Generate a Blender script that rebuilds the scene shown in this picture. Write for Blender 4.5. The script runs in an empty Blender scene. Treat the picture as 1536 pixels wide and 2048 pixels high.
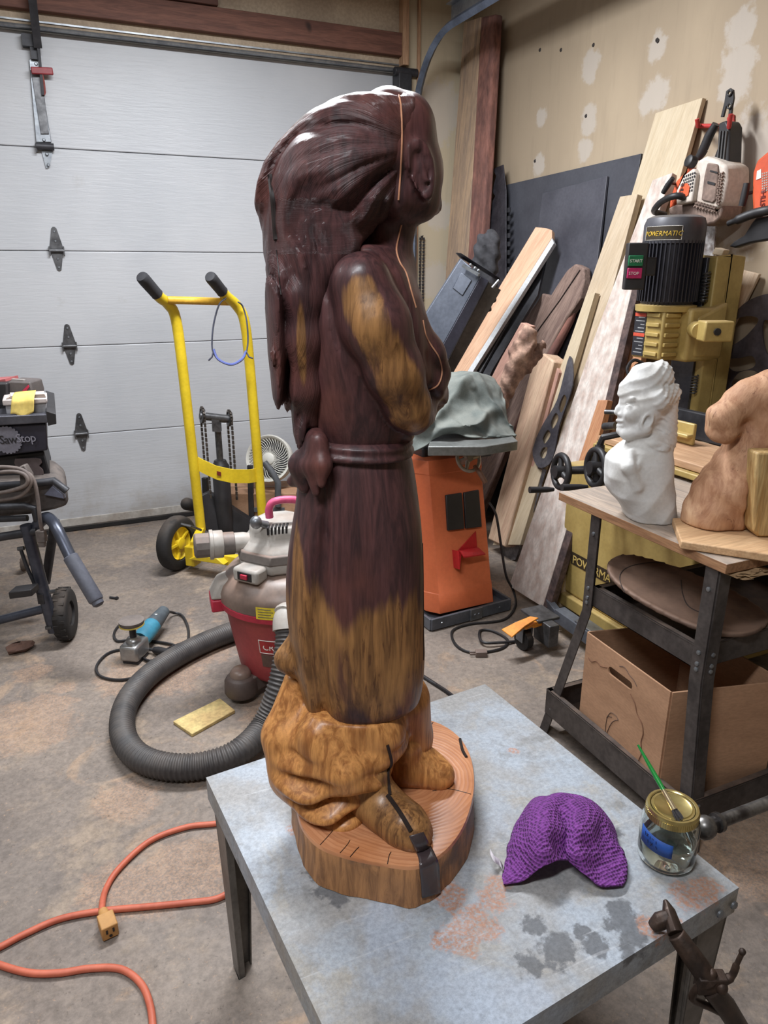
import bpy, bmesh, math, random
import numpy as np
from mathutils import Vector, Matrix
from mathutils.bvhtree import BVHTree

# ------------------------------------------------------------------ camera, world, lights, exposure
scn = bpy.context.scene
COL = scn.collection
FOC, PITCH, YAW, EYE = 1450.0, math.radians(18.5), math.radians(24.0), 1.4   # pixels at 1536 wide; metres
cd = bpy.data.cameras.new('camera'); cam = bpy.data.objects.new('camera', cd); COL.objects.link(cam)
cd.sensor_fit = 'HORIZONTAL'; cd.sensor_width = 36.0; cd.lens = 36.0 * FOC / 1536.0
cam.location = (0, 0, EYE); cam.rotation_euler = (math.pi / 2 - PITCH, 0, -YAW)
cd.clip_start = 0.02
scn.camera = cam
wd = bpy.data.worlds.new('world'); scn.world = wd; wd.use_nodes = True
wd.node_tree.nodes['Background'].inputs[0].default_value = (.6, .68, .8, 1)
wd.node_tree.nodes['Background'].inputs[1].default_value = 0.25
def area(name, loc, sx, sy, power, col, rot=(0, 0, 0)):
    l = bpy.data.lights.new(name, 'AREA'); l.shape = 'RECTANGLE'; l.size = sx; l.size_y = sy
    l.energy = power; l.color = col
    o = bpy.data.objects.new(name, l); o.location = loc; o.rotation_euler = rot; COL.objects.link(o); return o
area('shop_light_far', (.75, 2.55, 2.76), 1.25, .22, 58, (.93, .96, 1.0))
area('shop_light_near', (-.55, .1, 2.76), 1.2, .22, 30, (.93, .96, 1.0))
area('shop_light_side', (-1.3, 2.2, 2.76), 1.2, .22, 15, (.93, .96, 1.0))
scn.view_settings.view_transform = 'Standard'; scn.view_settings.look = 'None'
scn.view_settings.gamma = 1.0; scn.view_settings.use_curve_mapping = False
scn.view_settings.exposure = 0.9

# ------------------------------------------------------------------ photograph pixel -> point on a real plane
CP, SP, CY, SY = math.cos(PITCH), math.sin(PITCH), math.cos(YAW), math.sin(YAW)
def ray(px, py):
    r = px - 768; u = 1024 - py
    return r, FOC * CP + u * SP, u * CP - FOC * SP          # right, forward, up
def rw(R, W, z): return Vector((R * CY + W * SY, W * CY - R * SY, z))
def F(px, py, z=0.0):                                       # on the level plane at height z
    r, w, u = ray(px, py); t = (z - EYE) / u; return rw(r * t, w * t, z)
def C(px, py, d):                                           # at forward distance d
    r, w, u = ray(px, py); t = d / w; return rw(r * t, d, EYE + u * t)
def LP(px, py, x0, s=0.0):                                  # on the leaning plane X = x0 + s*z
    r, w, u = ray(px, py); X = r * CY + w * SY; Y = w * CY - r * SY
    t = (x0 + s * EYE) / (X - s * u); return Vector((X * t, Y * t, EYE + u * t))
def WY(px, py, Y=4.23):
    r, w, u = ray(px, py); t = Y / (w * CY - r * SY); return Vector(((r * CY + w * SY) * t, Y, EYE + u * t))
FWD = Vector((SY, CY, 0)); RGT = Vector((CY, -SY, 0)); UP = Vector((0, 0, 1))

# ------------------------------------------------------------------ materials
def lin(c): return tuple(((x / 255 / 12.92) if x <= 10.3 else ((x / 255 + .055) / 1.055) ** 2.4) for x in c) + (1,)
def hexc(h): return tuple(int(h[i:i + 2], 16) for i in (0, 2, 4))
class NT:
    def __init__(s, name):
        s.m = bpy.data.materials.new(name); s.m.use_nodes = True; s.t = s.m.node_tree; s.t.nodes.clear()
        s.out = s.n('ShaderNodeOutputMaterial'); s.b = s.n('ShaderNodeBsdfPrincipled'); s.l(s.b.outputs[0], s.out.inputs[0])
        s.tc = s.n('ShaderNodeTexCoord').outputs['Object']
    def n(s, t, **k):
        x = s.t.nodes.new(t)
        for a, b in k.items(): setattr(x, a, b)
        return x
    def l(s, a, b): s.t.links.new(a, b)
    def put(s, sock, v):
        if isinstance(v, bpy.types.NodeSocket): s.l(v, sock)
        else: sock.default_value = v
    def noise(s, scale, detail=4, stretch=None, rough=.55, dist=0, vec=None):
        x = s.n('ShaderNodeTexNoise'); x.inputs['Scale'].default_value = scale; x.inputs['Detail'].default_value = detail
        x.inputs['Roughness'].default_value = rough; x.inputs['Distortion'].default_value = dist
        v = vec or s.tc
        if stretch:
            mp = s.n('ShaderNodeMapping'); mp.inputs['Scale'].default_value = stretch; s.l(v, mp.inputs[0]); v = mp.outputs[0]
        s.l(v, x.inputs['Vector']); return x.outputs[0]
    def rng(s, v, a, b, lo=0., hi=1.):
        x = s.n('ShaderNodeMapRange'); x.interpolation_type = 'SMOOTHSTEP'
        s.put(x.inputs[0], v); x.inputs[1].default_value = a; x.inputs[2].default_value = b; x.inputs[3].default_value = lo; x.inputs[4].default_value = hi
        return x.outputs[0]
    def math(s, op, a, b=0.):
        x = s.n('ShaderNodeMath', operation=op); s.put(x.inputs[0], a); s.put(x.inputs[1], b); return x.outputs[0]
    def mix(s, f, a, b):
        x = s.n('ShaderNodeMix', data_type='RGBA'); s.put(x.inputs[0], f)
        for i, c in ((6, a), (7, b)):
            s.put(x.inputs[i], lin(c) if isinstance(c, tuple) and len(c) == 3 else c)
        return x.outputs[2]
    def mul(s, f, a, b):
        x = s.n('ShaderNodeMix', data_type='RGBA', blend_type='MULTIPLY'); s.put(x.inputs[0], f); s.put(x.inputs[6], a); s.put(x.inputs[7], b); return x.outputs[2]
    def bump(s, h, strength=.2, dist=.01):
        x = s.n('ShaderNodeBump'); x.inputs['Strength'].default_value = strength; x.inputs['Distance'].default_value = dist
        s.l(h, x.inputs['Height']); s.l(x.outputs[0], s.b.inputs['Normal'])
    def spots(s, pts, ns=22, amp=1.5):                                     # nearest of a few marked places, 1 inside .. 0 outside
        acc = None
        w = s.noise(ns, 6, None, .65); sx = s.math('MULTIPLY', s.math('SUBTRACT', w, .5), amp)
        for (x, y, z, r) in pts:
            d = s.n('ShaderNodeVectorMath', operation='DISTANCE'); s.l(s.tc, d.inputs[0]); d.inputs[1].default_value = (x, y, z)
            v = s.math('SUBTRACT', 1., s.math('DIVIDE', d.outputs['Value'], r))
            acc = v if acc is None else s.math('MAXIMUM', acc, v)
        return s.rng(s.math('ADD', acc, sx), -.05, .35)
    def fin(s, col, rough=.5, metal=0., spec=.5, coat=0.):
        s.put(s.b.inputs['Base Color'], lin(col) if isinstance(col, tuple) else col)
        s.put(s.b.inputs['Roughness'], rough); s.b.inputs['Metallic'].default_value = metal
        s.b.inputs['Specular IOR Level'].default_value = spec; s.b.inputs['Coat Weight'].default_value = coat
        s.b.inputs['Coat Roughness'].default_value = .12
        return s.m
MC = {}
def mat(name, col, col2=None, rough=.5, metal=0., scale=9, stretch=None, var=.12, bump=.0, bscale=70, spec=.5, dust=None, dustamt=.5, coat=0.):
    if name in MC: return MC[name]
    t = NT(name); col2 = col2 or tuple(int(c * .8) for c in col)
    a = t.mix(t.rng(t.noise(scale, 5, stretch), .36, .66), col, col2)
    g = t.noise(bscale, 3, stretch)
    v = t.rng(g, .3, .7, 1 - var, 1 + var * .6)
    cc = t.n('ShaderNodeCombineColor')
    for i in range(3): t.l(v, cc.inputs[i])
    a = t.mul(1., a, cc.outputs[0])
    if dust:
        ge = t.n('ShaderNodeNewGeometry'); sp = t.n('ShaderNodeSeparateXYZ'); t.l(ge.outputs['Normal'], sp.inputs[0])
        f = t.math('MULTIPLY', t.rng(sp.outputs[2], .1, .9), t.rng(t.noise(14, 5), .3, .65, 0., dustamt))
        a = t.mix(f, a, dust)
    if bump: t.bump(g, bump, .004)
    MC[name] = t.fin(a, rough, metal, spec, coat); return MC[name]
def wood(name, col, col2, rough=.65, scale=5, along=2, var=.2, knots=False):
    if name in MC: return MC[name]
    t = NT(name); st = [9., 9., 9.]; st[along] = .8
    w = t.noise(scale, 6, tuple(st), .6, 1.2)
    a = t.mix(t.rng(w, .32, .68), col, col2)
    g = t.noise(26, 3, tuple(st)); v = t.rng(g, .3, .7, 1 - var, 1.05)
    cc = t.n('ShaderNodeCombineColor')
    for i in range(3): t.l(v, cc.inputs[i])
    a = t.mul(1., a, cc.outputs[0])
    if knots: a = t.mix(t.rng(t.noise(6.5, 1), .68, .74), a, tuple(int(c * .45) for c in col2))
    t.bump(g, .15, .002)
    MC[name] = t.fin(a, rough); return MC[name]

# ------------------------------------------------------------------ mesh builder
class MB:
    def __init__(s): s.v = []; s.f = []; s.mi = []; s.M = None; s.cur = 0
    def add(s, vs, fs):
        o = len(s.v)
        s.v += [(s.M @ Vector(p)) if s.M else Vector(p) for p in vs]
        s.f += [tuple(i + o for i in f) for f in fs]; s.mi += [s.cur] * len(fs); return s
    def hexa(s, p):                                        # bottom 0-3, top 4-7
        return s.add(p, [(3, 2, 1, 0), (4, 5, 6, 7), (0, 1, 5, 4), (1, 2, 6, 5), (2, 3, 7, 6), (3, 0, 4, 7)])
    def bx(s, x0, y0, z0, x1, y1, z1):
        return s.hexa([(x0, y0, z0), (x1, y0, z0), (x1, y1, z0), (x0, y1, z0), (x0, y0, z1), (x1, y0, z1), (x1, y1, z1), (x0, y1, z1)])
    def ob(s, c, ax, ay, az):                              # oriented box: centre and half axes
        c = Vector(c); ax, ay, az = Vector(ax), Vector(ay), Vector(az)
        return s.hexa([c - ax - ay - az, c + ax - ay - az, c + ax + ay - az, c - ax + ay - az, c - ax - ay + az, c + ax - ay + az, c + ax + ay + az, c - ax + ay + az])
    def bar(s, a, b, w, h, up=UP):                         # rectangular bar from a to b
        a, b = Vector(a), Vector(b); d = (b - a).normalized(); x = d.cross(Vector(up))
        if x.length < 1e-4: x = d.cross(Vector((1, 0, 0)))
        x.normalize(); y = x.cross(d)
        return s.ob((a + b) / 2, x * w / 2, y * h / 2, (b - a) / 2)
    def prism(s, pts, off):                                # polygon swept by a vector
        pts = [Vector(p) for p in pts]; off = Vector(off); n = len(pts)
        return s.add(pts + [p + off for p in pts], [tuple(range(n))[::-1], tuple(range(n, 2 * n))] + [(i, (i + 1) % n, n + (i + 1) % n, n + i) for i in range(n)])
    def tube(s, path, r, n=8, closed=False, caps=True):
        P = [Vector(p) for p in path]; m = len(P); R = r if hasattr(r, '__len__') else [r] * m
        vs = []; pn = None
        for i in range(m):
            t = (P[(i + 1) % m] - P[i - 1]) if closed else (P[min(i + 1, m - 1)] - P[max(i - 1, 0)])
            t.normalize()
            if pn is None:
                pn = t.cross(UP)
                if pn.length < 1e-3: pn = t.cross(Vector((1, 0, 0)))
            pn = (pn - t * pn.dot(t)); pn.normalize(); q = t.cross(pn)
            vs += [P[i] + (pn * math.cos(2 * math.pi * k / n) + q * math.sin(2 * math.pi * k / n)) * R[i] for k in range(n)]
        fs = [(i * n + k, i * n + (k + 1) % n, ((i + 1) % m) * n + (k + 1) % n, ((i + 1) % m) * n + k) for i in range(m if closed else m - 1) for k in range(n)]
        if caps and not closed: fs += [tuple(range(n))[::-1], tuple(range((m - 1) * n, m * n))]
        return s.add(vs, fs)
    def cyl(s, a, b, r, r2=None, n=20): return s.tube([a, b], [r, r if r2 is None else r2], n)
    def lathe(s, prof, o=(0, 0, 0), ax=UP, n=28, sx=None, cap=True):  # (radius, height) pairs about an axis
        ax = Vector(ax).normalized(); o = Vector(o)
        x = Vector(sx) if sx else (ax.cross(Vector((0, 1, 0))) if abs(ax.y) < .9 else ax.cross(Vector((1, 0, 0))))
        x = (x - ax * x.dot(ax)).normalized(); y = ax.cross(x); vs = []; fs = []
        for (r, h) in prof: vs += [o + ax * h + (x * math.cos(2 * math.pi * k / n) + y * math.sin(2 * math.pi * k / n)) * max(r, 1e-5) for k in range(n)]
        m = len(prof)
        fs = [(i * n + k, i * n + (k + 1) % n, (i + 1) * n + (k + 1) % n, (i + 1) * n + k) for i in range(m - 1) for k in range(n)]
        if cap: fs += [tuple(range(n))[::-1], tuple(range((m - 1) * n, m * n))]
        return s.add(vs, fs)
    def ball(s, c, r, n=14, m=9):
        r = r if hasattr(r, '__len__') else (r, r, r); c = Vector(c); vs = []
        for i in range(m + 1):
            a = math.pi * i / m
            vs += [c + Vector((r[0] * max(math.sin(a), 1e-3) * math.cos(2 * math.pi * k / n), r[1] * max(math.sin(a), 1e-3) * math.sin(2 * math.pi * k / n), -r[2] * math.cos(a))) for k in range(n)]
        return s.add(vs, [(i * n + k, i * n + (k + 1) % n, (i + 1) * n + (k + 1) % n, (i + 1) * n + k) for i in range(m) for k in range(n)])
    def ring(s, c, ax, R, r, n=28, k=8):
        ax = Vector(ax).normalized(); x = ax.orthogonal().normalized(); y = ax.cross(x); c = Vector(c)
        return s.tube([c + (x * math.cos(2 * math.pi * i / n) + y * math.sin(2 * math.pi * i / n)) * R for i in range(n)], r, k, closed=True)
    def grid(s, rows):
        n = len(rows[0]); m = len(rows)
        return s.add([p for r in rows for p in r], [(i * n + k, i * n + k + 1, (i + 1) * n + k + 1, (i + 1) * n + k) for i in range(m - 1) for k in range(n - 1)])
def cat(pts, k=6, closed=False):                            # smooth curve through points
    P = [Vector(p) for p in pts]; n = len(P); out = []
    for i in range(n if closed else n - 1):
        a, b, c, d = (P[(i - 1) % n], P[i], P[(i + 1) % n], P[(i + 2) % n]) if closed else (P[max(i - 1, 0)], P[i], P[i + 1], P[min(i + 2, n - 1)])
        for j in range(k):
            t = j / k
            out.append(.5 * ((2 * b) + (c - a) * t + (2 * a - 5 * b + 4 * c - d) * t * t + (3 * b - a - 3 * c + d) * t ** 3))
    if not closed: out.append(P[-1])
    return out
def smooth_grid(rows, k=6):
    r2 = [cat(r, k) for r in rows]; cols = [cat([r[j] for r in r2], k) for j in range(len(r2[0]))]
    return [[cols[j][i] for j in range(len(cols))] for i in range(len(cols[0]))]

ORG = {}
def tag(o, label=None, cat=None, group=None, kind=None):
    for k, v in (('label', label), ('category', cat), ('group', group), ('kind', kind)):
        if v: o[k] = v
    return o
def thing(name, label, cat, loc, group=None):
    o = bpy.data.objects.new(name, None); o.empty_display_size = .05; o.location = loc; COL.objects.link(o)
    ORG[o.name] = Vector(loc); return tag(o, label, cat, group)
def origin_of(p):
    while p.parent: p = p.parent
    return ORG[p.name]
def finish(o, me, m, parent, smooth, bevel, bseg):
    COL.objects.link(o)
    for x in (m if isinstance(m, (list, tuple)) else [m]): me.materials.append(x)
    if parent: o.parent = parent
    if smooth:
        me.shade_smooth()
        if smooth < 180: me.set_sharp_from_angle(angle=math.radians(smooth))
    if bevel:
        b = o.modifiers.new('bevel', 'BEVEL'); b.width = bevel; b.segments = bseg; b.limit_method = 'ANGLE'; b.angle_limit = math.radians(35)
    return o
def obj(name, mb, m, parent=None, smooth=40, bevel=0, bseg=2, label=None, kind=None, frame=None):
    me = bpy.data.meshes.new(name)
    if frame is not None:                                   # own axes: mesh kept in the frame's coordinates
        inv = frame.inverted(); vs = [inv @ p for p in mb.v]; o0 = None
    elif parent: o0 = origin_of(parent); vs = [p - o0 for p in mb.v]
    else:
        xs = [p.x for p in mb.v]; ys = [p.y for p in mb.v]
        o0 = Vector(((min(xs) + max(xs)) / 2, (min(ys) + max(ys)) / 2, min(p.z for p in mb.v))); vs = [p - o0 for p in mb.v]
    me.from_pydata(vs, [], mb.f)
    me.polygons.foreach_set('material_index', mb.mi)
    bm = bmesh.new(); bm.from_mesh(me); bmesh.ops.remove_doubles(bm, verts=bm.verts, dist=1e-6); bmesh.ops.recalc_face_normals(bm, faces=bm.faces); bm.to_mesh(me); bm.free()
    o = bpy.data.objects.new(name, me)
    if frame is not None: o.matrix_world = frame; ORG[o.name] = frame.translation.copy()
    elif not parent: o.location = o0; ORG[o.name] = o0
    finish(o, me, m, parent, smooth, bevel, bseg)
    return tag(o, label, kind=kind)
def kid(parent, name, mb, m, smooth=40, bevel=0, kind=None):      # a part of a thing that has its own axes
    inv = parent.matrix_world.inverted(); me = bpy.data.meshes.new(name); me.from_pydata([inv @ p for p in mb.v], [], mb.f)
    bm = bmesh.new(); bm.from_mesh(me); bmesh.ops.recalc_face_normals(bm, faces=bm.faces); bm.to_mesh(me); bm.free()
    o = bpy.data.objects.new(name, me); finish(o, me, m, parent, smooth, bevel, 2); return tag(o, kind=kind)
def struct(name, mb, m, **k): return obj(name, mb, m, kind='structure', **k)
def text(s, size, o, xd, yd, m, parent, name='lettering', ex=.0006, shear=0., sp=1.):
    c = bpy.data.curves.new(name, 'FONT'); c.body = s; c.size = size; c.extrude = ex; c.shear = shear; c.space_character = sp
    c.align_x = 'LEFT'; c.resolution_u = 2; c.materials.append(m)
    t = bpy.data.objects.new(name, c); COL.objects.link(t)
    x = Vector(xd).normalized(); z = x.cross(Vector(yd)).normalized(); y = z.cross(x)
    o0 = Vector(o) - (origin_of(parent) if parent else Vector())
    t.matrix_world = Matrix(((x.x, y.x, z.x, o0.x), (x.y, y.y, z.y, o0.y), (x.z, y.z, z.z, o0.z), (0, 0, 0, 1)))
    me = bpy.data.meshes.new_from_object(t); mo = bpy.data.objects.new(name, me); COL.objects.link(mo); mo.matrix_local = t.matrix_world.copy(); bpy.data.objects.remove(t)
    if parent: mo.parent = parent
    return mo

# ------------------------------------------------------------------ sculpting: signed distance fields in (right, forward, up), meshed by surface nets
def surfnet(V, lo, h):
    nx, ny, nz = V.shape; ins = V < 0
    cnt = np.zeros((nx - 1, ny - 1, nz - 1), np.int8)
    for a in (0, 1):
        for b in (0, 1):
            for c in (0, 1): cnt += ins[a:nx - 1 + a, b:ny - 1 + b, c:nz - 1 + c]
    I = np.argwhere((cnt > 0) & (cnt < 8)); idx = -np.ones(cnt.shape, np.int64); idx[tuple(I.T)] = np.arange(len(I))
    acc = np.zeros((len(I), 3)); num = np.zeros(len(I))
    cor = [(a, b, c) for a in (0, 1) for b in (0, 1) for c in (0, 1)]
    for p in cor:
        for ax in range(3):
            if p[ax]: continue
            q = list(p); q[ax] = 1
            va = V[tuple((I + p).T)]; vb = V[tuple((I + q).T)]; m = (va < 0) != (vb < 0)
            t = np.where(m, va / np.where(m, va - vb, 1), 0)
            for k in range(3): acc[:, k] += np.where(m, p[k] + (t if k == ax else 0), 0)
            num += m
    P = (I + acc / num[:, None]) * h + np.array(lo)
    Q = []
    for ax in range(3):
        b, c = [k for k in range(3) if k != ax]
        s0 = [slice(None)] * 3; s1 = [slice(None)] * 3; s0[ax] = slice(0, -1); s1[ax] = slice(1, None)
        E = np.argwhere(ins[tuple(s0)] != ins[tuple(s1)])
        E = E[(E[:, b] > 0) & (E[:, c] > 0) & (E[:, b] < V.shape[b] - 1) & (E[:, c] < V.shape[c] - 1)]
        fl = ins[tuple(s0)][tuple(E.T)]
        o = []
        for (db, dc) in ((1, 1), (0, 1), (0, 0), (1, 0)):
            e = E.copy(); e[:, b] -= db; e[:, c] -= dc; o.append(idx[tuple(e.T)])
        q = np.stack(o, 1)
        if ax == 1: fl = ~fl
        q[~fl] = q[~fl][:, ::-1]; Q.append(q)
    return P, np.concatenate(Q)
class Field:
    def __init__(s, lo, hi, h):
        s.lo = np.array(lo, float); s.h = h; n = np.ceil((np.array(hi) - s.lo) / h).astype(int) + 1
        s.R, s.W, s.Z = np.meshgrid(*[s.lo[k] + h * np.arange(n[k]) for k in range(3)], indexing='ij', sparse=True)
        s.V = np.full(tuple(n), 1.0)
    def ell(s, c, r):
        return (np.sqrt(((s.R - c[0]) / r[0]) ** 2 + ((s.W - c[1]) / r[1]) ** 2 + ((s.Z - c[2]) / r[2]) ** 2) - 1) * min(r)
    def cap(s, a, b, ra, rb=None):
        rb = ra if rb is None else rb; a = np.array(a); d = np.array(b) - a
        t = np.clip(((s.R - a[0]) * d[0] + (s.W - a[1]) * d[1] + (s.Z - a[2]) * d[2]) / max(d @ d, 1e-9), 0, 1)
        return np.sqrt((s.R - a[0] - t * d[0]) ** 2 + (s.W - a[1] - t * d[1]) ** 2 + (s.Z - a[2] - t * d[2]) ** 2) - (ra + (rb - ra) * t)
    def chain(s, pts, k=.01):
        v = None
        for (a, ra), (b, rb) in zip(pts, pts[1:]):
            c = s.cap(a, b, ra, rb); v = c if v is None else smin(v, c, k)
        return v
    def loft(s, rows, p=2.0):                              # rows: z, centre right, half width, centre forward, half depth
        rows = sorted(rows); A = np.array(rows); z = s.Z.ravel()
        g = [np.interp(z, A[:, 0], A[:, i])[None, None, :] for i in range(1, 5)]
        q = (np.abs((s.R - g[0]) / g[1]) ** p + np.abs((s.W - g[2]) / g[3]) ** p) ** (1 / p)
        return np.maximum((q - 1) * np.minimum(g[1], g[3]), np.maximum(s.Z - A[-1, 0], A[0, 0] - s.Z))
    def un(s, v, k=.012): s.V = smin(s.V, v, k)
    def cut(s, v, k=.006): s.V = -smin(-s.V, v, k)
def smin(a, b, k):
    h = np.clip(.5 + .5 * (b - a) / k, 0, 1); return b * (1 - h) + a * h - k * h * (1 - h)
def SC(px, py, d):                                          # (right, forward, up) of a pixel at forward distance d
    r, w, u = ray(px, py); t = d / w; return (r * t, d, EYE + u * t)
def SZ(px, py, z):
    r, w, u = ray(px, py); t = (z - EYE) / u; return (r * t, w * t, z)
def rows_px(tab, d):                                        # (py, xl, xr, forward centre offset, half depth)
    o = []
    for (py, xl, xr, wc, hw) in tab:
        a = SC(xl, py, d); b = SC(xr, py, d); o.append((a[2], (a[0] + b[0]) / 2, (b[0] - a[0]) / 2, d + wc, hw))
    return o
def field_obj(name, f, m, parent, attr=None, relax=1, strand=None):
    P, Q = surfnet(f.V, f.lo, f.h)
    for _ in range(relax):                                  # light Laplacian pass
        S = np.zeros_like(P); n = np.zeros(len(P))
        for a, b in ((0, 1), (1, 2), (2, 3), (3, 0)):
            for x, y in ((a, b), (b, a)):
                np.add.at(S, Q[:, x], P[Q[:, y]]); np.add.at(n, Q[:, x], 1)
        P = P * .5 + .5 * S / np.maximum(n, 1)[:, None]
    o0 = origin_of(parent)
    X = np.stack([P[:, 0] * CY + P[:, 1] * SY - o0.x, P[:, 1] * CY - P[:, 0] * SY - o0.y, P[:, 2] - o0.z], 1)
    me = bpy.data.meshes.new(name); me.from_pydata(X.tolist(), [], Q.tolist())
    bm = bmesh.new(); bm.from_mesh(me); bmesh.ops.recalc_face_normals(bm, faces=bm.faces); bm.to_mesh(me); bm.free()
    if attr is not None:
        at = me.attributes.new('sap', 'FLOAT', 'POINT'); at.data.foreach_set('value', attr(P).astype(np.float32))
    if strand is not None:
        at = me.attributes.new('strand', 'FLOAT', 'POINT'); at.data.foreach_set('value', strand(P).astype(np.float32))
    o = bpy.data.objects.new(name, me); finish(o, me, m, parent, 180, 0, 0)
    bv = BVHTree.FromPolygons([Vector(x) + o0 for x in X.tolist()], Q.tolist())
    return o, bv
def drape(pts, bvs, lift=.0008, k=5):                       # a line laid on the carved surfaces
    out = []
    o = Vector((0, 0, EYE)); pp = [Vector((a, b, 0)) for a, b in pts]
    for q in cat(pp, k):
        r, w, u = ray(q.x, q.y); d = rw(r, w, u).normalized(); best = None
        for bv in bvs:
            h = bv.ray_cast(o, d)
            if h[0] is not None and (best is None or h[3] < best[3]): best = h
        if best: out.append(best[0] - d * lift)
    return out

# ------------------------------------------------------------------ the setting
XR, YF, XL, YB, ZC = 2.41, 4.23, -3.2, -2.6, 2.82
def floor_mat():
    t = NT('concrete')
    a = t.mix(t.rng(t.noise(1.7, 7, None, .62), .36, .64), (136, 124, 114), (116, 106, 99))
    a = t.mix(t.rng(t.noise(4.5, 8, None, .68), .5, .66), a, (150, 134, 118))
    a = t.mix(t.math('MULTIPLY', t.rng(t.noise(3.1, 9, (1, 1, 1), .72, 1.3), .54, .66), .75), a, (160, 136, 114))
    a = t.mix(t.math('MULTIPLY', t.rng(t.noise(2.3, 6, (1.3, 1, 1), .6), .58, .72), .6), a, (92, 86, 82))
    cx, cy = (XL + XR) / 2, (YF + .3 + YB) / 2
    sp = []
    for (px, py, r) in ((60, 1460, .15), (95, 1415, .1), (30, 1440, .12), (250, 1600, .1), (330, 1350, .16), (400, 1300, .14), (250, 1360, .12), (330, 1760, .12), (230, 1780, .1), (390, 1730, .12), (1500, 1700, .2), (1450, 1600, .15), (560, 1420, .14), (1000, 1180, .12), (65, 1345, .07), (125, 1375, .05)):
        p = F(px, py); sp.append((p.x - cx, p.y - cy, .06, r))
    grains = t.rng(t.noise(150, 3, None, .7), .4, .6, .25, 1.)
    a = t.mix(t.math('MULTIPLY', t.math('MULTIPLY', t.spots(sp), grains), .5), a, (184, 148, 120))
    fn = t.noise(60, 6, None, .75)
    a = t.mix(t.math('MULTIPLY', t.rng(t.noise(95, 4, None, .7), .62, .7), .55), a, (176, 146, 120)); a = t.mix(t.math('MULTIPLY', t.rng(t.noise(70, 4, None, .7), .62, .7), .5), a, (70, 62, 58))
    v = t.rng(fn, .3, .7, .74, 1.16); cc = t.n('ShaderNodeCombineColor')
    for i in range(3): t.l(v, cc.inputs[i])
    a = t.mul(1., a, cc.outputs[0])
    t.bump(fn, .35, .004)
    return t.fin(a, t.rng(t.noise(3, 4), .3, .7, .55, .9))
struct('floor', MB().bx(XL, YB, -.06, XR, YF + .3, 0), floor_mat(), smooth=0)
def wall_mat(name, col, col2, marks, o, white=(184, 176, 168)):
    t = NT(name)
    a = t.mix(t.rng(t.noise(1.3, 5, (1, 1, .5)), .35, .65), col, col2)
    a = t.mix(t.math('MULTIPLY', t.rng(t.noise(30, 4, (1, 1, .12)), .5, .75), .25), a, tuple(int(c * .88) for c in col2))
    if marks: a = t.mix(t.math('MULTIPLY', t.spots([(p.x - o[0], p.y - o[1], p.z - o[2], r) for p, r in marks]), .62), a, white)
    t.bump(t.noise(90, 3), .08, .003)
    return t.fin(a, .85)
mk = [(LP(px, py, XR), r) for px, py, r in ((1182, 128, .07), (1180, 150, .05), (1315, 92, .06), (1312, 102, .05), (1312, 190, .08), (1295, 205, .06), (1178, 232, .06), (1177, 250, .06), (1082, 235, .05), (1078, 330, .06), (1170, 300, .06), (1481, 60, .08), (1476, 130, .09), (1470, 170, .08), (1500, 330, .2), (1490, 400, .2), (1530, 360, .22))]
struct('wall_right', MB().bx(XR, YB, 0, XR + .1, YF + .3, ZC), wall_mat('plywood_wall', (176, 158, 134), (160, 143, 121), mk, (XR + .05, (YB + YF + .3) / 2, 0)), smooth=0)
XJ = 1.99                                                    # right side of the door opening
mk2 = [(WY(px, py, YF - .06), r) for px, py, r in ((880, 215, .16), (870, 260, .12), (878, 430, .1), (870, 560, .12))]
wf = MB().bx(XJ, YF - .06, 0, XR, YF + .1, ZC)
struct('wall_front', wf, wall_mat('drywall', (186, 172, 146), (176, 164, 142), mk2, ((XJ + XR) / 2, YF + .02, 0)), smooth=0)
M_pl = mat('header_plywood', (178, 160, 138), (160, 142, 122), .8, scale=4)
struct('wall_header', MB().bx(XL, YF - .04, 2.46, XJ, YF + .1, ZC), M_pl, smooth=0)
M_out = mat('plain_drywall', (178, 172, 160), (168, 162, 150), .9, scale=2)
struct('wall_left', MB().bx(XL - .1, YB, 0, XL, YF + .3, ZC), M_out, smooth=0)
struct('wall_back', MB().bx(XL, YB - .1, 0, XR, YB, ZC), M_out, smooth=0)
struct('ceiling', MB().bx(XL, YB, ZC, XR, YF + .3, ZC + .1), mat('ceiling_board', (196, 190, 180), (184, 178, 168), .9, scale=2), smooth=0)
M_red = wood('redwood_stain', (122, 82, 68), (96, 62, 52), .7, 4, 0, .2, True)
M_red2 = wood('redwood_dark', (96, 62, 52), (78, 50, 44), .75, 4, 0, .2, True)
struct('trim_1', MB().bx(XL, YF - .085, 2.515, XJ - .035, YF - .04, 2.625), M_red, bevel=.003)
struct('trim_2', MB().bx(XL, YF - .1, 2.628, .95, YF - .04, 2.80), M_red2, bevel=.003)
M_pine = wood('pine_trim', (186, 150, 118), (160, 122, 94), .7, 5, 2, .2)
struct('trim_3', MB().bx(XJ - .035, YF - .1, 2.47, XJ + .0, YF - .04, 2.82), M_pine, bevel=.003)
struct('trim_4', MB().bx(XJ + .066, YF - .078, 0, XJ + .082, YF - .06, 2.82), M_pine, bevel=.003)
M_scr = mat('screw_head', (52, 46, 44), (40, 36, 34), .6)
for (px, py) in ((1080, 100), (1122, 100), (1187, 90), (1314, 80), (1316, 82), (1172, 232), (1070, 322)):
    p = LP(px, py, XR); struct('wall_screw', MB().lathe([(.009, 0), (.006, .004)], p, (-1, 0, 0), 8), M_scr)

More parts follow.
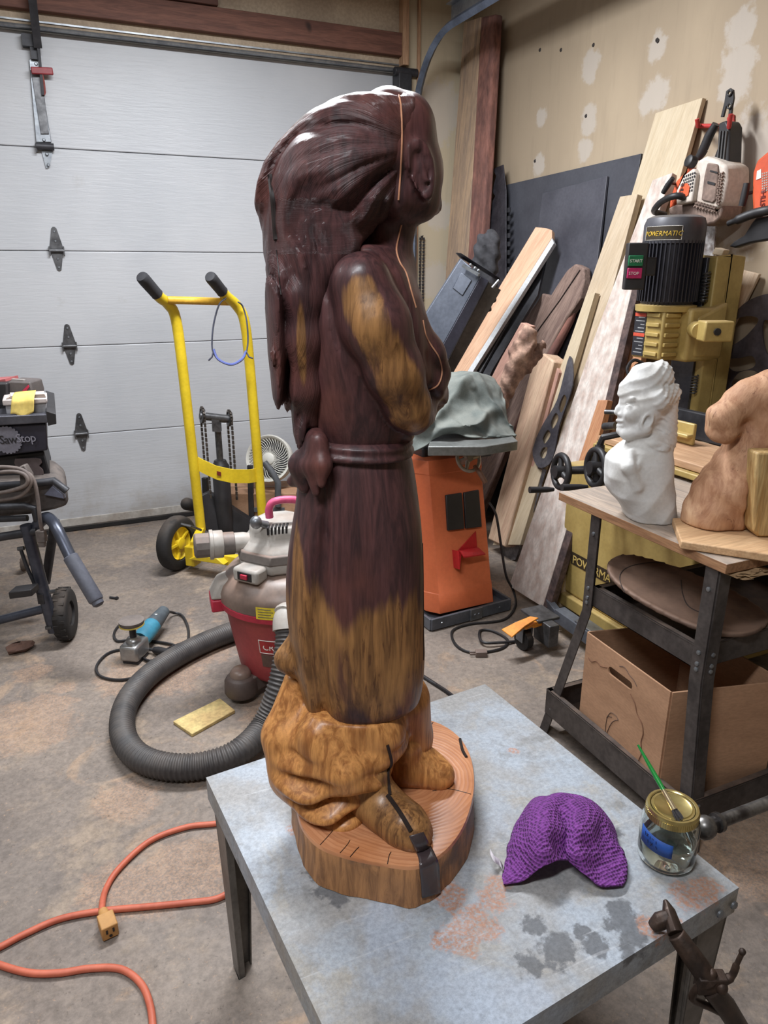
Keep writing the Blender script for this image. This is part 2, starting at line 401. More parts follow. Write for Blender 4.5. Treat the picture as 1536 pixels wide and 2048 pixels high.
# garage door in five sections
def door_mat():
    t = NT('door_steel'); g = t.noise(34, 4, (.22, 1, 2.2), .6, .6)
    a = t.mix(t.rng(t.noise(1.2, 4), .35, .65), (182, 183, 186), (170, 172, 176))
    a = t.mix(t.math('MULTIPLY', t.rng(t.noise(7, 8, None, .7), .6, .74), .3), a, (150, 146, 140))
    ge = t.n('ShaderNodeSeparateXYZ'); t.l(t.tc, ge.inputs[0])
    lowdirt = t.math('MULTIPLY', t.rng(ge.outputs[2], .5, .0), t.rng(t.noise(5, 7, None, .7), .42, .66, .0, .55))
    a = t.mix(lowdirt, a, (150, 140, 128))
    t.bump(g, .3, .004); return t.fin(a, .42)
M_door = door_mat()
M_galv = mat('galvanised', (150, 154, 158), (122, 126, 132), .38, .75, scale=14, var=.1)
M_dkst = mat('dark_steel', (62, 62, 66), (46, 46, 50), .5, .35, scale=12)
M_rub = mat('black_rubber', (36, 34, 34), (27, 26, 27), .75, scale=12, dust=(110, 96, 84), dustamt=.4)
M_dull = mat('dull_steel', (104, 104, 106), (78, 78, 80), .42, .7, scale=20, var=.15)
door = thing('door_1', 'white ribless sectional garage door', None, (0, YF, 0)); door['kind'] = 'structure'
ZS = [.012, .545, 1.018, 1.49, 1.962, 2.45]
for a, b in zip(ZS, ZS[1:]):
    m = MB().bx(XL, YF, a, XJ - .005, YF + .045, b - .0028)
    obj('panel', m, M_door, door, smooth=0, bevel=.004)
obj('backing', MB().bx(XL, YF + .008, .02, XJ - .01, YF + .044, 2.44), M_dull, door, smooth=0)
obj('bottom_seal', MB().bx(XL, YF - .012, 0, XJ - .005, YF + .03, .03), M_rub, door, bevel=.005)
obj('bottom_rail', MB().bx(XL, YF - .006, .03, XJ - .005, YF + .002, .075), mat('rail_white', (186, 182, 176), (160, 152, 144), .6), door, bevel=.002)
m = MB().bx(XL, YF - .035, 2.45, XJ - .03, YF - .03, 2.51).bx(XL, YF - .055, 2.45, XJ - .03, YF - .005, 2.455).bx(XL, YF - .05, 2.475, XJ - .03, YF - .03, 2.482)
m.tube([(XL, YF - .055, 2.452), (XJ - .03, YF - .055, 2.452)], .009).bx(XL, YF - .03, 2.505, XJ - .03, YF - .005, 2.51)
obj('top_strut', m, M_galv, door)
for z in (1.49, 1.018, .55):
    x = .073; y = YF - .001
    m = MB().prism([(x - .035, y, z), (x + .035, y, z), (x + .012, y, z + .105), (x + .004, y, z + .112), (x - .004, y, z + .112), (x - .012, y, z + .105)], (0, -.004, 0))
    m.prism([(x - .03, y, z), (x - .01, y, z - .092), (x, y, z - .098), (x + .01, y, z - .092), (x + .03, y, z)], (0, -.004, 0))
    m.cyl((x - .036, y - .012, z), (x + .036, y - .012, z), .009, n=10)
    m.bx(x - .036, y - .02, z - .022, x - .03, y, z + .02).bx(x + .03, y - .02, z - .022, x + .036, y, z + .02)
    h = obj('hinge', m, M_dull, door)
    b = MB()
    for dz in (.09, .045, -.04, -.08): b.lathe([(.006, 0), (.004, .004)], (x, y - .004, z + dz), (0, -1, 0), 8)
    obj('bolt', b, M_galv, h)
tk = [(XJ + .04, YF - .1, .05), (XJ + .04, YF - .1, 2.15)] + [(XJ + .04, YF - .1 - .42 * (1 - math.cos(a)), 2.15 + .42 * math.sin(a)) for a in [math.radians(k) for k in range(10, 91, 10)]] + [(XJ + .04, 1.0, 2.58)]
m = MB(); m.tube(tk, .022, 4); obj('track', m, mat('track_steel', (112, 122, 140), (88, 96, 112), .4, .55), door, smooth=30)
m = MB().bx(XJ + .05, 1.0, 2.56, XJ + .055, 3.75, 2.66).bx(XJ + .02, 1.0, 2.655, XJ + .055, 3.75, 2.66)
obj('angle_iron', m, M_galv, door)
m = MB().bx(XJ - .06, YF - .1, 2.3, XJ + .02, YF - .01, 2.43).cyl((XJ - .08, YF - .08, 2.44), (XJ + .06, YF - .08, 2.44), .022, n=12)
obj('top_roller_bracket', m, M_dkst, door, bevel=.004)

# opener arm on the door
D0 = YF - .002
oa = thing('door_opener_arm', 'grey steel opener arm with red release handle hanging on the garage door', 'opener arm', WY(92, 335, D0))
def dp(px, py, o=0.): return WY(px, py, D0 - o)
m = MB().prism([dp(58, 120), dp(76, 118), dp(103, 285), dp(72, 285)], (0, -.012, 0)); obj('channel', m, M_galv, oa, bevel=.002)
m = MB().prism([dp(64, 155, .014), dp(80, 155, .014), dp(86, 168, .014), dp(98, 268, .014), dp(82, 268, .014)], (0, -.006, 0)); obj('inner_plate', m, M_dull, oa, bevel=.001)
m = MB().prism([dp(82, 298), dp(106, 298), dp(100, 330), dp(96, 337), dp(92, 337)], (0, -.005, 0)); obj('foot_plate', m, M_galv, oa)
m = MB().cyl(dp(72, 292, .02), dp(108, 294, .02), .016, n=12); m.bx(*(dp(70, 285, .03)), *(dp(75, 305, .0))); obj('pivot', m, M_dkst, oa)
m = MB().bar(dp(60, -40, .16), dp(76, 95, .05), .035, .02, (0, 1, 0)); m.bar(dp(74, 60, .06), dp(86, 190, .03), .012, .008, (0, 1, 0)); m.ob(dp(58, 82, .02), (.03, 0, 0), (0, .02, 0), (0, 0, .025))
m.ob(dp(68, 105, .02), (.015, 0, 0), (0, .015, 0), (0, 0, .03)); obj('arm_rod', m, M_dkst, oa)
m = MB().bar(dp(62, 141, .04), dp(106, 143, .04), .03, .018, (0, 1, 0)); obj('handle', m, mat('red_plastic', (150, 44, 50), (128, 36, 44), .45), oa, bevel=.004, label='red release handle')
m = MB().tube([dp(84, 148, .04), dp(88, 165, .03), dp(90, 185, .03), dp(88, 190, .03)], .005, 6); obj('cord', m, mat('rope_red', (150, 80, 70), (130, 64, 60), .8), oa)
b = MB()
for px, py in ((72, 128), (84, 252), (88, 280), (94, 308), (97, 330)): b.lathe([(.008, 0), (.005, .006)], dp(px, py, .013), (0, -1, 0), 8)
obj('bolt', b, M_galv, oa)

# ------------------------------------------------------------------ steel work table
M_zinc = None
TZ = .475
TA, TB, TC = F(412, 1555, TZ), F(970, 1368, TZ), F(1478, 1775, TZ); TD = TA + (TC - TB)
def zinc_mat(c):
    t = NT('zinc_top')
    a = t.mix(t.rng(t.noise(7, 7, None, .65), .36, .62), (158, 166, 176), (148, 147, 146))
    a = t.mix(t.rng(t.noise(16, 8, None, .7), .5, .7), a, (128, 129, 130))
    a = t.mix(t.math('MULTIPLY', t.rng(t.noise(5, 6, None, .7, .6), .52, .66), .6), a, (160, 152, 138))
    a = t.mix(t.math('MULTIPLY', t.rng(t.noise(4, 5, None, .6), .56, .66), .55), a, (172, 184, 202))
    def loc(l): return [((p := F(px, py, TZ)).x - c.x, p.y - c.y, TZ, r) for px, py, r in l]
    dk = loc([(1120, 1890, .028), (1110, 1905, .03), (1190, 1890, .022), (1250, 1850, .03), (1240, 1825, .024), (1068, 1850, .02), (1165, 1863, .014), (1258, 1905, .02), (1060, 1925, .022), (1275, 1880, .02), (660, 1700, .03), (672, 1780, .035), (640, 1740, .03), (700, 1770, .03), (1235, 1665, .012), (1160, 1870, .012)])
    a = t.mix(t.math('MULTIPLY', t.spots(dk, 42, 2.6), .85), a, (88, 90, 94))
    g = t.rng(t.noise(160, 3, None, .7), .35, .62, .1, 1.)
    ru = loc([(950, 1850, .04), (985, 1800, .03), (920, 1880, .035), (1000, 1770, .02), (880, 1880, .02), (1370, 1790, .03), (1410, 1775, .03), (1330, 1850, .025), (1320, 1870, .02), (590, 1660, .02), (1025, 1500, .014), (1300, 1855, .02), (900, 1790, .03), (640, 1690, .02)])
    a = t.mix(t.math('MULTIPLY', t.math('MULTIPLY', t.spots(ru, 30, 2.6), g), .85), a, (170, 120, 92))
    a = t.mix(t.math('MULTIPLY', t.rng(t.noise(38, 8, None, .8), .56, .7), .5), a, (112, 114, 118))
    a = t.mix(t.math('MULTIPLY', t.rng(t.noise(6, 3, (1, 22, 1), .5), .66, .72), .25), a, (196, 198, 202))
    sc = t.noise(120, 6, None, .8); v = t.rng(sc, .3, .7, .74, 1.14); cc = t.n('ShaderNodeCombineColor')
    for i in range(3): t.l(v, cc.inputs[i])
    a = t.mul(1., a, cc.outputs[0]); t.bump(sc, .1, .002)
    return t.fin(a, t.rng(t.noise(12, 6), .35, .65, .42, .62), .0, .45)
tc = (TA + TC) / 2
table = thing('work_table', 'low galvanised steel work table under the dark wooden carving', 'table', (tc.x, tc.y, 0))
ex = (TB - TA).normalized(); ey = (TA - TD).normalized()
M_zinc = zinc_mat(tc)
lip = .05
m = MB().prism([TD, TC, TB, TA], (0, 0, -.004))
for p, q, o in ((TA, TB, -ey), (TB, TC, -ex), (TC, TD, ey), (TD, TA, ex)):
    m.prism([p + UP * -.003, q + UP * -.003, q + UP * -lip, p + UP * -lip], o * .004)
obj('top', m, M_zinc, table, bevel=.003, smooth=30)
M_leg = mat('worn_grey_paint', (116, 112, 108), (92, 88, 84), .5, .3, scale=10, var=.15)
for P, sx, sy in ((TA, 1, -1), (TB, -1, -1), (TC, -1, 1), (TD, 1, 1)):
    a = P + ex * sx * .006 + ey * sy * .006 + UP * -.006; b = Vector((a.x, a.y, 0)) + (ex * sx + ey * sy) * .012
    w0, w1, th = .075, .035, .004
    m = MB()
    m.prism([a, a + ex * sx * w0, b + ex * sx * w1, b], ey * sy * th)
    m.prism([a, a + ey * sy * w0, b + ey * sy * w1, b], ex * sx * th)
    m.prism([a + ex * sx * w0, a + ex * sx * w0 + ey * sy * .014, b + ex * sx * w1 + ey * sy * .014, b + ex * sx * w1], ex * sx * -th)
    m.prism([a + ey * sy * w0, a + ey * sy * w0 + ex * sx * .014, b + ey * sy * w1 + ex * sx * .014, b + ey * sy * w1], ey * sy * -th)
    obj('leg', m, M_leg, table, bevel=.0012, smooth=30)
for t_ in (.06, .03):
    p = TC + UP * -.026 - ex * (.045 if t_ == .06 else .012)
    obj('bolt', MB().lathe([(.007, 0), (.007, .003), (.004, .005)], p - ey * .003, -ey, 12), M_galv, table)
m = MB().bar(TC + UP * -.055 - ex * .12 + ey * .02, Vector((TC.x, TC.y, .28)) - ex * .03 + ey * .03, .014, .004); obj('brace', m, M_leg, table)

# ------------------------------------------------------------------ carved wooden figure
def carved_mat(hair=False):
    t = NT('carved_walnut')
    st = (26, 26, 2.2)
    g1 = t.noise(2.2, 6, st, .62, 1.4); g2 = t.noise(8, 4, st, .6, .6)
    dark = t.mix(t.rng(g1, .3, .7), (90, 58, 58), (56, 38, 40))
    dark = t.mix(t.rng(t.noise(7, 4, (1, 1, .6)), .5, .72), dark, (102, 62, 56))
    gold = t.mix(t.rng(g1, .34, .66), (156, 112, 68), (108, 75, 46))
    gold = t.mix(t.math('MULTIPLY', t.rng(t.noise(5, 6, (14, 14, 1.6), .65, 2.0), .54, .62), .7), gold, (84, 52, 32))
    gold = t.mix(t.math('MULTIPLY', t.rng(t.noise(6, 3, (3, 3, 1)), .5, .7), .6), gold, (172, 126, 76))
    at = t.n('ShaderNodeAttribute', attribute_name='sap')
    jag = t.noise(5.5, 5, (2.6, 2.6, .32), .6, 1.0); jag2 = t.noise(16, 4, (2, 2, .2), .6)
    gold = t.mix(t.rng(at.outputs['Fac'], .66, .74), gold, t.mix(t.rng(g1, .36, .66), (204, 144, 84), (150, 96, 52)))
    f = t.math('ADD', at.outputs['Fac'], t.math('MULTIPLY', t.math('SUBTRACT', jag, .5), 1.9))
    f = t.math('ADD', f, t.math('MULTIPLY', t.math('SUBTRACT', jag2, .5), .7))
    a = t.mix(t.rng(f, -.12, .3), dark, gold)
    v = t.rng(g2, .3, .7, .82, 1.1); cc = t.n('ShaderNodeCombineColor')
    for i in range(3): t.l(v, cc.inputs[i])
    a = t.mul(1., a, cc.outputs[0])
    if hair:
        sa = t.n('ShaderNodeAttribute', attribute_name='strand'); x = t.n('ShaderNodeTexNoise', noise_dimensions='1D'); x.inputs['Scale'].default_value = 30; x.inputs['Detail'].default_value = 4; x.inputs['Roughness'].default_value = .75
        t.l(sa.outputs['Fac'], x.inputs['W']); t.bump(x.outputs[0], .55, .004)
    else: t.bump(g2, .12, .0015)
    return t.fin(a, t.rng(t.noise(9, 4), .3, .7, .34, .5), 0., .36, .05)
M_carv = carved_mat(); M_hair = carved_mat(True)
M_cast = lambda: M_carv
BZ = .55                                                    # top of the log slab
st0 = F(775, 1640, TZ)
statue = thing('wood_carving', 'tall varnished wood carving of a standing woman with long swept-back hair and apron', 'sculpture', (st0.x, st0.y, TZ))
D = 1.05
# log slab, with the bark side and the ringed top
top = [(586, 1560), (594, 1615), (607, 1655), (640, 1690), (700, 1712), (770, 1726), (830, 1731), (880, 1708), (918, 1666), (940, 1615), (948, 1562), (940, 1510), (915, 1470), (868, 1442), (800, 1432), (700, 1425), (630, 1440), (592, 1490)]
tw = cat([F(x, y, BZ) for x, y in top], 4, True)
cen = sum(tw, Vector()) / len(tw)
rng = random.Random(4)
m = MB(); n = len(tw)
rings = [(.0, .35), (.0, .7), (.0, .93), (-.0012, 1.0), (-.006, 1.012)]
vs = []
for dz, k in rings: vs += [cen + (p - cen) * k + UP * (dz + (-.004 * (1 - k) if k < .9 else 0)) for p in tw]
jit = [1 + .006 * math.sin(i * 1.7) + .012 * math.sin(i * .55 + 1) + rng.uniform(-.004, .004) for i in range(n)]
for z, kk in ((BZ - .03, 1.008), (BZ - .055, 1.015), (TZ + .001, 1.025)):
    vs += [Vector((cen.x + (p.x - cen.x) * kk * (jit[i] if z < BZ - .02 else 1), cen.y + (p.y - cen.y) * kk * (jit[i]), z)) for i, p in enumerate(tw)]
fs = []; mi = []
for r in range(7):
    for k in range(n): fs.append((r * n + k, r * n + (k + 1) % n, (r + 1) * n + (k + 1) % n, (r + 1) * n + k)); mi.append(0 if r < 4 else 1)
fs += [tuple(range(n)), tuple(range(7 * n, 8 * n))]; mi += [0, 1]
m.add(vs, fs); m.mi = mi
def slab_top():
    t = NT('slab_end_grain')
    px = F(812, 1555, BZ) - Vector((st0.x, st0.y, TZ))
    w = t.noise(9, 4); off = t.n('ShaderNodeVectorMath', operation='DISTANCE'); t.l(t.tc, off.inputs[0]); off.inputs[1].default_value = px
    d = t.math('ADD', off.outputs['Value'], t.math('MULTIPLY', w, .02))
    s = t.math('SINE', t.math('MULTIPLY', d, 900.)); s2 = t.math('SINE', t.math('MULTIPLY', d, 330.))
    a = t.mix(t.rng(t.noise(7, 5), .35, .65), (196, 140, 102), (178, 118, 78))
    a = t.mix(t.rng(s, .2, 1., 0., .3), a, (140, 84, 52)); a = t.mix(t.rng(s2, .4, 1., 0., .35), a, (150, 92, 60))
    a = t.mix(t.math('MULTIPLY', t.rng(t.noise(6, 5, None, .6), .58, .7), .55), a, (128, 76, 54))
    t.bump(s, .06, .001); return t.fin(a, .3, 0, .5, .2)
def bark_mat():
    t = NT('slab_bark'); st = (30, 30, 4); g = t.noise(2.4, 6, st, .65, .8)
    a = t.mix(t.rng(g, .32, .66), (176, 126, 82), (124, 86, 56)); a = t.mix(t.rng(t.noise(9, 5), .52, .64), a, (104, 80, 62))
    t.bump(g, .6, .006); return t.fin(a, .6)
base = obj('log_base', m, [slab_top(), bark_mat()], statue, smooth=50)
M_epx = mat('dark_epoxy', (62, 52, 54), (48, 40, 42), .3, scale=8, var=.1, coat=.3)
# dark inlay from the toe over the edge and down the bark
s = [F(833, 1655, BZ + .012), F(842, 1690, BZ + .002), F(848, 1722, BZ + .001)]

# trousers and boots
f = Field((-.27, .82, BZ - .02), (.16, 1.22, .79), .004)
tr = [(1395, 612, 812, 0, .085), (1420, 596, 815, 0, .09), (1445, 578, 812, 0, .094), (1470, 565, 803, -.002, .098), (1490, 563, 792, -.003, .1), (1510, 566, 780, -.005, .1), (1530, 575, 770, -.008, .098), (1550, 588, 760, -.012, .096), (1575, 590, 756, -.014, .096)]
f.un(f.loft(rows_px(tr, D), 2.2), .001)
kx = (f.R + .1) * 6.0
fold = f.Z + .16 * np.abs(f.R + .03) ** 1.15 - .05 * (f.W - 1.0)
f.V += .013 * (1.2 - 2 * np.abs(np.sin(fold * 78 + .7 * np.sin(f.R * 34 + f.W * 20))) ** .8) * np.clip((.69 - f.Z) / .05, 0, 1) * np.clip((f.Z - BZ + .01) / .03, 0, 1)
f.V += .004 * np.sin(f.Z * 62 + f.R * 40 + f.W * 25)
knee = f.chain([(SC(762, 1470, D - .045), .03), (SC(728, 1545, D - .075), .026)]); f.un(knee, .03)
f.un(f.chain([(SC(640, 1470, D - .07), .035), (SC(690, 1545, D - .1), .028)]), .03)
f.un(f.chain([(SC(592, 1365, D + .01), .022), (SC(578, 1470, D - .01), .045), (SC(600, 1540, D - .02), .055)]), .02)
f.un(f.chain([(SC(800, 1400, D + .03), .052), (SC(812, 1470, D + .04), .046), (SC(815, 1525, D + .045), .042)]), .012)
tro, bv_tr = field_obj('trousers', f, M_carv, statue, lambda P: np.full(len(P), .75), 1)
f = Field((-.1, .8, BZ - .012), (.16, 1.2, BZ + .11), .003)
b1 = [(SZ(742, 1545, BZ + .075), .032), (SZ(738, 1588, BZ + .03), .037), (SZ(775, 1622, BZ + .02), .034), (SZ(812, 1652, BZ + .016), .033), (SZ(830, 1668, BZ + .012), .027)]
f.un(f.chain(b1, .02), .001)
f.cut(np.abs(f.cap(SZ(710, 1560, BZ + .062), SZ(790, 1575, BZ + .05), .01)) - .0 + .0008, .004) if False else None
f.V = np.maximum(f.V, BZ - .006 - f.Z)
boot, bv_b1 = field_obj('boot', f, M_carv, statue, lambda P: np.full(len(P), .62), 1)
f = Field((-.05, .9, BZ - .012), (.2, 1.25, BZ + .12), .003)
f.un(f.chain([(SZ(806, 1490, BZ + .07), .034), (SZ(812, 1528, BZ + .022), .036), (SZ(850, 1535, BZ + .02), .031), (SZ(880, 1550, BZ + .013), .026)], .02), .001)
f.V = np.maximum(f.V, BZ - .006 - f.Z)
boot2, bv_b2 = field_obj('boot', f, M_carv, statue, lambda P: np.full(len(P), .8), 1)

# apron skirt
f = Field((-.25, .88, .66), (.14, 1.22, 1.21), .004)
ap = [(858, 640, 806, 0, .07), (880, 622, 816, 0, .076), (920, 606, 825, 0, .082), (960, 594, 830, 0, .086), (1000, 586, 834, 0, .09), (1050, 574, 839, 0, .094), (1100, 567, 843, 0, .096), (1150, 566, 845, 0, .096), (1200, 571, 846, 0, .095), (1250, 580, 847, 0, .093), (1300, 589, 846, 0, .09), (1340, 597, 842, 0, .087), (1370, 602, 838, 0, .084), (1388, 607, 834, 0, .081), (1400, 618, 824, 0, .074)]
f.un(f.loft(rows_px(ap, D), 2.35), .001)
zz = np.clip((1.14 - f.Z) / .1, 0, 1)
f.V += .006 * np.sin((f.R + .02 * np.sin(f.Z * 9)) * 150 + f.W * 40) * np.clip((-.06 - f.R) / .05, 0, 1) * zz
f.V += .0025 * np.sin(f.R * 55 + f.Z * 7 + 2) * zz + .002 * np.sin(f.Z * 21 + f.R * 12 + 1)
ln = np.abs(f.R + .085 - .03 * (f.Z - .95)) ; f.V += .006 * np.exp(-(ln / .006) ** 2) * np.clip((f.W * -1 + 1.05) / .03, 0, 1)
f.un(f.chain([(SC(588, 1292, D), .018), (SC(578, 1318, D - .005), .022), (SC(592, 1335, D), .018)]), .012)
def sap_ap(P):
    zb = .935 - .10 * (P[:, 0] + .02) + .02 * np.sin(P[:, 0] * 55 + 1)
    s = (zb - P[:, 2]) / .09
    st = np.exp(-((P[:, 0] + .128) / .012) ** 2) * np.exp(-((P[:, 2] - 1.02) / .08) ** 2) * 1.3
    low = np.clip((.765 - P[:, 2]) / .06, 0, 1) * .7
    return np.clip(s, -1.2, .45) + st - low
apron, bv_ap = field_obj('apron', f, M_carv, statue, sap_ap, 1)
# sash and knot
f = Field((-.25, .92, 1.06), (.13, 1.18, 1.2), .003)
sa = [(864, 632, 812, 0, .078), (876, 618, 824, 0, .084), (888, 612, 825, 0, .087), (902, 612, 827, 0, .086)]
f.un(f.loft(rows_px(sa, D), 2.3), .001)
f.V += .0018 * np.sin(f.Z * 420 + f.R * 20)
f.un(f.ell(SC(632, 878, D - .07), (.015, .017, .016)), .01)
f.un(f.chain([(SC(624, 888, D - .072), .011), (SC(606, 930, D - .062), .019), (SC(610, 972, D - .06), .011)]), .008)
f.un(f.chain([(SC(640, 890, D - .085), .012), (SC(645, 930, D - .095), .012), (SC(643, 968, D - .1), .006)]), .006)
f.un(f.chain([(SC(604, 950, D - .06), .010), (SC(586, 962, D - .05), .009)]), .008)
f.un(f.chain([(SC(636, 880, D - .085), .012), (SC(622, 930, D - .085), .013), (SC(632, 985, D - .09), .006)]), .006)
sash, bv_sa = field_obj('sash', f, M_carv, statue, lambda P: -1.1 + .8 * np.exp(-((P[:, 0] + .118) / .01) ** 2), 1)

# body: torso, folded arms, neck, head with ear
f = Field((-.2, .78, .93), (.14, 1.26, 1.64), .0042)
to = [(510, 700, 796, 0, .05), (528, 650, 815, 0, .085), (550, 622, 828, 0, .108), (590, 608, 843, 0, .116), (640, 602, 856, 0, .114), (690, 600, 866, 0, .108), (740, 600, 864, 0, .1), (790, 602, 855, 0, .092), (840, 610, 842, 0, .082), (880, 622, 820, 0, .072)]
f.un(f.loft(rows_px(to, D), 2.2), .001)
f.un(f.cap(SC(764, 520, D + .0), SC(790, 420, D + .0), .037, .033), .02)
f.un(f.ell(SC(776, 295, D), (.052, .074, .07)), .02)
f.un(f.ell(SC(838, 348, D + .005), (.0325, .058, .05)), .012)
f.un(f.ell(SC(842, 268, D + .005), (.0195, .055, .036)), .010)
f.un(f.ell(SC(824, 236, D), (.018, .05, .026)), .010)
f.un(f.cap(SC(835, 395, D - .01), SC(866, 412, D + .015), .026, .0125), .012)
f.un(f.cap(SC(790, 395, D - .035), SC(845, 412, D - .01), .026, .018), .014)
# near arm
arm = f.chain([(SC(722, 568, D - .1), .039), (SC(752, 650, D - .108), .043), (SC(790, 745, D - .1), .037), (SC(816, 812, D - .085), .03), (SC(826, 830, D - .07), .026)], .014)
f.un(arm, .007)
f.un(f.chain([(SC(824, 832, D - .07), .028), (SC(840, 815, D - .01), .024), (SC(846, 790, D + .05), .024)], .014), .006)
f.un(f.chain([(SC(826, 640, D - .03), .016), (SC(852, 705, D - .02), .023), (SC(866, 758, D - .004), .022), (SC(868, 782, D + .03), .02), (SC(845, 790, D + .12), .025)], .016), .008)
f.un(f.cap(SC(735, 540, D - .06), SC(790, 535, D + .02), .03, .028), .02)
far = f.chain([(SC(735, 560, D + .13), .05), (SC(790, 700, D + .14), .048), (SC(835, 800, D + .1), .04)], .03); f.un(far, .02)
# collar line of the blouse and drapery folds on the chest
ch = np.clip((f.R - .0) / .03, 0, 1) * np.clip((1.31 - f.Z) / .03, 0, 1) * np.clip((f.Z - 1.05) / .05, 0, 1)
f.V += .0028 * np.sin((f.R * .8 + f.Z * .55) * 190 + 8 * f.W) * ch * (arm > .004)
f.V += .004 * np.exp(-((arm - .006) / .004) ** 2) * (f.W < D)
# ear
ec = np.array(SC(844, 342, D - .056)); a = math.radians(-14)
er = (f.R - ec[0]) * math.cos(a) - (f.Z - ec[2]) * math.sin(a); ez = (f.R - ec[0]) * math.sin(a) + (f.Z - ec[2]) * math.cos(a)
wid = .0165 + .10 * ez
el = np.sqrt((er / np.clip(wid, .007, .03)) ** 2 + (ez / .036) ** 2)
slab = np.abs(f.W - (ec[1] + .35 * (f.R - ec[0]) + .004)) - .011
ear = np.maximum((el - 1) * .016, slab)
f.un(ear, .004)
rimc = np.sqrt(((er + .002) / np.clip(wid * .66, .004, .03)) ** 2 + ((ez + .001) / .025) ** 2)
f.V = np.maximum(f.V, -np.maximum((rimc - 1) * .011, (f.W - (ec[1] + .35 * (f.R - ec[0]) - .0015))))
f.un(f.cap(tuple(ec + np.array((-.003, -.004, .008))), tuple(ec + np.array((.006, -.003, -.012))), .0035), .002)
ax = [np.array(SC(716, 600, D - .165)), np.array(SC(752, 660, D - .18)), np.array(SC(800, 770, D - .16)), np.array(SC(832, 840, D - .12))]
def sap_body(P):
    s = np.full(len(P), -1.3)
    for p, q in zip(ax, ax[1:]):
        d = q - p; t = np.clip(((P - p) @ d) / (d @ d), 0, 1); r = np.linalg.norm(P - p - t[:, None] * d, axis=1)
        s = np.maximum(s, .62 - (r / .047) ** 2.2)
    return s
body, bv_bd = field_obj('body', f, M_carv, statue, sap_body, 1)

# hair: swept back from the brow, hanging to the waist, strands cut as grooves
f = Field((-.27, .84, .93), (.09, 1.25, 1.65), .0034)
ha = [(190, 728, 795, 0, .02), (197, 700, 836, 0, .04), (210, 662, 848, 0, .06), (230, 626, 850, 0, .075), (260, 594, 846, 0, .086), (290, 567, 838, 0, .093), (330, 540, 822, 0, .098), (370, 526, 808, 0, .1), (410, 523, 798, 0, .1), (445, 526, 768, 0, .097), (475, 530, 735, 0, .095), (500, 532, 705, 0, .098), (540, 538, 680, 0, .1), (580, 546, 655, 0, .1), (620, 548, 640, 0, .1), (700, 551, 628, 0, .097), (780, 562, 622, 0, .088), (830, 582, 622, 0, .07), (868, 604, 624, 0, .04)]
f.un(f.loft(rows_px(ha, D), 2.3), .001)
E0 = np.array(SC(848, 305, D))
dr, dz = f.R - E0[0], f.Z - E0[2]
rad = np.sqrt(dr ** 2 + dz ** 2) + 1e-6
th = np.arctan2(dz, -dr) + 1.9 * rad + 3.0 * np.clip(rad - .16, 0, 1)
wv = f.W * 6 + .75 * np.sin(rad * 30 + th * 2) + .3 * np.sin(rad * 62) + .3 * np.sin(f.Z * 17)
upper = np.clip((f.Z - 1.42) / .05, 0, 1)
fade = np.clip((rad - .03) / .05, 0, 1)
def ridge(x): return 1 - np.abs(np.sin(x))
def strand_hair(P):
    r_ = np.sqrt((P[:, 0] - E0[0]) ** 2 + (P[:, 2] - E0[2]) ** 2) + 1e-6
    t_ = np.arctan2(P[:, 2] - E0[2], -(P[:, 0] - E0[0])) + 1.9 * r_ + 3.0 * np.clip(r_ - .16, 0, 1) + .06 * np.sin(r_ * 40 + P[:, 1] * 20)
    u_ = np.clip((P[:, 2] - 1.42) / .06, 0, 1)
    return t_ * 1.2 * u_ + (P[:, 0] * 9 + P[:, 1] * 7 + .12 * np.sin(P[:, 2] * 22)) * (1 - u_)
g = .013 * ridge(th * 4.6 + wv * .8) ** 1.4 + .005 * ridge(th * 12 + wv * 1.2 + 1) + .0016 * ridge(th * 34 + wv * 2)
low = (f.R - .03 * np.sin(f.Z * 11)) * 1.0 + f.W * .5
g2 = .008 * ridge(low * 55) ** 1.3 + .004 * ridge(low * 140 + 1) + .0012 * ridge(low * 400)
f.V += ((g - .0075) * upper * fade + (g2 - .007) * (1 - upper))
# the split between the flat hanging slab and the near lock, and the long check at the back
sp = f.R + .134 - .012 * np.sin((f.Z - 1.2) * 8)
f.V += .012 * np.exp(-(sp / .006) ** 2) * np.clip((1.39 - f.Z) / .05, 0, 1)
f.un(f.chain([(SC(640, 520, D - .075), .022), (SC(612, 590, D - .08), .024), (SC(608, 680, D - .078), .022), (SC(612, 780, D - .07), .018), (SC(625, 845, D - .06), .009)], .02), .006)
f.un(f.chain([(SC(735, 458, D - .045), .006), (SC(690, 495, D - .08), .014), (SC(640, 545, D - .08), .02)], .015), .012)
def sap_hair(P):
    k = np.exp(-((P[:, 0] + .106) / .009) ** 2) * np.exp(-((P[:, 2] - 1.31) / .07) ** 2) * (P[:, 1] < D - .06)
    k2 = np.exp(-((P[:, 0] + .155) / .02) ** 2) * np.exp(-((P[:, 2] - 1.5) / .05) ** 2) * .55
    k3 = np.exp(-((P[:, 0] + .17) / .014) ** 2) * np.exp(-((P[:, 2] - 1.44) / .07) ** 2) * .8
    return -1.1 + 1.7 * k + k2 + k3
hair, bv_hr = field_obj('hair', f, M_hair, statue, sap_hair, 0, strand_hair)
allb = [bv_tr, bv_b1, bv_b2, bv_ap, bv_sa, bv_bd, bv_hr]
M_glue = mat('pale_glue_line', (206, 150, 118), (186, 128, 98), .4)
for pts in ([(798, 190), (802, 215), (804, 260), (803, 310), (800, 360), (797, 400)], [(803, 450), (797, 475), (793, 500), (800, 525), (812, 545), (822, 580), (832, 615)], [(846, 640), (852, 670), (862, 690), (878, 715), (884, 745), (876, 770), (858, 780)]):
    q = drape(pts, allb)
    if len(q) > 2: obj('glue_line', MB().tube(q, .0011, 5), M_glue, statue, label='pale seam running down the carving')
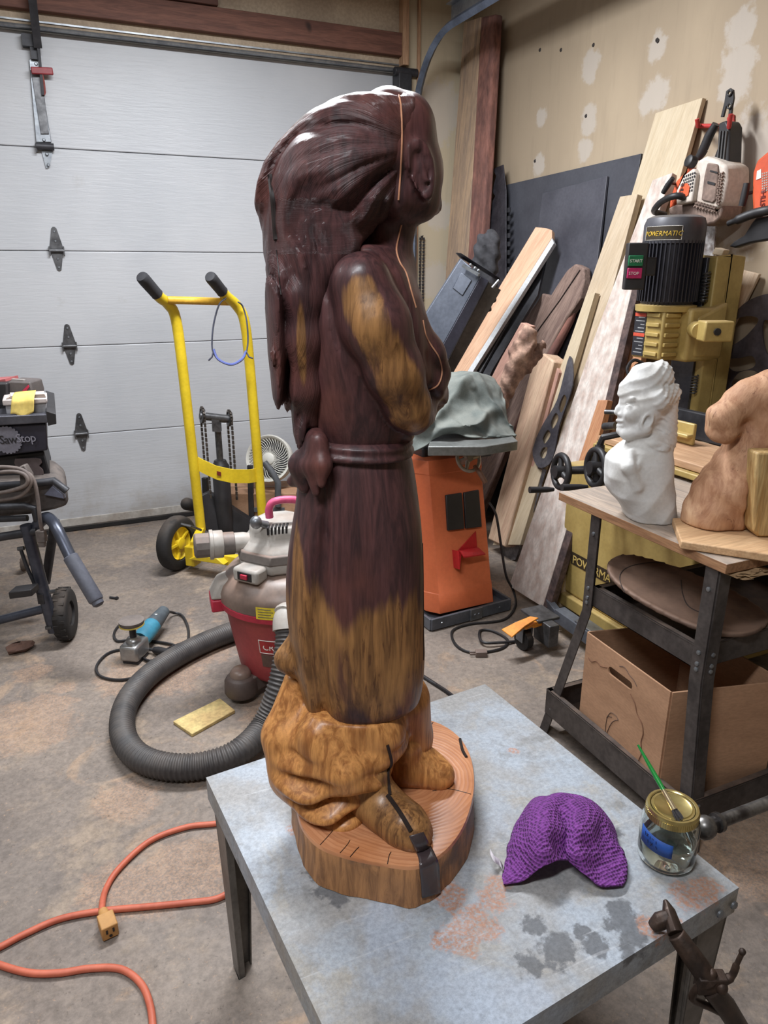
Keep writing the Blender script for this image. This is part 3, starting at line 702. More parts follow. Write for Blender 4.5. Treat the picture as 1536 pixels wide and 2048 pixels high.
M_crk = mat('dark_crack', (32, 22, 20), (24, 16, 15), .5)
for pts, r in (([(775, 1490), (783, 1525), (776, 1545), (780, 1590)], .0028), ([(775, 1590), (800, 1625), (822, 1662)], .004), ([(540, 350), (546, 400), (549, 440), (552, 480)], .0035), ([(553, 500), (558, 550), (562, 590)], .0008), ([(838, 900), (842, 1000), (846, 1150), (847, 1320)], .0012)):
    q = drape(pts, allb, .0004)
    if len(q) > 2: obj('crack_fill', MB().tube(q, r, 6), M_crk, statue)
bvb = BVHTree.FromPolygons([v.co + Vector((st0.x, st0.y, TZ)) for v in base.data.vertices], [tuple(p.vertices) for p in base.data.polygons])
LA = [(818, 1672), (826, 1690), (836, 1714), (839, 1736), (842, 1770), (844, 1806)]; RA = [(846, 1664), (856, 1684), (869, 1708), (876, 1728), (878, 1762), (880, 1795)]
ln_ = [drape([(a[0] + (b[0] - a[0]) * u, a[1] + (b[1] - a[1]) * u) for a, b in zip(LA, RA)], [bvb, bv_b1], .0015, 8) for u in np.linspace(0, 1, 7)]
n_ = min(len(q) for q in ln_); m = MB().grid([[q[i] for q in ln_] for i in range(n_)])
o = obj('inlay_strip', m, M_epx, statue, smooth=50, label='dark resin strip in the log base'); sd = o.modifiers.new('solid', 'SOLIDIFY'); sd.thickness = .004; sd.offset = 0
for pts, r in (([(868, 1442), (852, 1462), (828, 1480)], .0008), ([(948, 1590), (900, 1578), (865, 1582)], .0006), ([(640, 1690), (660, 1668), (672, 1652)], .0006), ([(680, 1706), (694, 1690), (700, 1680)], .0006), ([(920, 1478), (925, 1500), (933, 1515)], .003), ([(700, 1714), (712, 1700), (718, 1694)], .0007), ([(775, 1728), (778, 1712), (782, 1704)], .0007)):
    q = drape(pts, [bvb], .0003)
    if len(q) > 2: obj('drying_check', MB().tube(q, r, 5), M_crk, statue)

# ------------------------------------------------------------------ things on the work table
def towel_mat():
    t = NT('waffle_towel')
    v = t.n('ShaderNodeTexVoronoi'); v.inputs['Scale'].default_value = 190; v.inputs['Randomness'].default_value = .25
    t.l(t.tc, v.inputs['Vector'])
    d = t.rng(v.outputs['Distance'], .1, .6)
    a = t.mix(d, (70, 30, 84), (128, 62, 146)); a = t.mix(t.math('MULTIPLY', t.rng(t.noise(20, 4), .4, .7), .35), a, (104, 44, 122))
    t.bump(v.outputs['Distance'], .9, .006); return t.fin(a, .85)
TWZ = TZ + .004
def tw_(px, py, h): return F(px, py, TWZ + h)
rows = [[(1042, 1642, .002), (1066, 1606, .030), (1100, 1594, .044), (1132, 1590, .052), (1176, 1604, .046), (1208, 1626, .03), (1226, 1664, .004)],
        [(1030, 1668, .003), (1062, 1620, .040), (1092, 1606, .060), (1128, 1612, .054), (1168, 1622, .058), (1204, 1642, .04), (1231, 1682, .006)],
        [(1020, 1700, .003), (1056, 1650, .046), (1094, 1630, .068), (1126, 1640, .046), (1158, 1655, .060), (1196, 1668, .034), (1240, 1706, .006)],
        [(1012, 1730, .002), (1050, 1690, .036), (1090, 1664, .068), (1128, 1674, .040), (1152, 1682, .050), (1190, 1700, .026), (1250, 1734, .004)],
        [(1006, 1754, .001), (1044, 1734, .018), (1084, 1700, .054), (1126, 1702, .030), (1152, 1712, .036), (1188, 1738, .016), (1251, 1758, .002)],
        [(1008, 1772, .0), (1048, 1762, .006), (1092, 1728, .038), (1130, 1722, .024), (1152, 1730, .022), (1196, 1772, .006), (1243, 1775, .0)]]
g = smooth_grid([[tw_(*p) for p in r] for r in rows], 7)
towel = thing('towel', 'purple waffle-weave microfibre cloth crumpled on the steel table', 'cloth', F(1130, 1700, TZ))
o = obj('cloth', MB().grid(g), towel_mat(), towel, smooth=180)
tx_ = bpy.data.textures.new('towel_folds', 'CLOUDS'); tx_.noise_scale = .035; tx_.noise_depth = 1
dm = o.modifiers.new('folds', 'DISPLACE'); dm.texture = tx_; dm.strength = .012; dm.mid_level = .35
sd = o.modifiers.new('solid', 'SOLIDIFY'); sd.thickness = .0035; sd.offset = 1
m = MB(); q = [[tw_(980 + 26 * u, 1696 + 36 * u + 4 * math.sin(u * 6) + 12 * v, .012 - .010 * u + .004 * math.sin(u * 5)) for v in (0, 1)] for u in np.linspace(0, 1, 7)]
o = obj('care_tag', m.grid(q), mat('tag_white', (214, 208, 212), (196, 190, 196), .7), towel, smooth=180); sd = o.modifiers.new('s', 'SOLIDIFY'); sd.thickness = .0006

jc = F(1331, 1712, TZ); jc = F(1330, 1716, TZ)
jar = thing('jar', 'glass jar of clear liquid with a gold lid and blue tape label', 'jar', (jc.x, jc.y, TZ))
JR = .0455
def glass_mat(name, col, rough=.02, ior=1.45):
    t = NT(name); t.b.inputs['Transmission Weight'].default_value = 1; t.b.inputs['IOR'].default_value = ior
    return t.fin(col, rough)
prof = [(.030, .0), (.040, .002), (.0445, .008), (JR, .016), (JR, .074), (.0435, .083), (.0385, .089), (.0365, .092), (.0365, .104), (.0335, .104), (.0335, .092), (.040, .082), (.0425, .073), (.0425, .016), (.040, .008), (.0, .006)]
obj('glass', MB().lathe(prof, jc + UP * .001, n=40), glass_mat('clear_glass', (236, 242, 240)), jar, smooth=60)
obj('liquid', MB().lathe([(0, .0065), (.039, .009), (.0418, .017), (.0418, .047), (0, .047)], jc + UP * .001, n=40), glass_mat('water', (232, 240, 238), .0, 1.33), jar, smooth=60)
M_gold = mat('gold_lid', (206, 190, 132), (186, 168, 110), .28, .85, scale=20, var=.06)
lz = .086
pr = [(.0385, lz), (.0405, lz + .001), (.0405, lz + .016), (.0395, lz + .0185), (.036, lz + .0185), (.0345, lz + .017), (.030, lz + .017), (.029, lz + .0185), (.027, lz + .0175), (0, lz + .0172)]
obj('lid', MB().lathe(pr, jc + UP * .002, n=48), M_gold, jar, smooth=45)
m = MB()
for k in range(72):
    a = 2 * math.pi * k / 72; p = jc + Vector((math.cos(a) * .0406, math.sin(a) * .0406, lz + .009)); m.ob(p, (.0008 * math.cos(a), .0008 * math.sin(a), 0), (-.0009 * math.sin(a), .0009 * math.cos(a), 0), (0, 0, .0055))
obj('lid_ridges', m, M_gold, jar, kind='stuff')
a0 = math.atan2(-FWD.y, -FWD.x)
m = MB(); rws = []
for i in range(13):
    u = i / 12; a = a0 - math.radians(86) + math.radians(72) * u
    d = Vector((math.cos(a), math.sin(a), 0)) * (JR + .0007); s_ = .004 * u
    rws.append([jc + d + UP * (.044 - s_ + (.002 * math.sin(i * 2.1) if i in (0, 12) else 0)), jc + d + UP * (.0745 - s_ * 2.2)])
o = obj('tape_label', m.grid(rws), mat('blue_tape', (38, 86, 168), (30, 72, 148), .6), jar, smooth=180); sd = o.modifiers.new('s', 'SOLIDIFY'); sd.thickness = .0005
M_ink = mat('ink', (24, 32, 70), (20, 26, 60), .7)
m = MB()
for i, (u0, z0, u1, z1) in enumerate(((.18, .064, .2, .058), (.24, .063, .3, .058), (.3, .063, .24, .058), (.36, .062, .37, .057), (.42, .061, .48, .060), (.55, .060, .56, .055), (.3, .053, .32, .047), (.38, .052, .46, .047), (.46, .052, .4, .046), (.55, .050, .6, .046))):
    pts = []
    for (u, z) in ((u0, z0), (u1, z1)):
        a = a0 - math.radians(86) + math.radians(72) * u; pts.append(jc + Vector((math.cos(a), math.sin(a), 0)) * (JR + .0012) + UP * (z + .004))
    m.tube(pts, .0006, 4)
obj('handwriting', m, M_ink, jar, kind='stuff')
# brush lying across the lid
bz = TZ + .002 + lz + .021
b0 = F(1276, 1490, bz + .052); b3 = F(1361, 1641, bz - .005)
lidp = F(1318, 1560, bz + .014)
def bl(t): return b0.lerp(b3, t)
brush = thing('paint_brush', 'small green-handled artist brush lying across the jar lid', 'brush', (b3.x, b3.y, b3.z - .004))
pts = [bl(t) for t in (0, .1, .3, .5, .62)]; obj('handle', MB().tube(pts, [.0018, .0024, .0034, .0042, .0036], 10), mat('green_lacquer', (34, 140, 60), (28, 124, 52), .25), brush, smooth=60)
obj('ferrule', MB().tube([bl(t) for t in (.61, .66, .8, .87)], [.0036, .0038, .0044, .0052], 12), mat('ferrule', (214, 196, 160), (190, 170, 136), .25, .8), brush, smooth=60)
m = MB(); rng = random.Random(2)
dd = (b3 - b0).normalized(); sx_ = dd.cross(UP).normalized(); sy_ = dd.cross(sx_)
for i in range(60):
    a = rng.uniform(0, 6.28); r = .0045 * math.sqrt(rng.random()); of = sx_ * math.cos(a) * r + sy_ * math.sin(a) * r * .7
    m.tube([bl(.86) + of, bl(.93) + of * 1.5, bl(1.0 + rng.uniform(-.012, .015)) + of * 1.7], [.0009, .0009, .0004], 4)
obj('bristles', m, mat('bristle', (46, 42, 44), (32, 29, 31), .7), brush, kind='stuff')

# rusty pliers hung over the table edge
E1 = (TC - TD).normalized()
M_rust = mat('rusty_steel', (74, 58, 49), (50, 41, 37), .55, .5, scale=30, var=.25, bump=.3)
M_rust2 = mat('oiled_brown_steel', (64, 51, 44), (46, 38, 35), .4, .6, scale=25, var=.2)
pz = TZ + .012
A = F(1330, 1800, TZ + .035); B_ = F(1352, 1868, TZ + .02); Cc = F(1380, 1925, TZ - .03) - ey * .035; Dd = F(1428, 2010, TZ - .16) - ey * .05
pl_ = thing('locking_pliers', 'brown rusty locking pliers clamped on the near edge of the steel table', 'pliers', (Dd.x, Dd.y, Dd.z - .01))
obj('jaw', MB().tube([A, A.lerp(B_, .35), A.lerp(B_, .75), B_], [.003, .010, .0115, .012], 10), M_rust2, pl_, bevel=.001)
m = MB(); m.tube([A.lerp(B_, .5), A.lerp(B_, .5) - RGT * .014 - UP * .008, A.lerp(B_, .5) - RGT * .024 - UP * .02], [.011, .013, .009], 10)
obj('jaw_lug', m, M_rust, pl_, bevel=.002)
m = MB().tube([B_, B_.lerp(Cc, .4), Cc], [.0135, .015, .016], 10); m.ob(Cc, RGT * .02, FWD * .01, UP * .014); m.ball(Cc + RGT * .012 - FWD * .008, .009, 10, 7); m.ball(B_.lerp(Cc, .7) + RGT * .012 - FWD * .01, .008, 10, 7)
obj('body', m, M_rust, pl_, bevel=.002)
h0 = Cc + RGT * .012 - UP * .01
m = MB().tube([Cc - UP * .01, Cc.lerp(Dd, .45), Dd], [.014, .0155, .0145], 12); obj('grip', m, M_rust2, pl_, smooth=60)
m = MB().tube(cat([Cc + RGT * .014, Cc + RGT * .028 + UP * .012, Cc + RGT * .032 + UP * .035, Cc + RGT * .036 + UP * .055]), [.0065] * 6 + [.005] * 6 + [.0035] * 7, 8); m.ball(Cc + RGT * .036 + UP * .057, .005, 8, 6)
obj('trigger', m, M_rust, pl_, smooth=60)
m = MB().tube(cat([Cc - RGT * .012, Cc - RGT * .022 - UP * .03, Cc.lerp(Dd, .5) - RGT * .02, Dd - RGT * .004 + UP * .02]), .0055, 8); obj('second_grip', m, M_rust2, pl_, smooth=60)
obj('adjusting_screw', MB().lathe([(.008, 0), (.011, .003), (.011, .009), (.007, .011)], Dd, (Dd - Cc), 14), M_dull, pl_)

# vise handle reaching in from the right, on a vise and pedestal outside the frame
v0 = C(1408, 1655, 1.02); v1 = C(1900, 1466, 1.32)
vd = (v1 - v0).normalized(); vx = v1 + vd * .06
vise = thing('bench_vise', 'worn steel vise handle with a ball end at the right edge', 'vise', (vx.x, vx.y, 0))
M_vs = mat('worn_vise_steel', (128, 126, 124), (64, 60, 60), .35, .7, scale=22, var=.25)
obj('handle_bar', MB().tube([v0 + vd * .02, v1 + vd * .03], .0115, 12), M_vs, vise, smooth=60)
obj('ball_end', MB().lathe([(.004, -.019), (.013, -.016), (.0195, -.008), (.021, 0), (.0195, .009), (.014, .017), (.0125, .026), (.017, .028), (.0175, .036), (.012, .040)], v0, vd, 20), M_vs, vise, smooth=60)
obj('vise_body', MB().ob(v1 + vd * .09, vd * .06, FWD * .1, UP * .07), M_dkst, vise, bevel=.015)
obj('pedestal', MB().cyl((vx.x + vd.x * .04, vx.y + vd.y * .04, .02), v1 + vd * .09 - UP * .06, .05), M_dkst, vise)
obj('foot_plate', MB().lathe([(.19, 0), (.19, .015), (.16, .025)], (vx.x + vd.x * .04, vx.y + vd.y * .04, 0)), M_dkst, vise)

# ------------------------------------------------------------------ rolling steel cart on the right
M_cart = mat('cart_steel', (88, 82, 80), (68, 63, 62), .5, .45, scale=12, var=.18, dust=(132, 112, 98), dustamt=.5)
M_cart_in = mat('cart_dust', (104, 88, 78), (80, 68, 62), .7, .1, scale=9, var=.18)
CX0, CX1, CY0, CY1 = 1.315, 1.93, 1.06, 1.56
cart = thing('utility_cart', 'dusty grey riveted steel cart with plywood top and two tray shelves', 'cart', ((CX0 + CX1) / 2, (CY0 + CY1) / 2, 0))
M_ply = wood('plywood_top', (178, 160, 144), (150, 138, 128), .7, 4, 1, .2)
M_plyE = wood('plywood_edge', (168, 126, 90), (140, 100, 70), .75, 6, 1, .25)
m = MB().prism([(1.30, 1.655, .755), (1.30, 1.05, .755), (1.98, 1.05, .755), (1.98, 1.655, .755)], (0, 0, .024)); m.mi = [1, 0, 1, 1, 1, 1]
obj('plywood_top', m, [M_ply, M_plyE], cart, bevel=.0015)
def tray(z, h, x0, y0, x1, y1, name):
    m = MB().bx(x0, y0, z - h, x1, y1, z - h + .003)
    m.bx(x0, y0, z - h, x0 + .003, y1, z).bx(x1 - .003, y0, z - h, x1, y1, z).bx(x0, y0, z - h, x1, y0 + .003, z).bx(x0, y1 - .003, z - h, x1, y1, z)
    m.bx(x0, y0, z - .003, x0 + .018, y1, z).bx(x0, y0, z - .003, x1, y0 + .018, z).bx(x0, y1 - .018, z - .003, x1, y1, z).bx(x1 - .018, y0, z - .003, x1, y1, z)
    return obj(name, m, M_cart, cart, bevel=.001)
tray(.545, .062, CX0, 1.10, CX1, 1.485, 'middle_shelf'); tray(.155, .085, CX0 - .045, 1.03, CX1 + .05, 1.60, 'bottom_shelf')
def leg(xt, yt, xb, yb, sx, sy, zk=.46):
    m = MB(); w, t_ = .036, .004
    P = [Vector((xt, yt, .755)), Vector((xt, yt, zk)), Vector((xb, yb, 0))]
    for a, b in zip(P, P[1:]):
        m.prism([a, a + Vector((sx * w, 0, 0)), b + Vector((sx * w, 0, 0)), b], (0, -sy * t_, 0)); m.prism([a, a + Vector((0, sy * w, 0)), b + Vector((0, sy * w, 0)), b], (-sx * t_, 0, 0))
    l_ = obj('leg', m, M_cart, cart, bevel=.0008)
    for z in (.70, .535, .505, .49, .135, .095):
        for k in (0, 1):
            t2 = max(0, (zk - z) / zk); x = xt + (xb - xt) * t2; y = yt + (yb - yt) * t2
            if z == .70 and k: continue
            p = Vector((x - sx * .004, y + sy * .018, z)) if k == 0 else Vector((x + sx * .018, y - sy * .004, z))
            obj('rivet', MB().lathe([(.0062, 0), (.0055, .003), (.002, .0045)], p, (-sx, 0, 0) if k == 0 else (0, -sy, 0), 8), M_galv, l_)
leg(1.311, 1.515, 1.27, 1.615, 1, -1); leg(1.311, 1.075, 1.29, 1.02, 1, 1); leg(1.934, 1.515, 1.98, 1.615, -1, -1); leg(1.934, 1.075, 1.96, 1.02, -1, 1)
m = MB()
rng = random.Random(8)
for k in range(4):
    z = .752 - k * .003; q = []
    for i in range(9): q.append((1.318 + .02 * k * rng.random() + i * .012, 1.048 - .012 * rng.random() - .004 * k, z + rng.uniform(-.003, .003)))
    m.prism([*q, (1.42, 1.12, z), (1.318, 1.12, z)], (0, 0, -.0012))
obj('torn_veneer', m, mat('torn_paper', (186, 158, 122), (150, 118, 84), .8), cart, label='splintered veneer under the plywood corner')

# cardboard box on the bottom shelf: hollow, open, hand hole in the near end
M_cb = mat('cardboard', (176, 136, 106), (158, 120, 92), .8, scale=3, var=.1, stretch=(1, 1, 3))
ZB = .074
fl, fm, fr = Vector((1.30, 1.47, ZB)), Vector((1.285, 1.135, ZB)), Vector((1.58, 1.06, ZB))
bk = fl + fr - fm; H_ = .335
box = thing('cardboard_box', 'open brown cardboard box with hand hole and water stains on the cart bottom shelf', 'box', ((fl + fr) / 2).to_tuple())
def wall(a, b, name, hole=None, hz=H_):
    d = (b - a); n = Vector((d.y, -d.x, 0)).normalized() * .005
    m = MB(); top = UP * hz
    if hole:
        L = d.length; e = d / L; c = .46 * L; w, h, zc = .038, .012, H_ - .062
        ring = [a + e * (c + (w * (1 if abs(t_) < math.pi / 2 else -1)) + h * math.cos(t_)) + UP * (zc + h * math.sin(t_)) for t_ in [math.pi * (k / 8 - 1) + 1e-6 for k in range(17)]]
        ring = [a + e * (c + sgn * w + h * math.cos(t_)) + UP * (zc + h * math.sin(t_)) for sgn, t0 in ((1, -math.pi / 2), (-1, math.pi / 2)) for t_ in [t0 + math.pi * k / 6 for k in range(7)]]
        def onrect(p):
            q = p - (a + e * c + UP * zc); x, z = q.dot(e), q.z
            sx = (L - c if x > 0 else c) / max(abs(x), 1e-5); sz = (hz - zc if z > 0 else zc) / max(abs(z), 1e-5); s_ = min(sx, sz)
            return a + e * (c + x * s_) + UP * (zc + z * s_)
        N = len(ring); out = [onrect(p) for p in ring]
        corners = [a + d + top, a + top, a, a + d]
        for ci, p in zip((0, 0, 0, 0), corners):
            j = min(range(N), key=lambda i: (out[i] - p).length); out[j] = p
        vs = ring + out + [p + n for p in ring] + [p + n for p in out]; fs = []
        for i in range(N):
            j = (i + 1) % N
            fs += [(i, j, N + j, N + i), (2 * N + i, 3 * N + i, 3 * N + j, 2 * N + j), (i, 2 * N + i, 2 * N + j, j), (N + i, N + j, 3 * N + j, 3 * N + i)]
        m.add(vs, fs)
    else: m.prism([a, b, b + top, a + top], n)
    return obj(name, m, M_cb, box, smooth=30)
we = wall(fl, fm, 'end_panel', True); wall(fm, fr, 'side_panel'); wall(fr, bk, 'end_panel'); wall(bk, fl, 'side_panel')
obj('bottom_panel', MB().prism([fl, fm, fr, bk], (0, 0, .004)), M_cb, box)
M_st = mat('box_stain', (120, 84, 62), (104, 72, 54), .85)
e_ = (fm - fl); L = e_.length; e_ = e_ / L; nrm = Vector((e_.y, -e_.x, 0)) * -1
nn = Vector((-1, 0, 0))
def onbox(u, z): return fl + e_ * (u * L) + UP * z + Vector((e_.y, -e_.x, 0)).normalized() * .0056
st = [(.28, .272), (.2, .268), (.12, .262), (.05, .258)]
for pts in ([(.05, .262), (.1, .258), (.16, .27), (.22, .266), (.3, .275)], [(.6, .25), (.66, .235), (.7, .21), (.76, .195), (.79, .17), (.78, .14), (.8, .11), (.78, .08), (.79, .05), (.76, .03)]):
    obj('stain_edge', MB().tube([onbox(*p) for p in cat2] if False else [onbox(p.x, p.y) for p in cat([Vector((a, b, 0)) for a, b in pts], 4)], .0016, 5), M_st, box)
m = MB()
for pts in ([(.36, .125), (.4, .15), (.46, .155), (.5, .148)], [(.5, .148), (.44, .13), (.4, .1), (.37, .06)], [(.37, .06), (.36, .1), (.37, .13), (.42, .14)], [(.33, .08), (.36, .04), (.42, .02)], [(.44, .305), (.5, .313), (.56, .302)], [(.56, .302), (.62, .296), (.66, .285)]):
    m.tube([onbox(p.x, p.y) for p in cat([Vector((a, b, 0)) for a, b in pts], 4)], .0011, 4)
obj('scuff_marks', m, mat('box_scuff', (92, 72, 62), (80, 62, 54), .85), box, kind='stuff')

# seat shell lying in the middle tray
f = Field((.45, 1.25, .46), (1.35, 2.2, .75), .006)
q0 = np.array(SZ(1225, 1150, .575)); q1 = np.array(SZ(1480, 1262, .535))
aR = (q1 - q0)[:2]; Ls = np.linalg.norm(aR); aR /= Ls
uu = (f.R - q0[0]) * aR[0] + (f.W - q0[1]) * aR[1]; vv = -(f.R - q0[0]) * aR[1] + (f.W - q0[1]) * aR[0]
un_ = uu / Ls; wv_ = .135 + .015 * np.clip(un_, 0, 1)
edge = ((np.abs(un_ - .55) / .58) ** 2.6 + (np.abs(vv - .02) / wv_) ** 2.4) ** (1 / 2.5) - 1
hgt = .592 - .055 * un_ + .012 * np.clip(1 - np.abs(vv / .13) ** 2, 0, 1) + .018 * np.exp(-((un_ - .62) / .12) ** 2 - (vv / .05) ** 2) + .012 * np.exp(-(np.clip(edge, -1, 1) / .12) ** 2)
f.V = np.maximum(edge * .1, np.abs(f.Z - hgt) - .008)
seat = thing('seat_shell', 'dusty brown moulded plastic seat shell lying in the middle tray of the cart', 'seat', rw((q0[0] + q1[0]) / 2, (q0[1] + q1[1]) / 2, .50).to_tuple())
_, bv_se = field_obj('shell', f, mat('dusty_plastic', (116, 92, 78), (96, 76, 66), .7, scale=6, var=.1, dust=(140, 112, 94), dustamt=.5), seat, None, 2)
for pts in ([(1268, 1205), (1246, 1178), (1240, 1150), (1262, 1132), (1310, 1125), (1360, 1132), (1400, 1150)], [(1362, 1160), (1366, 1190), (1380, 1215), (1420, 1232)]):
    q = drape(pts, [bv_se], .0005)
    if len(q) > 2: obj('groove', MB().tube(q, .0014, 5), M_crk_ if False else mat('seat_groove', (58, 48, 44), (48, 40, 36), .8), seat)

# white plaster bust
TOPZ = .779
f = Field((.52, 1.60, TOPZ - .01), (.86, 2.02, 1.24), .003)
DB = 1.82
f.un(f.loft(rows_px([(1045, 1256, 1348, 0, .07), (1020, 1247, 1347, 0, .078), (985, 1222, 1345, 0, .084), (950, 1214, 1343, 0, .082), (918, 1217, 1342, 0, .075), (896, 1236, 1340, 0, .066), (876, 1262, 1338, 0, .05), (860, 1272, 1336, 0, .045)], DB), 2.6), .001)
f.un(f.cap(SC(1296, 910, DB), SC(1284, 850, DB), .042, .042), .02)
f.un(f.ell(SC(1288, 808, DB), (.056, .062, .072)), .012)                         # cranium
f.un(f.ell(SC(1263, 824, DB - .002), (.033, .042, .058)), .012)                  # face mass
f.un(f.chain([(SC(1250, 802, DB), .0075), (SC(1238, 817, DB), .0085), (SC(1235, 824, DB), .0088)], .004), .006)     # nose
f.un(f.cap(SC(1241, 829, DB - .012), SC(1246, 828, DB - .016), .0065), .004)     # nostril wing
f.un(f.cap(SC(1244, 860, DB - .004), SC(1250, 864, DB - .012), .0145, .013), .008)  # chin
f.un(f.cap(SC(1236, 841, DB - .002), SC(1245, 842, DB - .022), .0056, .004), .003)  # lips
f.un(f.cap(SC(1237, 851, DB - .002), SC(1246, 851, DB - .020), .0058, .004), .003)
f.cut(f.cap(SC(1234, 846, DB - .004), SC(1250, 847, DB - .036), .0022), .002)    # mouth line
f.un(f.cap(SC(1247, 800, DB - .008), SC(1266, 796, DB - .042), .0085, .007), .008)  # brow ridge
f.cut(f.ell(SC(1258, 811, DB - .044), (.015, .016, .010)), .004)                # eye socket
f.un(f.ell(SC(1259, 812, DB - .036), (.0085, .008, .0052)), .001)                # eye
f.un(f.cap(SC(1253, 807, DB - .040), SC(1266, 809, DB - .046), .0022), .002)     # upper lid
f.un(f.cap(SC(1254, 868, DB - .02), SC(1290, 858, DB - .05), .016, .016), .010)  # jaw
f.un(f.ell(SC(1266, 828, DB - .040), (.02, .014, .016)), .012)                   # cheekbone
f.un(f.chain([(SC(1262, 782, DB), .034), (SC(1290, 764, DB), .046), (SC(1318, 752, DB), .038), (SC(1322, 738, DB), .022)], .012), .010)   # hair on top
f.un(f.chain([(SC(1290, 788, DB - .035), .018), (SC(1318, 798, DB - .045), .028), (SC(1340, 786, DB - .01), .030)], .012), .003)
f.un(f.chain([(SC(1322, 810, DB), .042), (SC(1322, 880, DB), .040)], .02), .012)
f.un(f.ell(SC(1306, 884, DB - .036), (.030, .030, .020)), .003)                  # bun of hair
f.un(f.ell(SC(1318, 894, DB - .042), (.030, .026, .020)), .004)
hairm = np.clip((f.R - .668) / .02, 0, 1) * np.clip((f.Z - .955) / .02, 0, 1)
st_ = np.sin((f.Z * 1.0 + f.R * .55) * 210 + 2.2 * np.sin(f.R * 55 + f.W * 20))
f.V += .0022 * np.abs(st_) * hairm + .0006 * np.sin((f.Z + f.R * .5) * 620 + f.W * 60) * hairm
up_ = np.clip((f.Z - 1.075) / .02, 0, 1); f.V += .003 * np.abs(np.sin((f.Z - f.R * .9) * 130 + 2 * np.sin(f.R * 40))) * up_
f.V += (.0022 * np.sin(f.R * 90 + f.Z * 35) * np.sin(f.Z * 60 + f.W * 50) + .0025 * np.abs(np.sin(f.R * 45 - f.Z * 30 + 1))) * np.clip((.925 - f.Z) / .04, 0, 1)
ec = np.array(SC(1292, 842, DB - .052)); er = (f.R - ec[0]) - .25 * (f.Z - ec[2]); ez = f.Z - ec[2]
el = np.sqrt((er / .0145) ** 2 + (ez / .024) ** 2); f.un(np.maximum(np.abs(el - .84) * .013 - .0030, np.abs(f.W - ec[1]) - .0115), .002)
f.un(f.ell(tuple(ec + np.array((.002, .003, -.016))), (.008, .008, .008)), .003)
f.cut(f.ell(tuple(ec + np.array((-.001, -.010, .002))), (.006, .009, .010)), .003)
f.cut(f.chain([(SC(1234, 935, DB - .07), .003), (SC(1250, 975, DB - .088), .006), (SC(1264, 1012, DB - .086), .003)], .006), .006)
f.un(f.chain([(SC(1262, 905, DB - .05), .010), (SC(1258, 935, DB - .07), .016), (SC(1276, 975, DB - .075), .012)], .01), .010)
f.un(f.chain([(SC(1290, 905, DB - .045), .010), (SC(1272, 935, DB - .07), .010)], .006), .006)
f.un(f.cap(SC(1234, 918, DB + .02), SC(1230, 960, DB + .02), .028, .028), .012)
f.V = np.maximum(f.V, TOPZ + .001 - f.Z)
bc = rw(*SC(1290, 1000, DB)); bust = thing('plaster_bust', 'white plaster bust of a head in profile standing on the cart', 'sculpture', (bc.x, bc.y, TOPZ))
field_obj('bust', f, mat('plaster', (216, 216, 215), (206, 204, 200), .75, scale=10, var=.05, bump=.15, bscale=120), bust, None, 0)

# board and carved wooden pieces at the right edge
M_pale = wood('pale_board', (214, 176, 134), (190, 150, 110), .7, 5, 0, .15)
bd = [F(1345, 1035, .80), F(1362, 1082, .80), F(1600, 1118, .80), F(1640, 1040, .80)]
m = MB().prism(bd, (0, 0, -.0195)); obd = obj('wood_board', m, [M_pale], smooth=30, bevel=.003)
tag(obd, 'pale wooden board under the carved brown piece on the cart', 'board')
M_cw = None
def rootwood():
    t = NT('raw_carved_wood'); g = t.noise(3, 7, (6, 6, 2.5), .65, 2.2)
    a = t.mix(t.rng(g, .32, .66), (196, 152, 118), (160, 114, 84)); a = t.mix(t.rng(t.noise(5, 5, None, .6, 1.), .52, .68), a, (214, 176, 140))
    a = t.mix(t.math('MULTIPLY', t.rng(t.noise(4, 6, (9, 9, 3), .7, 1.5), .6, .68), .7), a, (112, 72, 50))
    t.bump(t.noise(14, 5, (4, 4, 1.5), .7), .3, .006); return t.fin(a, .7)
M_cw = rootwood(); DW = 1.72
f = Field((.66, 1.56, .79), (1.2, 1.9, 1.24), .0045)
f.un(f.chain([(SC(1432, 862, DW - .02), .020), (SC(1446, 838, DW - .02), .036), (SC(1490, 803, DW), .042), (SC(1560, 790, DW), .05)], .02), .001)
f.un(f.chain([(SC(1436, 868, DW - .03), .018), (SC(1454, 866, DW - .03), .025), (SC(1474, 856, DW - .02), .02)], .01), .005)
f.un(f.chain([(SC(1532, 830, DW), .055), (SC(1502, 890, DW), .056), (SC(1474, 945, DW), .062), (SC(1448, 990, DW), .072), (SC(1424, 1030, DW - .01), .072)], .02), .008)
f.un(f.chain([(SC(1470, 980, DW - .02), .07), (SC(1472, 1030, DW - .03), .05)], .03), .03)
f.un(f.cap(SC(1540, 800, DW), SC(1560, 900, DW), .07), .03)
f.cut(f.chain([(SC(1432, 852, DW - .07), .004), (SC(1462, 850, DW - .085), .007), (SC(1482, 845, DW - .09), .004)], .006), .008)
f.cut(f.chain([(SC(1545, 860, DW - .08), .008), (SC(1524, 900, DW - .09), .012), (SC(1512, 960, DW - .09), .014), (SC(1506, 1060, DW - .08), .02)], .01), .01)
f.V += .003 * np.sin(f.R * 60 + f.Z * 45) * np.sin(f.Z * 80 - f.W * 40)
f.V = np.maximum(np.maximum(f.V, .8012 - f.Z), (f.R - 1.1))
wc = rw(*SC(1470, 1000, DW)); wsc = thing('raw_wood_carving', 'rough unfinished brown wood carving with a hooked head on the cart', 'sculpture', (wc.x, wc.y, .801))
field_obj('carving', f, M_cw, wsc, None, 1)
DP = 1.60
m = MB(); pp_ = [(1514, 905), (1506, 1062), (1516, 1078), (1545, 1088), (1600, 1080), (1600, 905)]
m.prism([C(x, y, DP) for x, y in pp_], FWD * .05)
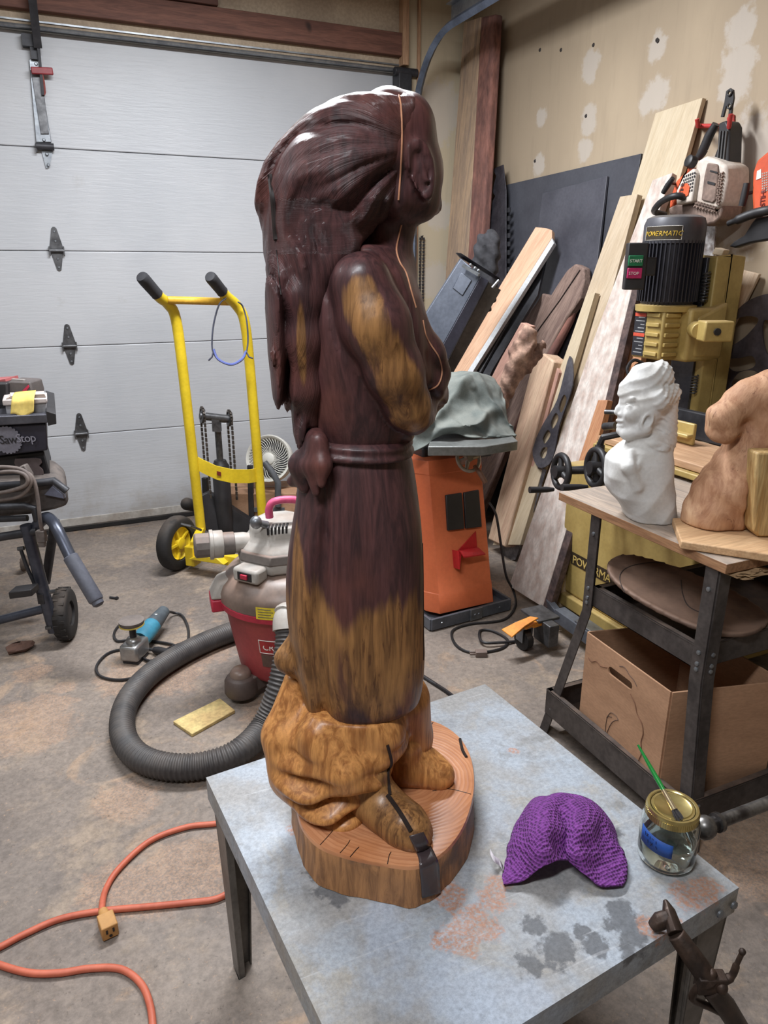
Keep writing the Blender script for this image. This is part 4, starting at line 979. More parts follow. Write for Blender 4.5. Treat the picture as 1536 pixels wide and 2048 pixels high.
zmin = min(p.z for p in m.v); m.v = [Vector((p.x, p.y, max(p.z, .8015))) for p in m.v]
tag(obj('wood_offcut', m, wood('ringed_pine', (206, 176, 122), (170, 132, 80), .6, 7, 2, .25), bevel=.006), 'pale yellow wood offcut beside the hooked carving at the right edge', 'wood')

# ------------------------------------------------------------------ gold mortising machine
M_gp = mat('gold_paint', (186, 162, 100), (168, 144, 84), .45, .1, scale=5, var=.06, dust=(176, 150, 120), dustamt=.4)
M_gm = mat('motor_grey', (78, 78, 84), (64, 64, 70), .45, .2, scale=6, var=.06, dust=(120, 116, 112), dustamt=.4)
M_fin = mat('motor_fins', (54, 53, 60), (44, 43, 50), .5, .2, scale=6, var=.05)
M_bk = mat('black_plastic', (42, 40, 42), (32, 31, 33), .5, scale=8, var=.08)
M_white = mat('print_white', (226, 222, 214), (220, 216, 208), .7)
M_yel_t = mat('print_gold', (206, 170, 60), (190, 154, 48), .6)
MX, MY = 2.05, 2.085                                        # axis of the motor
mort = thing('mortising_machine', 'gold floor mortising machine with grey finned motor beside the right wall', 'machine', (2.08, 2.0, 0))
mz = lambda py: C(1345, py, MX * SY + MY * CY).z
z0, z1, zt = mz(602), mz(482), mz(432)
R_ = .098
obj('motor_cap', MB().lathe([(R_ + .004, z1 - .01), (R_ + .006, z1), (R_ + .006, zt - .03), (R_ - .002, zt - .008), (R_ - .02, zt), (0, zt + .003)], (MX, MY, 0), n=40), M_gm, mort, smooth=35)
mot = obj('motor_body', MB().lathe([(R_ - .012, z0 - .012), (R_ - .006, z0), (R_ - .006, z1 - .005), (R_ - .02, z1)], (MX, MY, 0), n=40), M_fin, mort, smooth=35)
fm_ = None
for k in range(44):
    a = 2 * math.pi * k / 44; d = Vector((math.cos(a), math.sin(a), 0)); t_ = Vector((-d.y, d.x, 0))
    m = MB().ob(Vector((MX, MY, (z0 + z1) / 2)) + d * (R_ - .002), d * .008, t_ * .0022, UP * (z1 - z0) / 2)
    if fm_ is None: fm_ = obj('fin', m, M_fin, mot, smooth=0); fr_ = d; continue
    c_ = fm_.copy(); COL.objects.link(c_); c_.parent = mot
    piv = Vector((MX, MY, 0)) - ORG[mort.name]; rm = Matrix.Rotation(a, 4, 'Z')
    c_.matrix_local = Matrix.Translation(piv) @ rm @ Matrix.Translation(-piv)
obj('motor_flange', MB().lathe([(R_ - .02, z0 - .035), (R_ + .006, z0 - .034), (R_ + .008, z0 - .014), (R_ - .01, z0 - .01)], (MX, MY, 0), n=40), M_gp, mort)
# name plate on the cap, facing the room
va = math.atan2(-MY, -MX) - .30
def oncyl(a, z, r): return Vector((MX + math.cos(a) * r, MY + math.sin(a) * r, z))
rws = [[oncyl(va - .80 + 1.35 * u, zt - .082, R_ + .0065), oncyl(va - .80 + 1.35 * u, zt - .036, R_ + .0065)] for u in np.linspace(0, 1, 13)]
pl_ = obj('name_plate', MB().grid(rws), mat('plate_dark', (58, 48, 34), (50, 42, 30), .5), mort, smooth=180)
m = MB()
ed = [oncyl(va - .79 + 1.33 * u, zt - .081, R_ + .007) for u in np.linspace(0, 1, 13)] + [oncyl(va - .79 + 1.33 * u, zt - .037, R_ + .007) for u in np.linspace(1, 0, 13)]
obj('plate_border', m.tube(ed, .0007, 4, closed=True), M_white, pl_)
wd_ = 'POWERMATIC'
wt_ = [1., 1.1, 1.45, .95, 1., 1.3, 1.05, .95, .55, 1.]; ac_ = 0.
for ch, wt in zip(wd_, wt_):
    a = va - .77 + 1.30 * ac_ / sum(wt_); ac_ += wt; d = Vector((math.cos(a + .05), math.sin(a + .05), 0)); xd = Vector((-d.y, d.x, 0))
    text(ch, .0225, oncyl(a, zt - .068, R_ + .0075), xd, UP, M_yel_t, pl_, ex=.0005, shear=.2)
# switch box
sw = C(1270, 533, 2.62); ax_ = (RGT * .92 - FWD * .1).normalized(); an = ax_.cross(UP).normalized(); an = -an if an.dot(FWD) > 0 else an
m = MB().ob(sw, ax_ * .033, an * .022, UP * .076); m.ob(sw + ax_ * .03 - an * .01, ax_ * .04, an * .012, UP * .03)
sb = obj('switch_box', m, M_bk, mort, bevel=.004)
for nm, dz, cc, w_ in (('start_button', .018, ((28, 112, 70), (24, 98, 62)), 'START'), ('stop_button', -.022, ((176, 36, 92), (156, 30, 80)), 'STOP')):
    p = sw - ax_ * .005 + an * .024 + UP * dz
    b = obj(nm, MB().ob(p, ax_ * .024, an * .007, UP * .017), mat(nm, cc[0], cc[1], .4), sb, bevel=.002)
    xd = ax_ if ax_.cross(UP).dot(an) > 0 else -ax_
    text(w_, .014, p + an * .0075 - xd * .020 - UP * .005, xd, UP, M_white, sb)
# head casting below the motor
hx = Vector((.0, .0, 0))
hz0 = mz(715)
m = MB().bx(MX - .075, MY - .075, hz0, MX + .07, MY + .07, z0 - .03); hd = obj('head', m, M_gp, mort, bevel=.008)
m = MB()
for k in range(5): zz_ = hz0 + .02 + k * .034; m.ob((MX - .035, MY - .078, zz_), (.032, 0, 0), (0, .006, 0), (0, 0, .007)); 
for k in range(5): zz_ = hz0 + .02 + k * .034; m.ob((MX - .078, MY - .03, zz_), (.005, 0, 0), (0, .032, 0), (0, 0, .007))
obj('cooling_louvre', m, M_gp, hd, bevel=.002, kind='stuff')
lab = obj('warning_label', MB().bx(MX - .0772, MY + .008, hz0 + .008, MX - .0755, MY + .066, z0 - .04), mat('label_black', (44, 44, 50), (36, 36, 42), .55), hd)
m = MB()
for zz_ in (z0 - .048, (z0 + hz0) / 2 - .018): m.bx(MX - .0782, MY + .009, zz_ - .006, MX - .0766, MY + .065, zz_ + .006)
obj('label_band', m, mat('label_orange', (206, 84, 62), (190, 70, 52), .55), hd, label='orange warning band')
m = MB()
for k in range(14):
    zz_ = hz0 + .018 + k * .0125
    if abs(zz_ - ((z0 + hz0) / 2 - .018)) < .009: continue
    m.bx(MX - .0779, MY + .014, zz_, MX - .077, MY + .058 - .012 * (k % 3), zz_ + .0035)
obj('label_text_lines', m, mat('label_grey', (150, 150, 152), (140, 140, 142), .6), hd, kind='stuff')
m = MB().bx(MX + .0, MY - .125, hz0 - .005, MX + .15, MY + .05, z0 - .02); m.prism([(MX + .03, MY - .13, z0 - .05), (MX + .17, MY - .13, z0 - .0), (MX + .17, MY - .13, hz0), (MX + .03, MY - .13, hz0 + .01)], (0, .1, 0))
obj('slide_casting', m, M_gp, mort, bevel=.012)
m = MB().cyl((MX + .02, MY - .13, (z0 + hz0) / 2 + .01), (MX - .03, MY - .2, (z0 + hz0) / 2 + .01), .028)
kb = obj('lever_boss', m, M_gp, mort, bevel=.003)
kc = Vector((MX - .0, MY - .235, (z0 + hz0) / 2 + .012))
obj('lever_hub', MB().ob(kc, Vector((.045, -.02, 0)), Vector((.014, .032, 0)), UP * .034), M_gp, mort, bevel=.006)
for p_, d_ in ((kc + Vector((-.03, -.035, 0)), Vector((-.35, -.9, 0))), (kc + Vector((.035, -.045, 0)), Vector((.4, -.9, 0)))):
    obj('socket', MB().lathe([(.012, -.004), (.012, .002), (.006, .003)], kc + d_.normalized() * .036 + Vector((d_.x * .03, 0, 0)), d_, 14), M_bk, mort)
# column with dovetail slide
CYO = 2.14; cz1 = LP(1450, 512, 2.22).z; tz_ = .835
m = MB().bx(2.235, CYO - .15, tz_ - .03, 2.31, CYO - .02, cz1); m.prism([(2.235, CYO - .02, tz_), (2.235, CYO - .15, tz_), (2.17, CYO - .15, tz_), (2.17, CYO - .12, tz_)], (0, 0, cz1 - tz_))
obj('column', m, M_gp, mort, bevel=.006)
obj('dovetail_slide', MB().bx(2.165, CYO - .11, tz_ + .06, 2.235, CYO - .0, cz1 - .005), mat('slide_steel', (98, 98, 106), (80, 80, 88), .4, .6), mort, bevel=.002)
sp = [(2.15 + .012 * math.cos(a), MY - .075 + .012 * math.sin(a), hz0 + .2 + a * .0018) for a in np.linspace(0, 2 * math.pi * 9, 110)]
obj('spring', MB().tube(sp, .0028, 5), M_dull, mort, smooth=60)
sp = [(2.15 + .011 * math.cos(a), MY - .085 + .011 * math.sin(a), hz0 - .13 + a * .0016) for a in np.linspace(0, 2 * math.pi * 7, 84)]
obj('spring', MB().tube(sp, .0026, 5), M_dull, mort, smooth=60)
q = cat([C(1300, 735, 2.6), C(1270, 720, 2.6), C(1255, 735, 2.58), C(1258, 752, 2.57), C(1275, 775, 2.57), C(1290, 765, 2.6), C(1282, 730, 2.6), C(1268, 738, 2.6), C(1275, 770, 2.6)], 6)
obj('power_cord', MB().tube(q, .006, 6), M_bk, mort, smooth=60)
# table: iron base, wooden table top, fence, hold-down
M_tt = wood('mortiser_board', (196, 158, 124), (172, 134, 102), .65, 5, 1, .15)
m = MB().bx(1.74, 1.2, .812, 2.0, 2.02, .836); obj('wooden_table', m, M_tt, mort, bevel=.003)
obj('table_casting', MB().bx(1.72, 1.25, .79, 1.98, 2.02, .81).bx(1.74, 1.98, .74, 1.8, 2.03, .815).bx(1.76, 1.68, .68, 1.96, 1.95, .79), M_gp, mort, bevel=.004)
obj('fence', MB().bx(2.0, 1.2, .836, 2.03, 2.2, .93), M_dkst, mort, bevel=.004)
fp = LP(1375, 895, 1.93); m = MB().bx(1.915, fp.y - .03, .837, 1.93, fp.y + .22, .91).bx(1.89, fp.y - .03, .862, 1.92, fp.y + .22, .876); obj('hold_down', m, M_gp, mort, bevel=.004)
obj('work_stop', MB().bx(1.80, fp.y + .02, .837, 1.83, fp.y + .06, .85), mat('orange_plastic', (232, 150, 50), (214, 132, 40), .5), mort, bevel=.004)
obj('clamp_screw', MB().cyl((1.80, 2.06, .855), (1.80, 2.0, .87), .014).cyl((1.83, 2.10, .9), (1.9, 1.98, .91), .009), M_dull, mort)
def wheel(px, py, X, r, nm):
    c = LP(px, py, X); m = MB(); axd = Vector((-.96, .18, .05)).normalized()
    m.ring(c, axd, r, .0115, 32, 8); x = axd.orthogonal().normalized(); y = axd.cross(x)
    for k in range(3):
        a = 2 * math.pi * k / 3 + .5; d = x * math.cos(a) + y * math.sin(a); m.tube([c + d * .015, c + d * r], [.012, .008], 8)
    m.cyl(c - axd * .02, c + axd * .025, .022); m.cyl(c - axd * .13, c, .011)
    w_ = obj(nm, m, M_bk, mort, smooth=50)
    h = c + (-y if y.z > 0 else y) * r * .95 * .6 + UP * -.05 + axd * .01
    obj('crank_handle', MB().tube([h, h + axd * .03, h + axd * .095], [.007, .011, .0125], 12), M_bk, w_, smooth=50)
wheel(1122, 943, 1.60, .058, 'handwheel'); wheel(1192, 935, 1.60, .06, 'handwheel')
m = MB().tube([LP(1200, 890, 1.62), LP(1206, 875, 1.62), LP(1240, 868, 1.66), LP(1262, 868, 1.7)], [.012, .012, .011, .01], 8); m.cyl(LP(1200, 890, 1.62), LP(1196, 965, 1.62), .016)
obj('clamp_lever', m, M_bk, mort, smooth=40)
obj('wheel_shaft', MB().cyl((1.60, 2.09, .70), (1.9, 2.0, .71), .013).ob((1.78, 1.99, .715), (.05, 0, 0), (0, .06, 0), (0, 0, .05)), M_dkst, mort)
# cabinet with lettering and mobile base
CFX = 1.85
m = MB().bx(CFX, 1.62, .10, 2.27, 2.31, .66); cabn = obj('cabinet', m, M_gp, mort, bevel=.012)
obj('cabinet_skirt', MB().bx(CFX - .02, 1.60, .045, 2.29, 2.33, .10), M_gp, mort, bevel=.006)
obj('cabinet_neck', MB().bx(1.88, 1.68, .66, 2.25, 2.25, .70), M_gp, mort, bevel=.01)
pa = LP(1146, 1108, CFX - .002); lb = MB().bx(CFX - .0015, pa.y - .36, pa.z - .045, CFX, pa.y + .01, pa.z + .008)
nb = obj('name_band', lb, mat('plate_dark', (58, 48, 34), (50, 42, 30), .5), mort)
text('POWERMATIC', .05, Vector((CFX - .002, pa.y - .0, pa.z - .038)), (0, -1, 0), (0, 0, 1), mat('print_cream', (206, 178, 104), (196, 168, 94), .6), nb, sp=.92)
m = MB().bar((1.73, 2.14, .075), (1.73, 1.3, .055), .05, .055); m.bar((1.80, 2.37, .06), (2.35, 2.37, .06), .03, .05); m.bar((1.73, 2.14, .06), (1.80, 2.37, .06), .03, .05)
obj('base_rail', m, mat('blue_grey_paint', (104, 108, 116), (86, 90, 98), .45, .3), mort, bevel=.003)
obj('base_joint', MB().bar((1.738, 2.02, .078), (1.738, 1.86, .073), .058, .06), M_galv, mort, bevel=.003)
def op(px, py, z): return F(px, py, z)
cz = F(1050, 1303)
obj('caster_plate', MB().ob(op(1080, 1228, .125), (.05, 0, 0), (0, .06, 0), (0, 0, .006)).ob(op(1092, 1262, .08), (.022, 0, 0), (0, .05, 0), (0, 0, .045)), M_dull, mort, bevel=.003)
cw = Vector((cz.x + .005, cz.y + .02, .0446))
m = MB().ob(cw + Vector((-.02, .0, .03)), (.004, .002, 0), (0, .022, 0), (0, 0, .035)).ob(cw + Vector((.022, .0, .03)), (.004, .002, 0), (0, .022, 0), (0, 0, .035)).ob(cw + UP * .06, (.03, 0, 0), (0, .028, 0), (0, 0, .006))
cst = obj('caster_fork', m, M_galv, mort, bevel=.002)
obj('caster_wheel', MB().lathe([(.03, -.017), (.042, -.014), (.0445, 0), (.042, .014), (.03, .017)], cw, (1, .1, 0), 24), M_rub, cst, smooth=40)
pd = [op(1003, 1258, .12), op(1030, 1245, .14), op(1060, 1232, .15), op(1078, 1235, .145), op(1050, 1252, .135), op(1024, 1274, .11)]
o = obj('pedal', MB().prism(pd, (0, 0, -.005)), mat('orange_plastic', (232, 150, 50), (214, 132, 40), .5), mort, bevel=.002, label='orange foot pedal')
obj('pedal_arm', MB().bar(op(1050, 1256, .12), op(1085, 1240, .12), .012, .01).bar(op(1062, 1250, .115), op(1092, 1240, .115), .03, .014), mat('orange_plastic', (232, 150, 50), (214, 132, 40), .5), mort)

# ------------------------------------------------------------------ orange machine under the canvas cover
M_or = mat('orange_paint', (206, 108, 68), (194, 98, 60), .45, scale=4, var=.05)
M_orr = mat('red_paint', (188, 32, 40), (168, 26, 34), .4)
A0, A1 = F(862, 1226, .06), F(993, 1203, .06)
A0 = F(864, 1232, .055); A1 = F(994, 1202, .055)
xv = (A1 - A0); dv = Vector((-xv.y, xv.x, 0)).normalized() * .36; 
T0 = C(840, 930, 2.80); T1 = C(968, 916, 2.80 + (A1 - A0).dot(FWD))
T0.z = T1.z = .672
orm = thing('machine_cabinet', 'bright orange machine cabinet with red switch paddle under a grey canvas cover', 'machine', ((A0.x + A1.x) / 2, A0.y + .15, 0))
cut_ = (A1 - A0) * .09
def ring_(B0, B1, z, k=1.):
    a = B0.copy(); b = B1.copy(); a.z = b.z = z; d = b - a
    n = Vector((-d.y, d.x, 0)).normalized()
    return [a + d * .0 + n * .05, a + d * .12, b - d * .06, b + n * .03, b + n * .34, a - d * .05 + n * .34]
def lerp2(t): return A0.lerp(T0, t), A1.lerp(T1, t)
m = MB(); vs = []; zs = [(.055, 0, 1.), (.135, .13, 1.), (.137, .131, .985), (.615, .9, .985), (.617, .902, 1.), (.672, 1, 1.)]
for z, t_, k in zs:
    a, b = lerp2(t_); r = ring_(a, b, z); c = sum(r, Vector()) / 6; vs += [c + (p - c) * k for p in r]
fs = [(i * 6 + j, i * 6 + (j + 1) % 6, (i + 1) * 6 + (j + 1) % 6, (i + 1) * 6 + j) for i in range(5) for j in range(6)] + [(5, 4, 3, 2, 1, 0), tuple(range(30, 36))]
ocab = obj('cabinet', m.add(vs, fs), M_or, orm, bevel=.008, smooth=35)
dn = Vector((xv.y, -xv.x, 0)).normalized()
def of(px, py, lift=0.):                                    # on the sloping front face
    a, b = A0.copy(), A1.copy(); n = (b - a).cross(T0 - a).normalized(); r, w, u = ray(px, py); d = rw(r, w, u)
    o = Vector((0, 0, EYE)); t = (a - o).dot(n) / d.dot(n); p = o + d * t
    n = n if n.dot(d) < 0 else -n
    return p + n * lift
nf = of(900, 1000, 1.) - of(900, 1000, 0.)
for q in ([(889, 990), (921, 985), (926, 1057), (893, 1061)], [(925, 985), (955, 979), (961, 1053), (929, 1057)]):
    obj('rubber_pad', MB().prism([of(*p) for p in q], nf * .012), M_bk, orm, bevel=.003)
obj('switch_bracket', MB().prism([of(904, 1099), of(911, 1101), of(907, 1136)], nf * .05), M_orr, orm, bevel=.001)
obj('switch_paddle', MB().prism([of(911, 1105), of(951, 1062), of(954, 1100)], nf * .004).prism([of(905, 1098, .06), of(912, 1110, .06), of(958, 1104, .05), of(954, 1094, .01), of(912, 1100, .01)], UP * -.006), M_orr, orm, bevel=.001, label='red switch paddle')
mb_ = mat('blue_grey_paint', (104, 108, 116), (86, 90, 98), .45, .3)
q0_, q1_ = F(862, 1250, .03), F(1020, 1208, .03)
e1 = (q1_ - q0_).normalized(); e2 = Vector((-e1.y, e1.x, 0)); L_ = (q1_ - q0_).length
m = MB().bar(q0_, q1_, .012, .05).bar(q0_, q0_ + e2 * .42, .012, .05).bar(q1_, q1_ + e2 * .42, .012, .05).bar(q0_ + e2 * .42, q1_ + e2 * .42, .012, .05)
m.prism([q0_ + UP * -.004, q1_ + UP * -.004, q1_ + e2 * .42 + UP * -.004, q0_ + e2 * .42 + UP * -.004], UP * .004)
obj('mobile_base', m, mb_, orm, bevel=.002)
obj('base_joint', MB().bar(q0_.lerp(q1_, .47) - e2 * .008, q0_.lerp(q1_, .62) - e2 * .008, .006, .052), M_galv, orm, bevel=.002)
m = MB()
for t_ in (.12, .52, .57, .85): m.lathe([(.006, 0), (.004, .004)], q0_.lerp(q1_, t_) - e2 * (.0115 if .45 < t_ < .6 else .006), -e2, 8)
obj('bolt_heads', m, M_galv, orm, kind='stuff')
# machine table, handwheel
tzm = .775; tb = [F(846, 905, tzm), F(975, 905, tzm), F(1037, 880, tzm), F(1010, 862, tzm), F(850, 862, tzm)]
tb = [F(856, 893, tzm), F(966, 893, tzm), F(1036, 882, tzm), F(1005, 853, tzm), F(870, 853, tzm)]
obj('cast_table', MB().prism(tb, UP * -.036), mat('cast_iron', (138, 140, 138), (116, 118, 116), .4, .5), orm, bevel=.003)
trc = (T0 + T1) / 2 - nf * .17
obj('trunnion', MB().ob(trc + UP * .03, e1 * .11, e2 * .1, UP * .045).ob(trc + UP * .03 + e1 * .2, e1 * .06, e2 * .08, UP * .04), M_dkst, orm, bevel=.01)
hc = of(913, 917, .09); had = nf.normalized() * .9 + UP * .25; had.normalize()
m = MB().ring(hc, had, .05, .0075, 32, 8); x = had.orthogonal().normalized(); y = had.cross(x)
for k in range(3): a = 2 * math.pi * k / 3 + .3; m.tube([hc, hc + (x * math.cos(a) + y * math.sin(a)) * .05], [.011, .007], 8)
m.cyl(hc - had * .07, hc + had * .015, .014)
hw = obj('handwheel', m, mat('cast_aluminium', (176, 168, 156), (148, 140, 130), .4, .5), orm, smooth=50)
kk = of(928, 945, .12); obj('crank_handle', MB().tube([of(922, 930, .1), kk, of(936, 963, .13)], [.007, .011, .010], 10), mat('crank_grip', (128, 90, 70), (104, 74, 58), .6), hw, smooth=50)
# canvas cover
def cv(px, py, d): return C(px, py, d)
rowsC = [[(800, 770, 3.02), (850, 752, 3.04), (900, 744, 3.06), (950, 744, 3.06), (985, 752, 3.05), (1003, 775, 3.04)],
         [(800, 790, 2.94), (850, 768, 2.96), (900, 752, 2.98), (945, 748, 2.98), (985, 765, 2.98), (1008, 800, 2.98)],
         [(800, 820, 2.88), (850, 800, 2.89), (905, 768, 2.88), (942, 760, 2.88), (975, 790, 2.90), (1014, 826, 2.92)],
         [(800, 845, 2.82), (850, 828, 2.80), (900, 806, 2.83), (950, 806, 2.86), (985, 818, 2.87), (1022, 850, 2.88)],
         [(800, 866, 2.76), (850, 848, 2.72), (900, 840, 2.79), (950, 846, 2.75), (985, 843, 2.83), (1030, 862, 2.86)],
         [(800, 890, 2.70), (850, 862, 2.74), (900, 852, 2.71), (950, 862, 2.78), (985, 868, 2.76), (1033, 874, 2.84)],
         [(800, 915, 2.68), (848, 892, 2.70), (890, 868, 2.74), (945, 873, 2.74), (990, 876, 2.77), (1032, 880, 2.82)]]
gg = smooth_grid([[cv(*p) for p in r] for r in rowsC], 6)
fr = random.Random(3)
nr_, nc_ = len(gg), len(gg[0])
for i in range(nr_):
    for j in range(nc_):
        u, v = j / (nc_ - 1), i / (nr_ - 1); e_w = math.sin(math.pi * v) ** .5
        gg[i][j] = gg[i][j] + (UP * .7 - FWD * .5) * e_w * (.030 * (1 - abs(math.sin(u * 7.5 + v * 5.5 + .6))) ** 2 + .022 * (1 - abs(math.sin(u * 9 - v * 8 + 1.7))) ** 2 - .008)
m = MB().grid(gg)
M_cvs = mat('canvas', (104, 110, 106), (82, 88, 86), .9, scale=5, var=.1, bump=.1, bscale=200, dust=(140, 140, 132), dustamt=.4)
cov = obj('canvas_cover', m, M_cvs, smooth=180); tag(cov, 'grey canvas dust cover draped over the orange machine', 'cover')
sd = cov.modifiers.new('solid', 'SOLIDIFY'); sd.thickness = .004; sd.offset = -1
tx = bpy.data.textures.new('wrinkle', 'CLOUDS'); tx.noise_scale = .09; tx.noise_depth = 1; tx.noise_type = 'HARD_NOISE'
ds = cov.modifiers.new('wrinkle', 'DISPLACE'); ds.texture = tx; ds.strength = .012; ds.mid_level = .5
cov.modifiers.move(1, 0)
ss = cov.modifiers.new('sub', 'SUBSURF'); ss.levels = ss.render_levels = 1; cov.modifiers.move(2, 0)
obj('covered_head', MB().tube([C(850, 830, 3.0), C(960, 830, 3.0)], .05, 10), M_dkst, orm)
# its power cord
pts = [C(978, 1005, 2.98), C(992, 1030, 2.96), C(1002, 1090, 2.95), C(1012, 1150, 2.93), F(1028, 1185, .012), F(1030, 1215, .006), F(1005, 1240, .006), F(940, 1248, .006), F(905, 1262, .006), F(912, 1290, .006), F(945, 1305, .006), F(1000, 1298, .006), F(1015, 1280, .006), F(985, 1262, .006), F(960, 1262, .006), F(965, 1284, .016), F(1000, 1285, .016), F(1030, 1283, .006)]
tag(obj('power_cord', MB().tube(cat(pts, 8), .0055, 6), M_bk, smooth=60), 'black power cord lying looped on the floor beside the orange cabinet', 'cord')
q = [F(842, 1350, .006), F(870, 1368, .006), F(905, 1392, .006), F(960, 1440, .006), F(1010, 1500, .006)]
tag(obj('floor_cable', MB().tube(cat(q, 6), .007, 6), M_bk, smooth=60), 'dark cable running over the floor towards the back of the steel table', 'cord')
c = F(962, 1312, .0); m = MB().ob(c + UP * .012, RGT * .022, FWD * .014, UP * .011)
for s_ in (-.007, .007): m.ob(c + UP * .012 - RGT * .032 + FWD * s_, RGT * .012, FWD * .002, UP * .004)
tag(obj('plug_cap', m, mat('grey_plug', (128, 112, 104), (104, 90, 84), .5), bevel=.003), 'small grey plug lying on the floor in front of the orange cabinet', 'plug')

# ------------------------------------------------------------------ timber and scrap leaning on the right wall
def IPL(px, py, p0, n):
    r, w, u = ray(px, py); d = rw(r, w, u); o = Vector((0, 0, EYE)); return o + d * ((p0 - o).dot(n) / d.dot(n))
def lean(name, label, ctg, pts, x0, s, th, m, parent=None, bevel=.002, group=None, plane=None):
    P = [LP(px, py, x0, s) for px, py in pts] if plane is None else [IPL(px, py, *plane) for px, py in pts]
    nrm = Vector((1, 0, -s)).normalized() if plane is None else plane[1]                   # away from the room
    c = sum(P, Vector()) / len(P)
    far = max(P, key=lambda p: (p - c).length); az = (far - c).normalized()
    if az.z < 0: az = -az
    az = (az - nrm * az.dot(nrm)).normalized(); ax = nrm.cross(az).normalized()
    fr = Matrix(((ax.x, nrm.x, az.x, c.x), (ax.y, nrm.y, az.y, c.y), (ax.z, nrm.z, az.z, c.z), (0, 0, 0, 1)))
    mb = MB().prism(P, nrm * th)
    if parent is not None: return obj(name, mb, m, parent, bevel=bevel, smooth=30)
    return tag(obj(name, mb, m, frame=fr, bevel=bevel, smooth=30), label, ctg, group)
W_wh = mat('whitewashed_board', (206, 196, 188), (178, 160, 150), .85, scale=30, stretch=(1, 1, .5), var=.2, bscale=120)
W_pale = wood('pale_pine', (194, 176, 152), (180, 160, 134), .7, 4, 2, .12)
W_yel = wood('yellow_pine', (198, 182, 156), (186, 168, 140), .7, 3, 2, .1)
W_org = wood('orange_fir', (196, 146, 108), (172, 118, 84), .7, 5, 2, .18)
W_grey = wood('weathered_slab', (150, 126, 114), (118, 96, 88), .85, 7, 2, .25)
W_post = wood('weathered_post', (186, 158, 130), (148, 128, 112), .85, 3, 2, .2, True)
M_bark = mat('bark', (150, 104, 92), (108, 76, 70), .9, scale=22, stretch=(1, 1, .3), var=.3, bump=.8, bscale=45)
M_blk = mat('black_sheet', (72, 73, 80), (58, 58, 65), .6, scale=3, var=.08)
M_blk2 = mat('black_sheet_worn', (80, 80, 88), (62, 62, 70), .5, scale=4, var=.1)
M_bar = mat('saw_bar_steel', (66, 64, 70), (48, 46, 52), .5, .5, scale=14, var=.2)
wp_ = lean('plank', 'rough whitish plank leaning on the right wall, speckled with plaster, before the mortiser', 'plank', [(1018, 1172), (1085, 1214), (1205, 823), (1268, 560), (1345, 345), (1305, 360), (1189, 674)], 1.72, .345, .035, W_wh)
kid(wp_, 'bark_edge', MB().prism([LP(x, y, 1.722, .345) for x, y in ((1085, 1214), (1205, 823), (1268, 560), (1281, 560), (1219, 823), (1099, 1217))], Vector((.03, 0, -.01))), mat('dark_bark', (92, 74, 70), (62, 50, 50), .85, scale=20, var=.3), bevel=.002)
lean('plank', 'tall wide pale plank leaning on the wall behind the chainsaw', 'plank', [(1062, 1100), (1150, 1100), (1405, 195), (1311, 226), (1262, 392)], 2.16, .11, .022, W_yel)
lean('plank', 'pale yellow plank with square top left of the whitish plank', 'plank', [(1000, 1085), (1090, 1085), (1275, 388), (1240, 393), (1173, 586)], 1.98, .19, .03, W_pale)
lean('plank', 'narrow short pine plank standing left of the pale yellow plank', 'plank', [(985, 1090), (1040, 1090), (1190, 585), (1172, 590), (1129, 712)], 1.93, .20, .03, W_yel)
lean('plank', 'orange-brown fir plank leaning between the whitish plank and the gold machine', 'plank', [(1085, 1150), (1150, 1150), (1250, 905), (1285, 700), (1290, 655), (1256, 660), (1205, 830)], 1.86, .27, .03, W_org)
lean('plank', 'second fir plank lower down beside the gold cabinet', 'plank', [(1068, 1200), (1100, 1212), (1190, 900), (1215, 800), (1196, 800)], 1.80, .22, .03, W_org)
lean('wood_block', 'short pine block standing on the floor left of the gold cabinet', 'wood', [(1090, 1205), (1120, 1215), (1125, 1150), (1098, 1145)], 1.83, 0., .05, W_pale)
lean('square_timber', 'square pale timber with pinkish side leaning behind the orange machine', 'timber', [(975, 1078), (1010, 1095), (1107, 722), (1086, 706), (1067, 716)], 1.92, .16, .09, wood('pink_beam', (210, 182, 154), (190, 156, 132), .7, 4, 2, .15), bevel=.008)
lean('plank', 'second slim pinkish beam standing beside the square pale beam', 'plank', [(1010, 1095), (1024, 1092), (1118, 745), (1108, 722)], 1.95, .16, .08, wood('pink_side', (186, 146, 130), (160, 122, 108), .75, 4, 2, .15))
DG = (F(725, 1080), (LP(1090, 456, 2.28) - F(725, 1080)).cross(Vector((.42, -1, 0))).normalized())
if DG[1].x < 0: DG = (DG[0], -DG[1])
def DGo(k): return (DG[0] + DG[1] * k, DG[1])
dgp = lean('plank', 'long pale plank with painted white edge leaning diagonally beside the grey steel case', 'plank', [(690, 1080), (760, 1080), (937, 739), (1104, 475), (1104, 460), (1092, 456), (1071, 454), (998, 575), (902, 739)], 0, 0, .03, wood('peach_plank', (214, 176, 146), (196, 154, 124), .7, 4, 2, .12), plane=DGo(0.))
kid(dgp, 'painted_edge', MB().prism([IPL(x, y, *DGo(.001)) for x, y in ((760, 1082), (772, 1082), (948, 739), (1108, 486), (1104, 476), (937, 739))], DG[1] * .025), mat('white_edge', (206, 208, 210), (190, 192, 194), .6), bevel=.001)
lean('rail', 'thin dark steel rail leaning right of the diagonal pale plank', 'rail', [(775, 1080), (792, 1080), (964, 739), (1086, 520), (1082, 514), (952, 739)], 0, 0, .015, M_dull, plane=DGo(.04))
lean('rail', 'black steel channel behind the thin dark rail', 'rail', [(792, 1080), (830, 1080), (985, 739), (1075, 590), (1090, 520), (1086, 514), (964, 739)], 0, 0, .02, M_dkst, plane=DGo(.06))
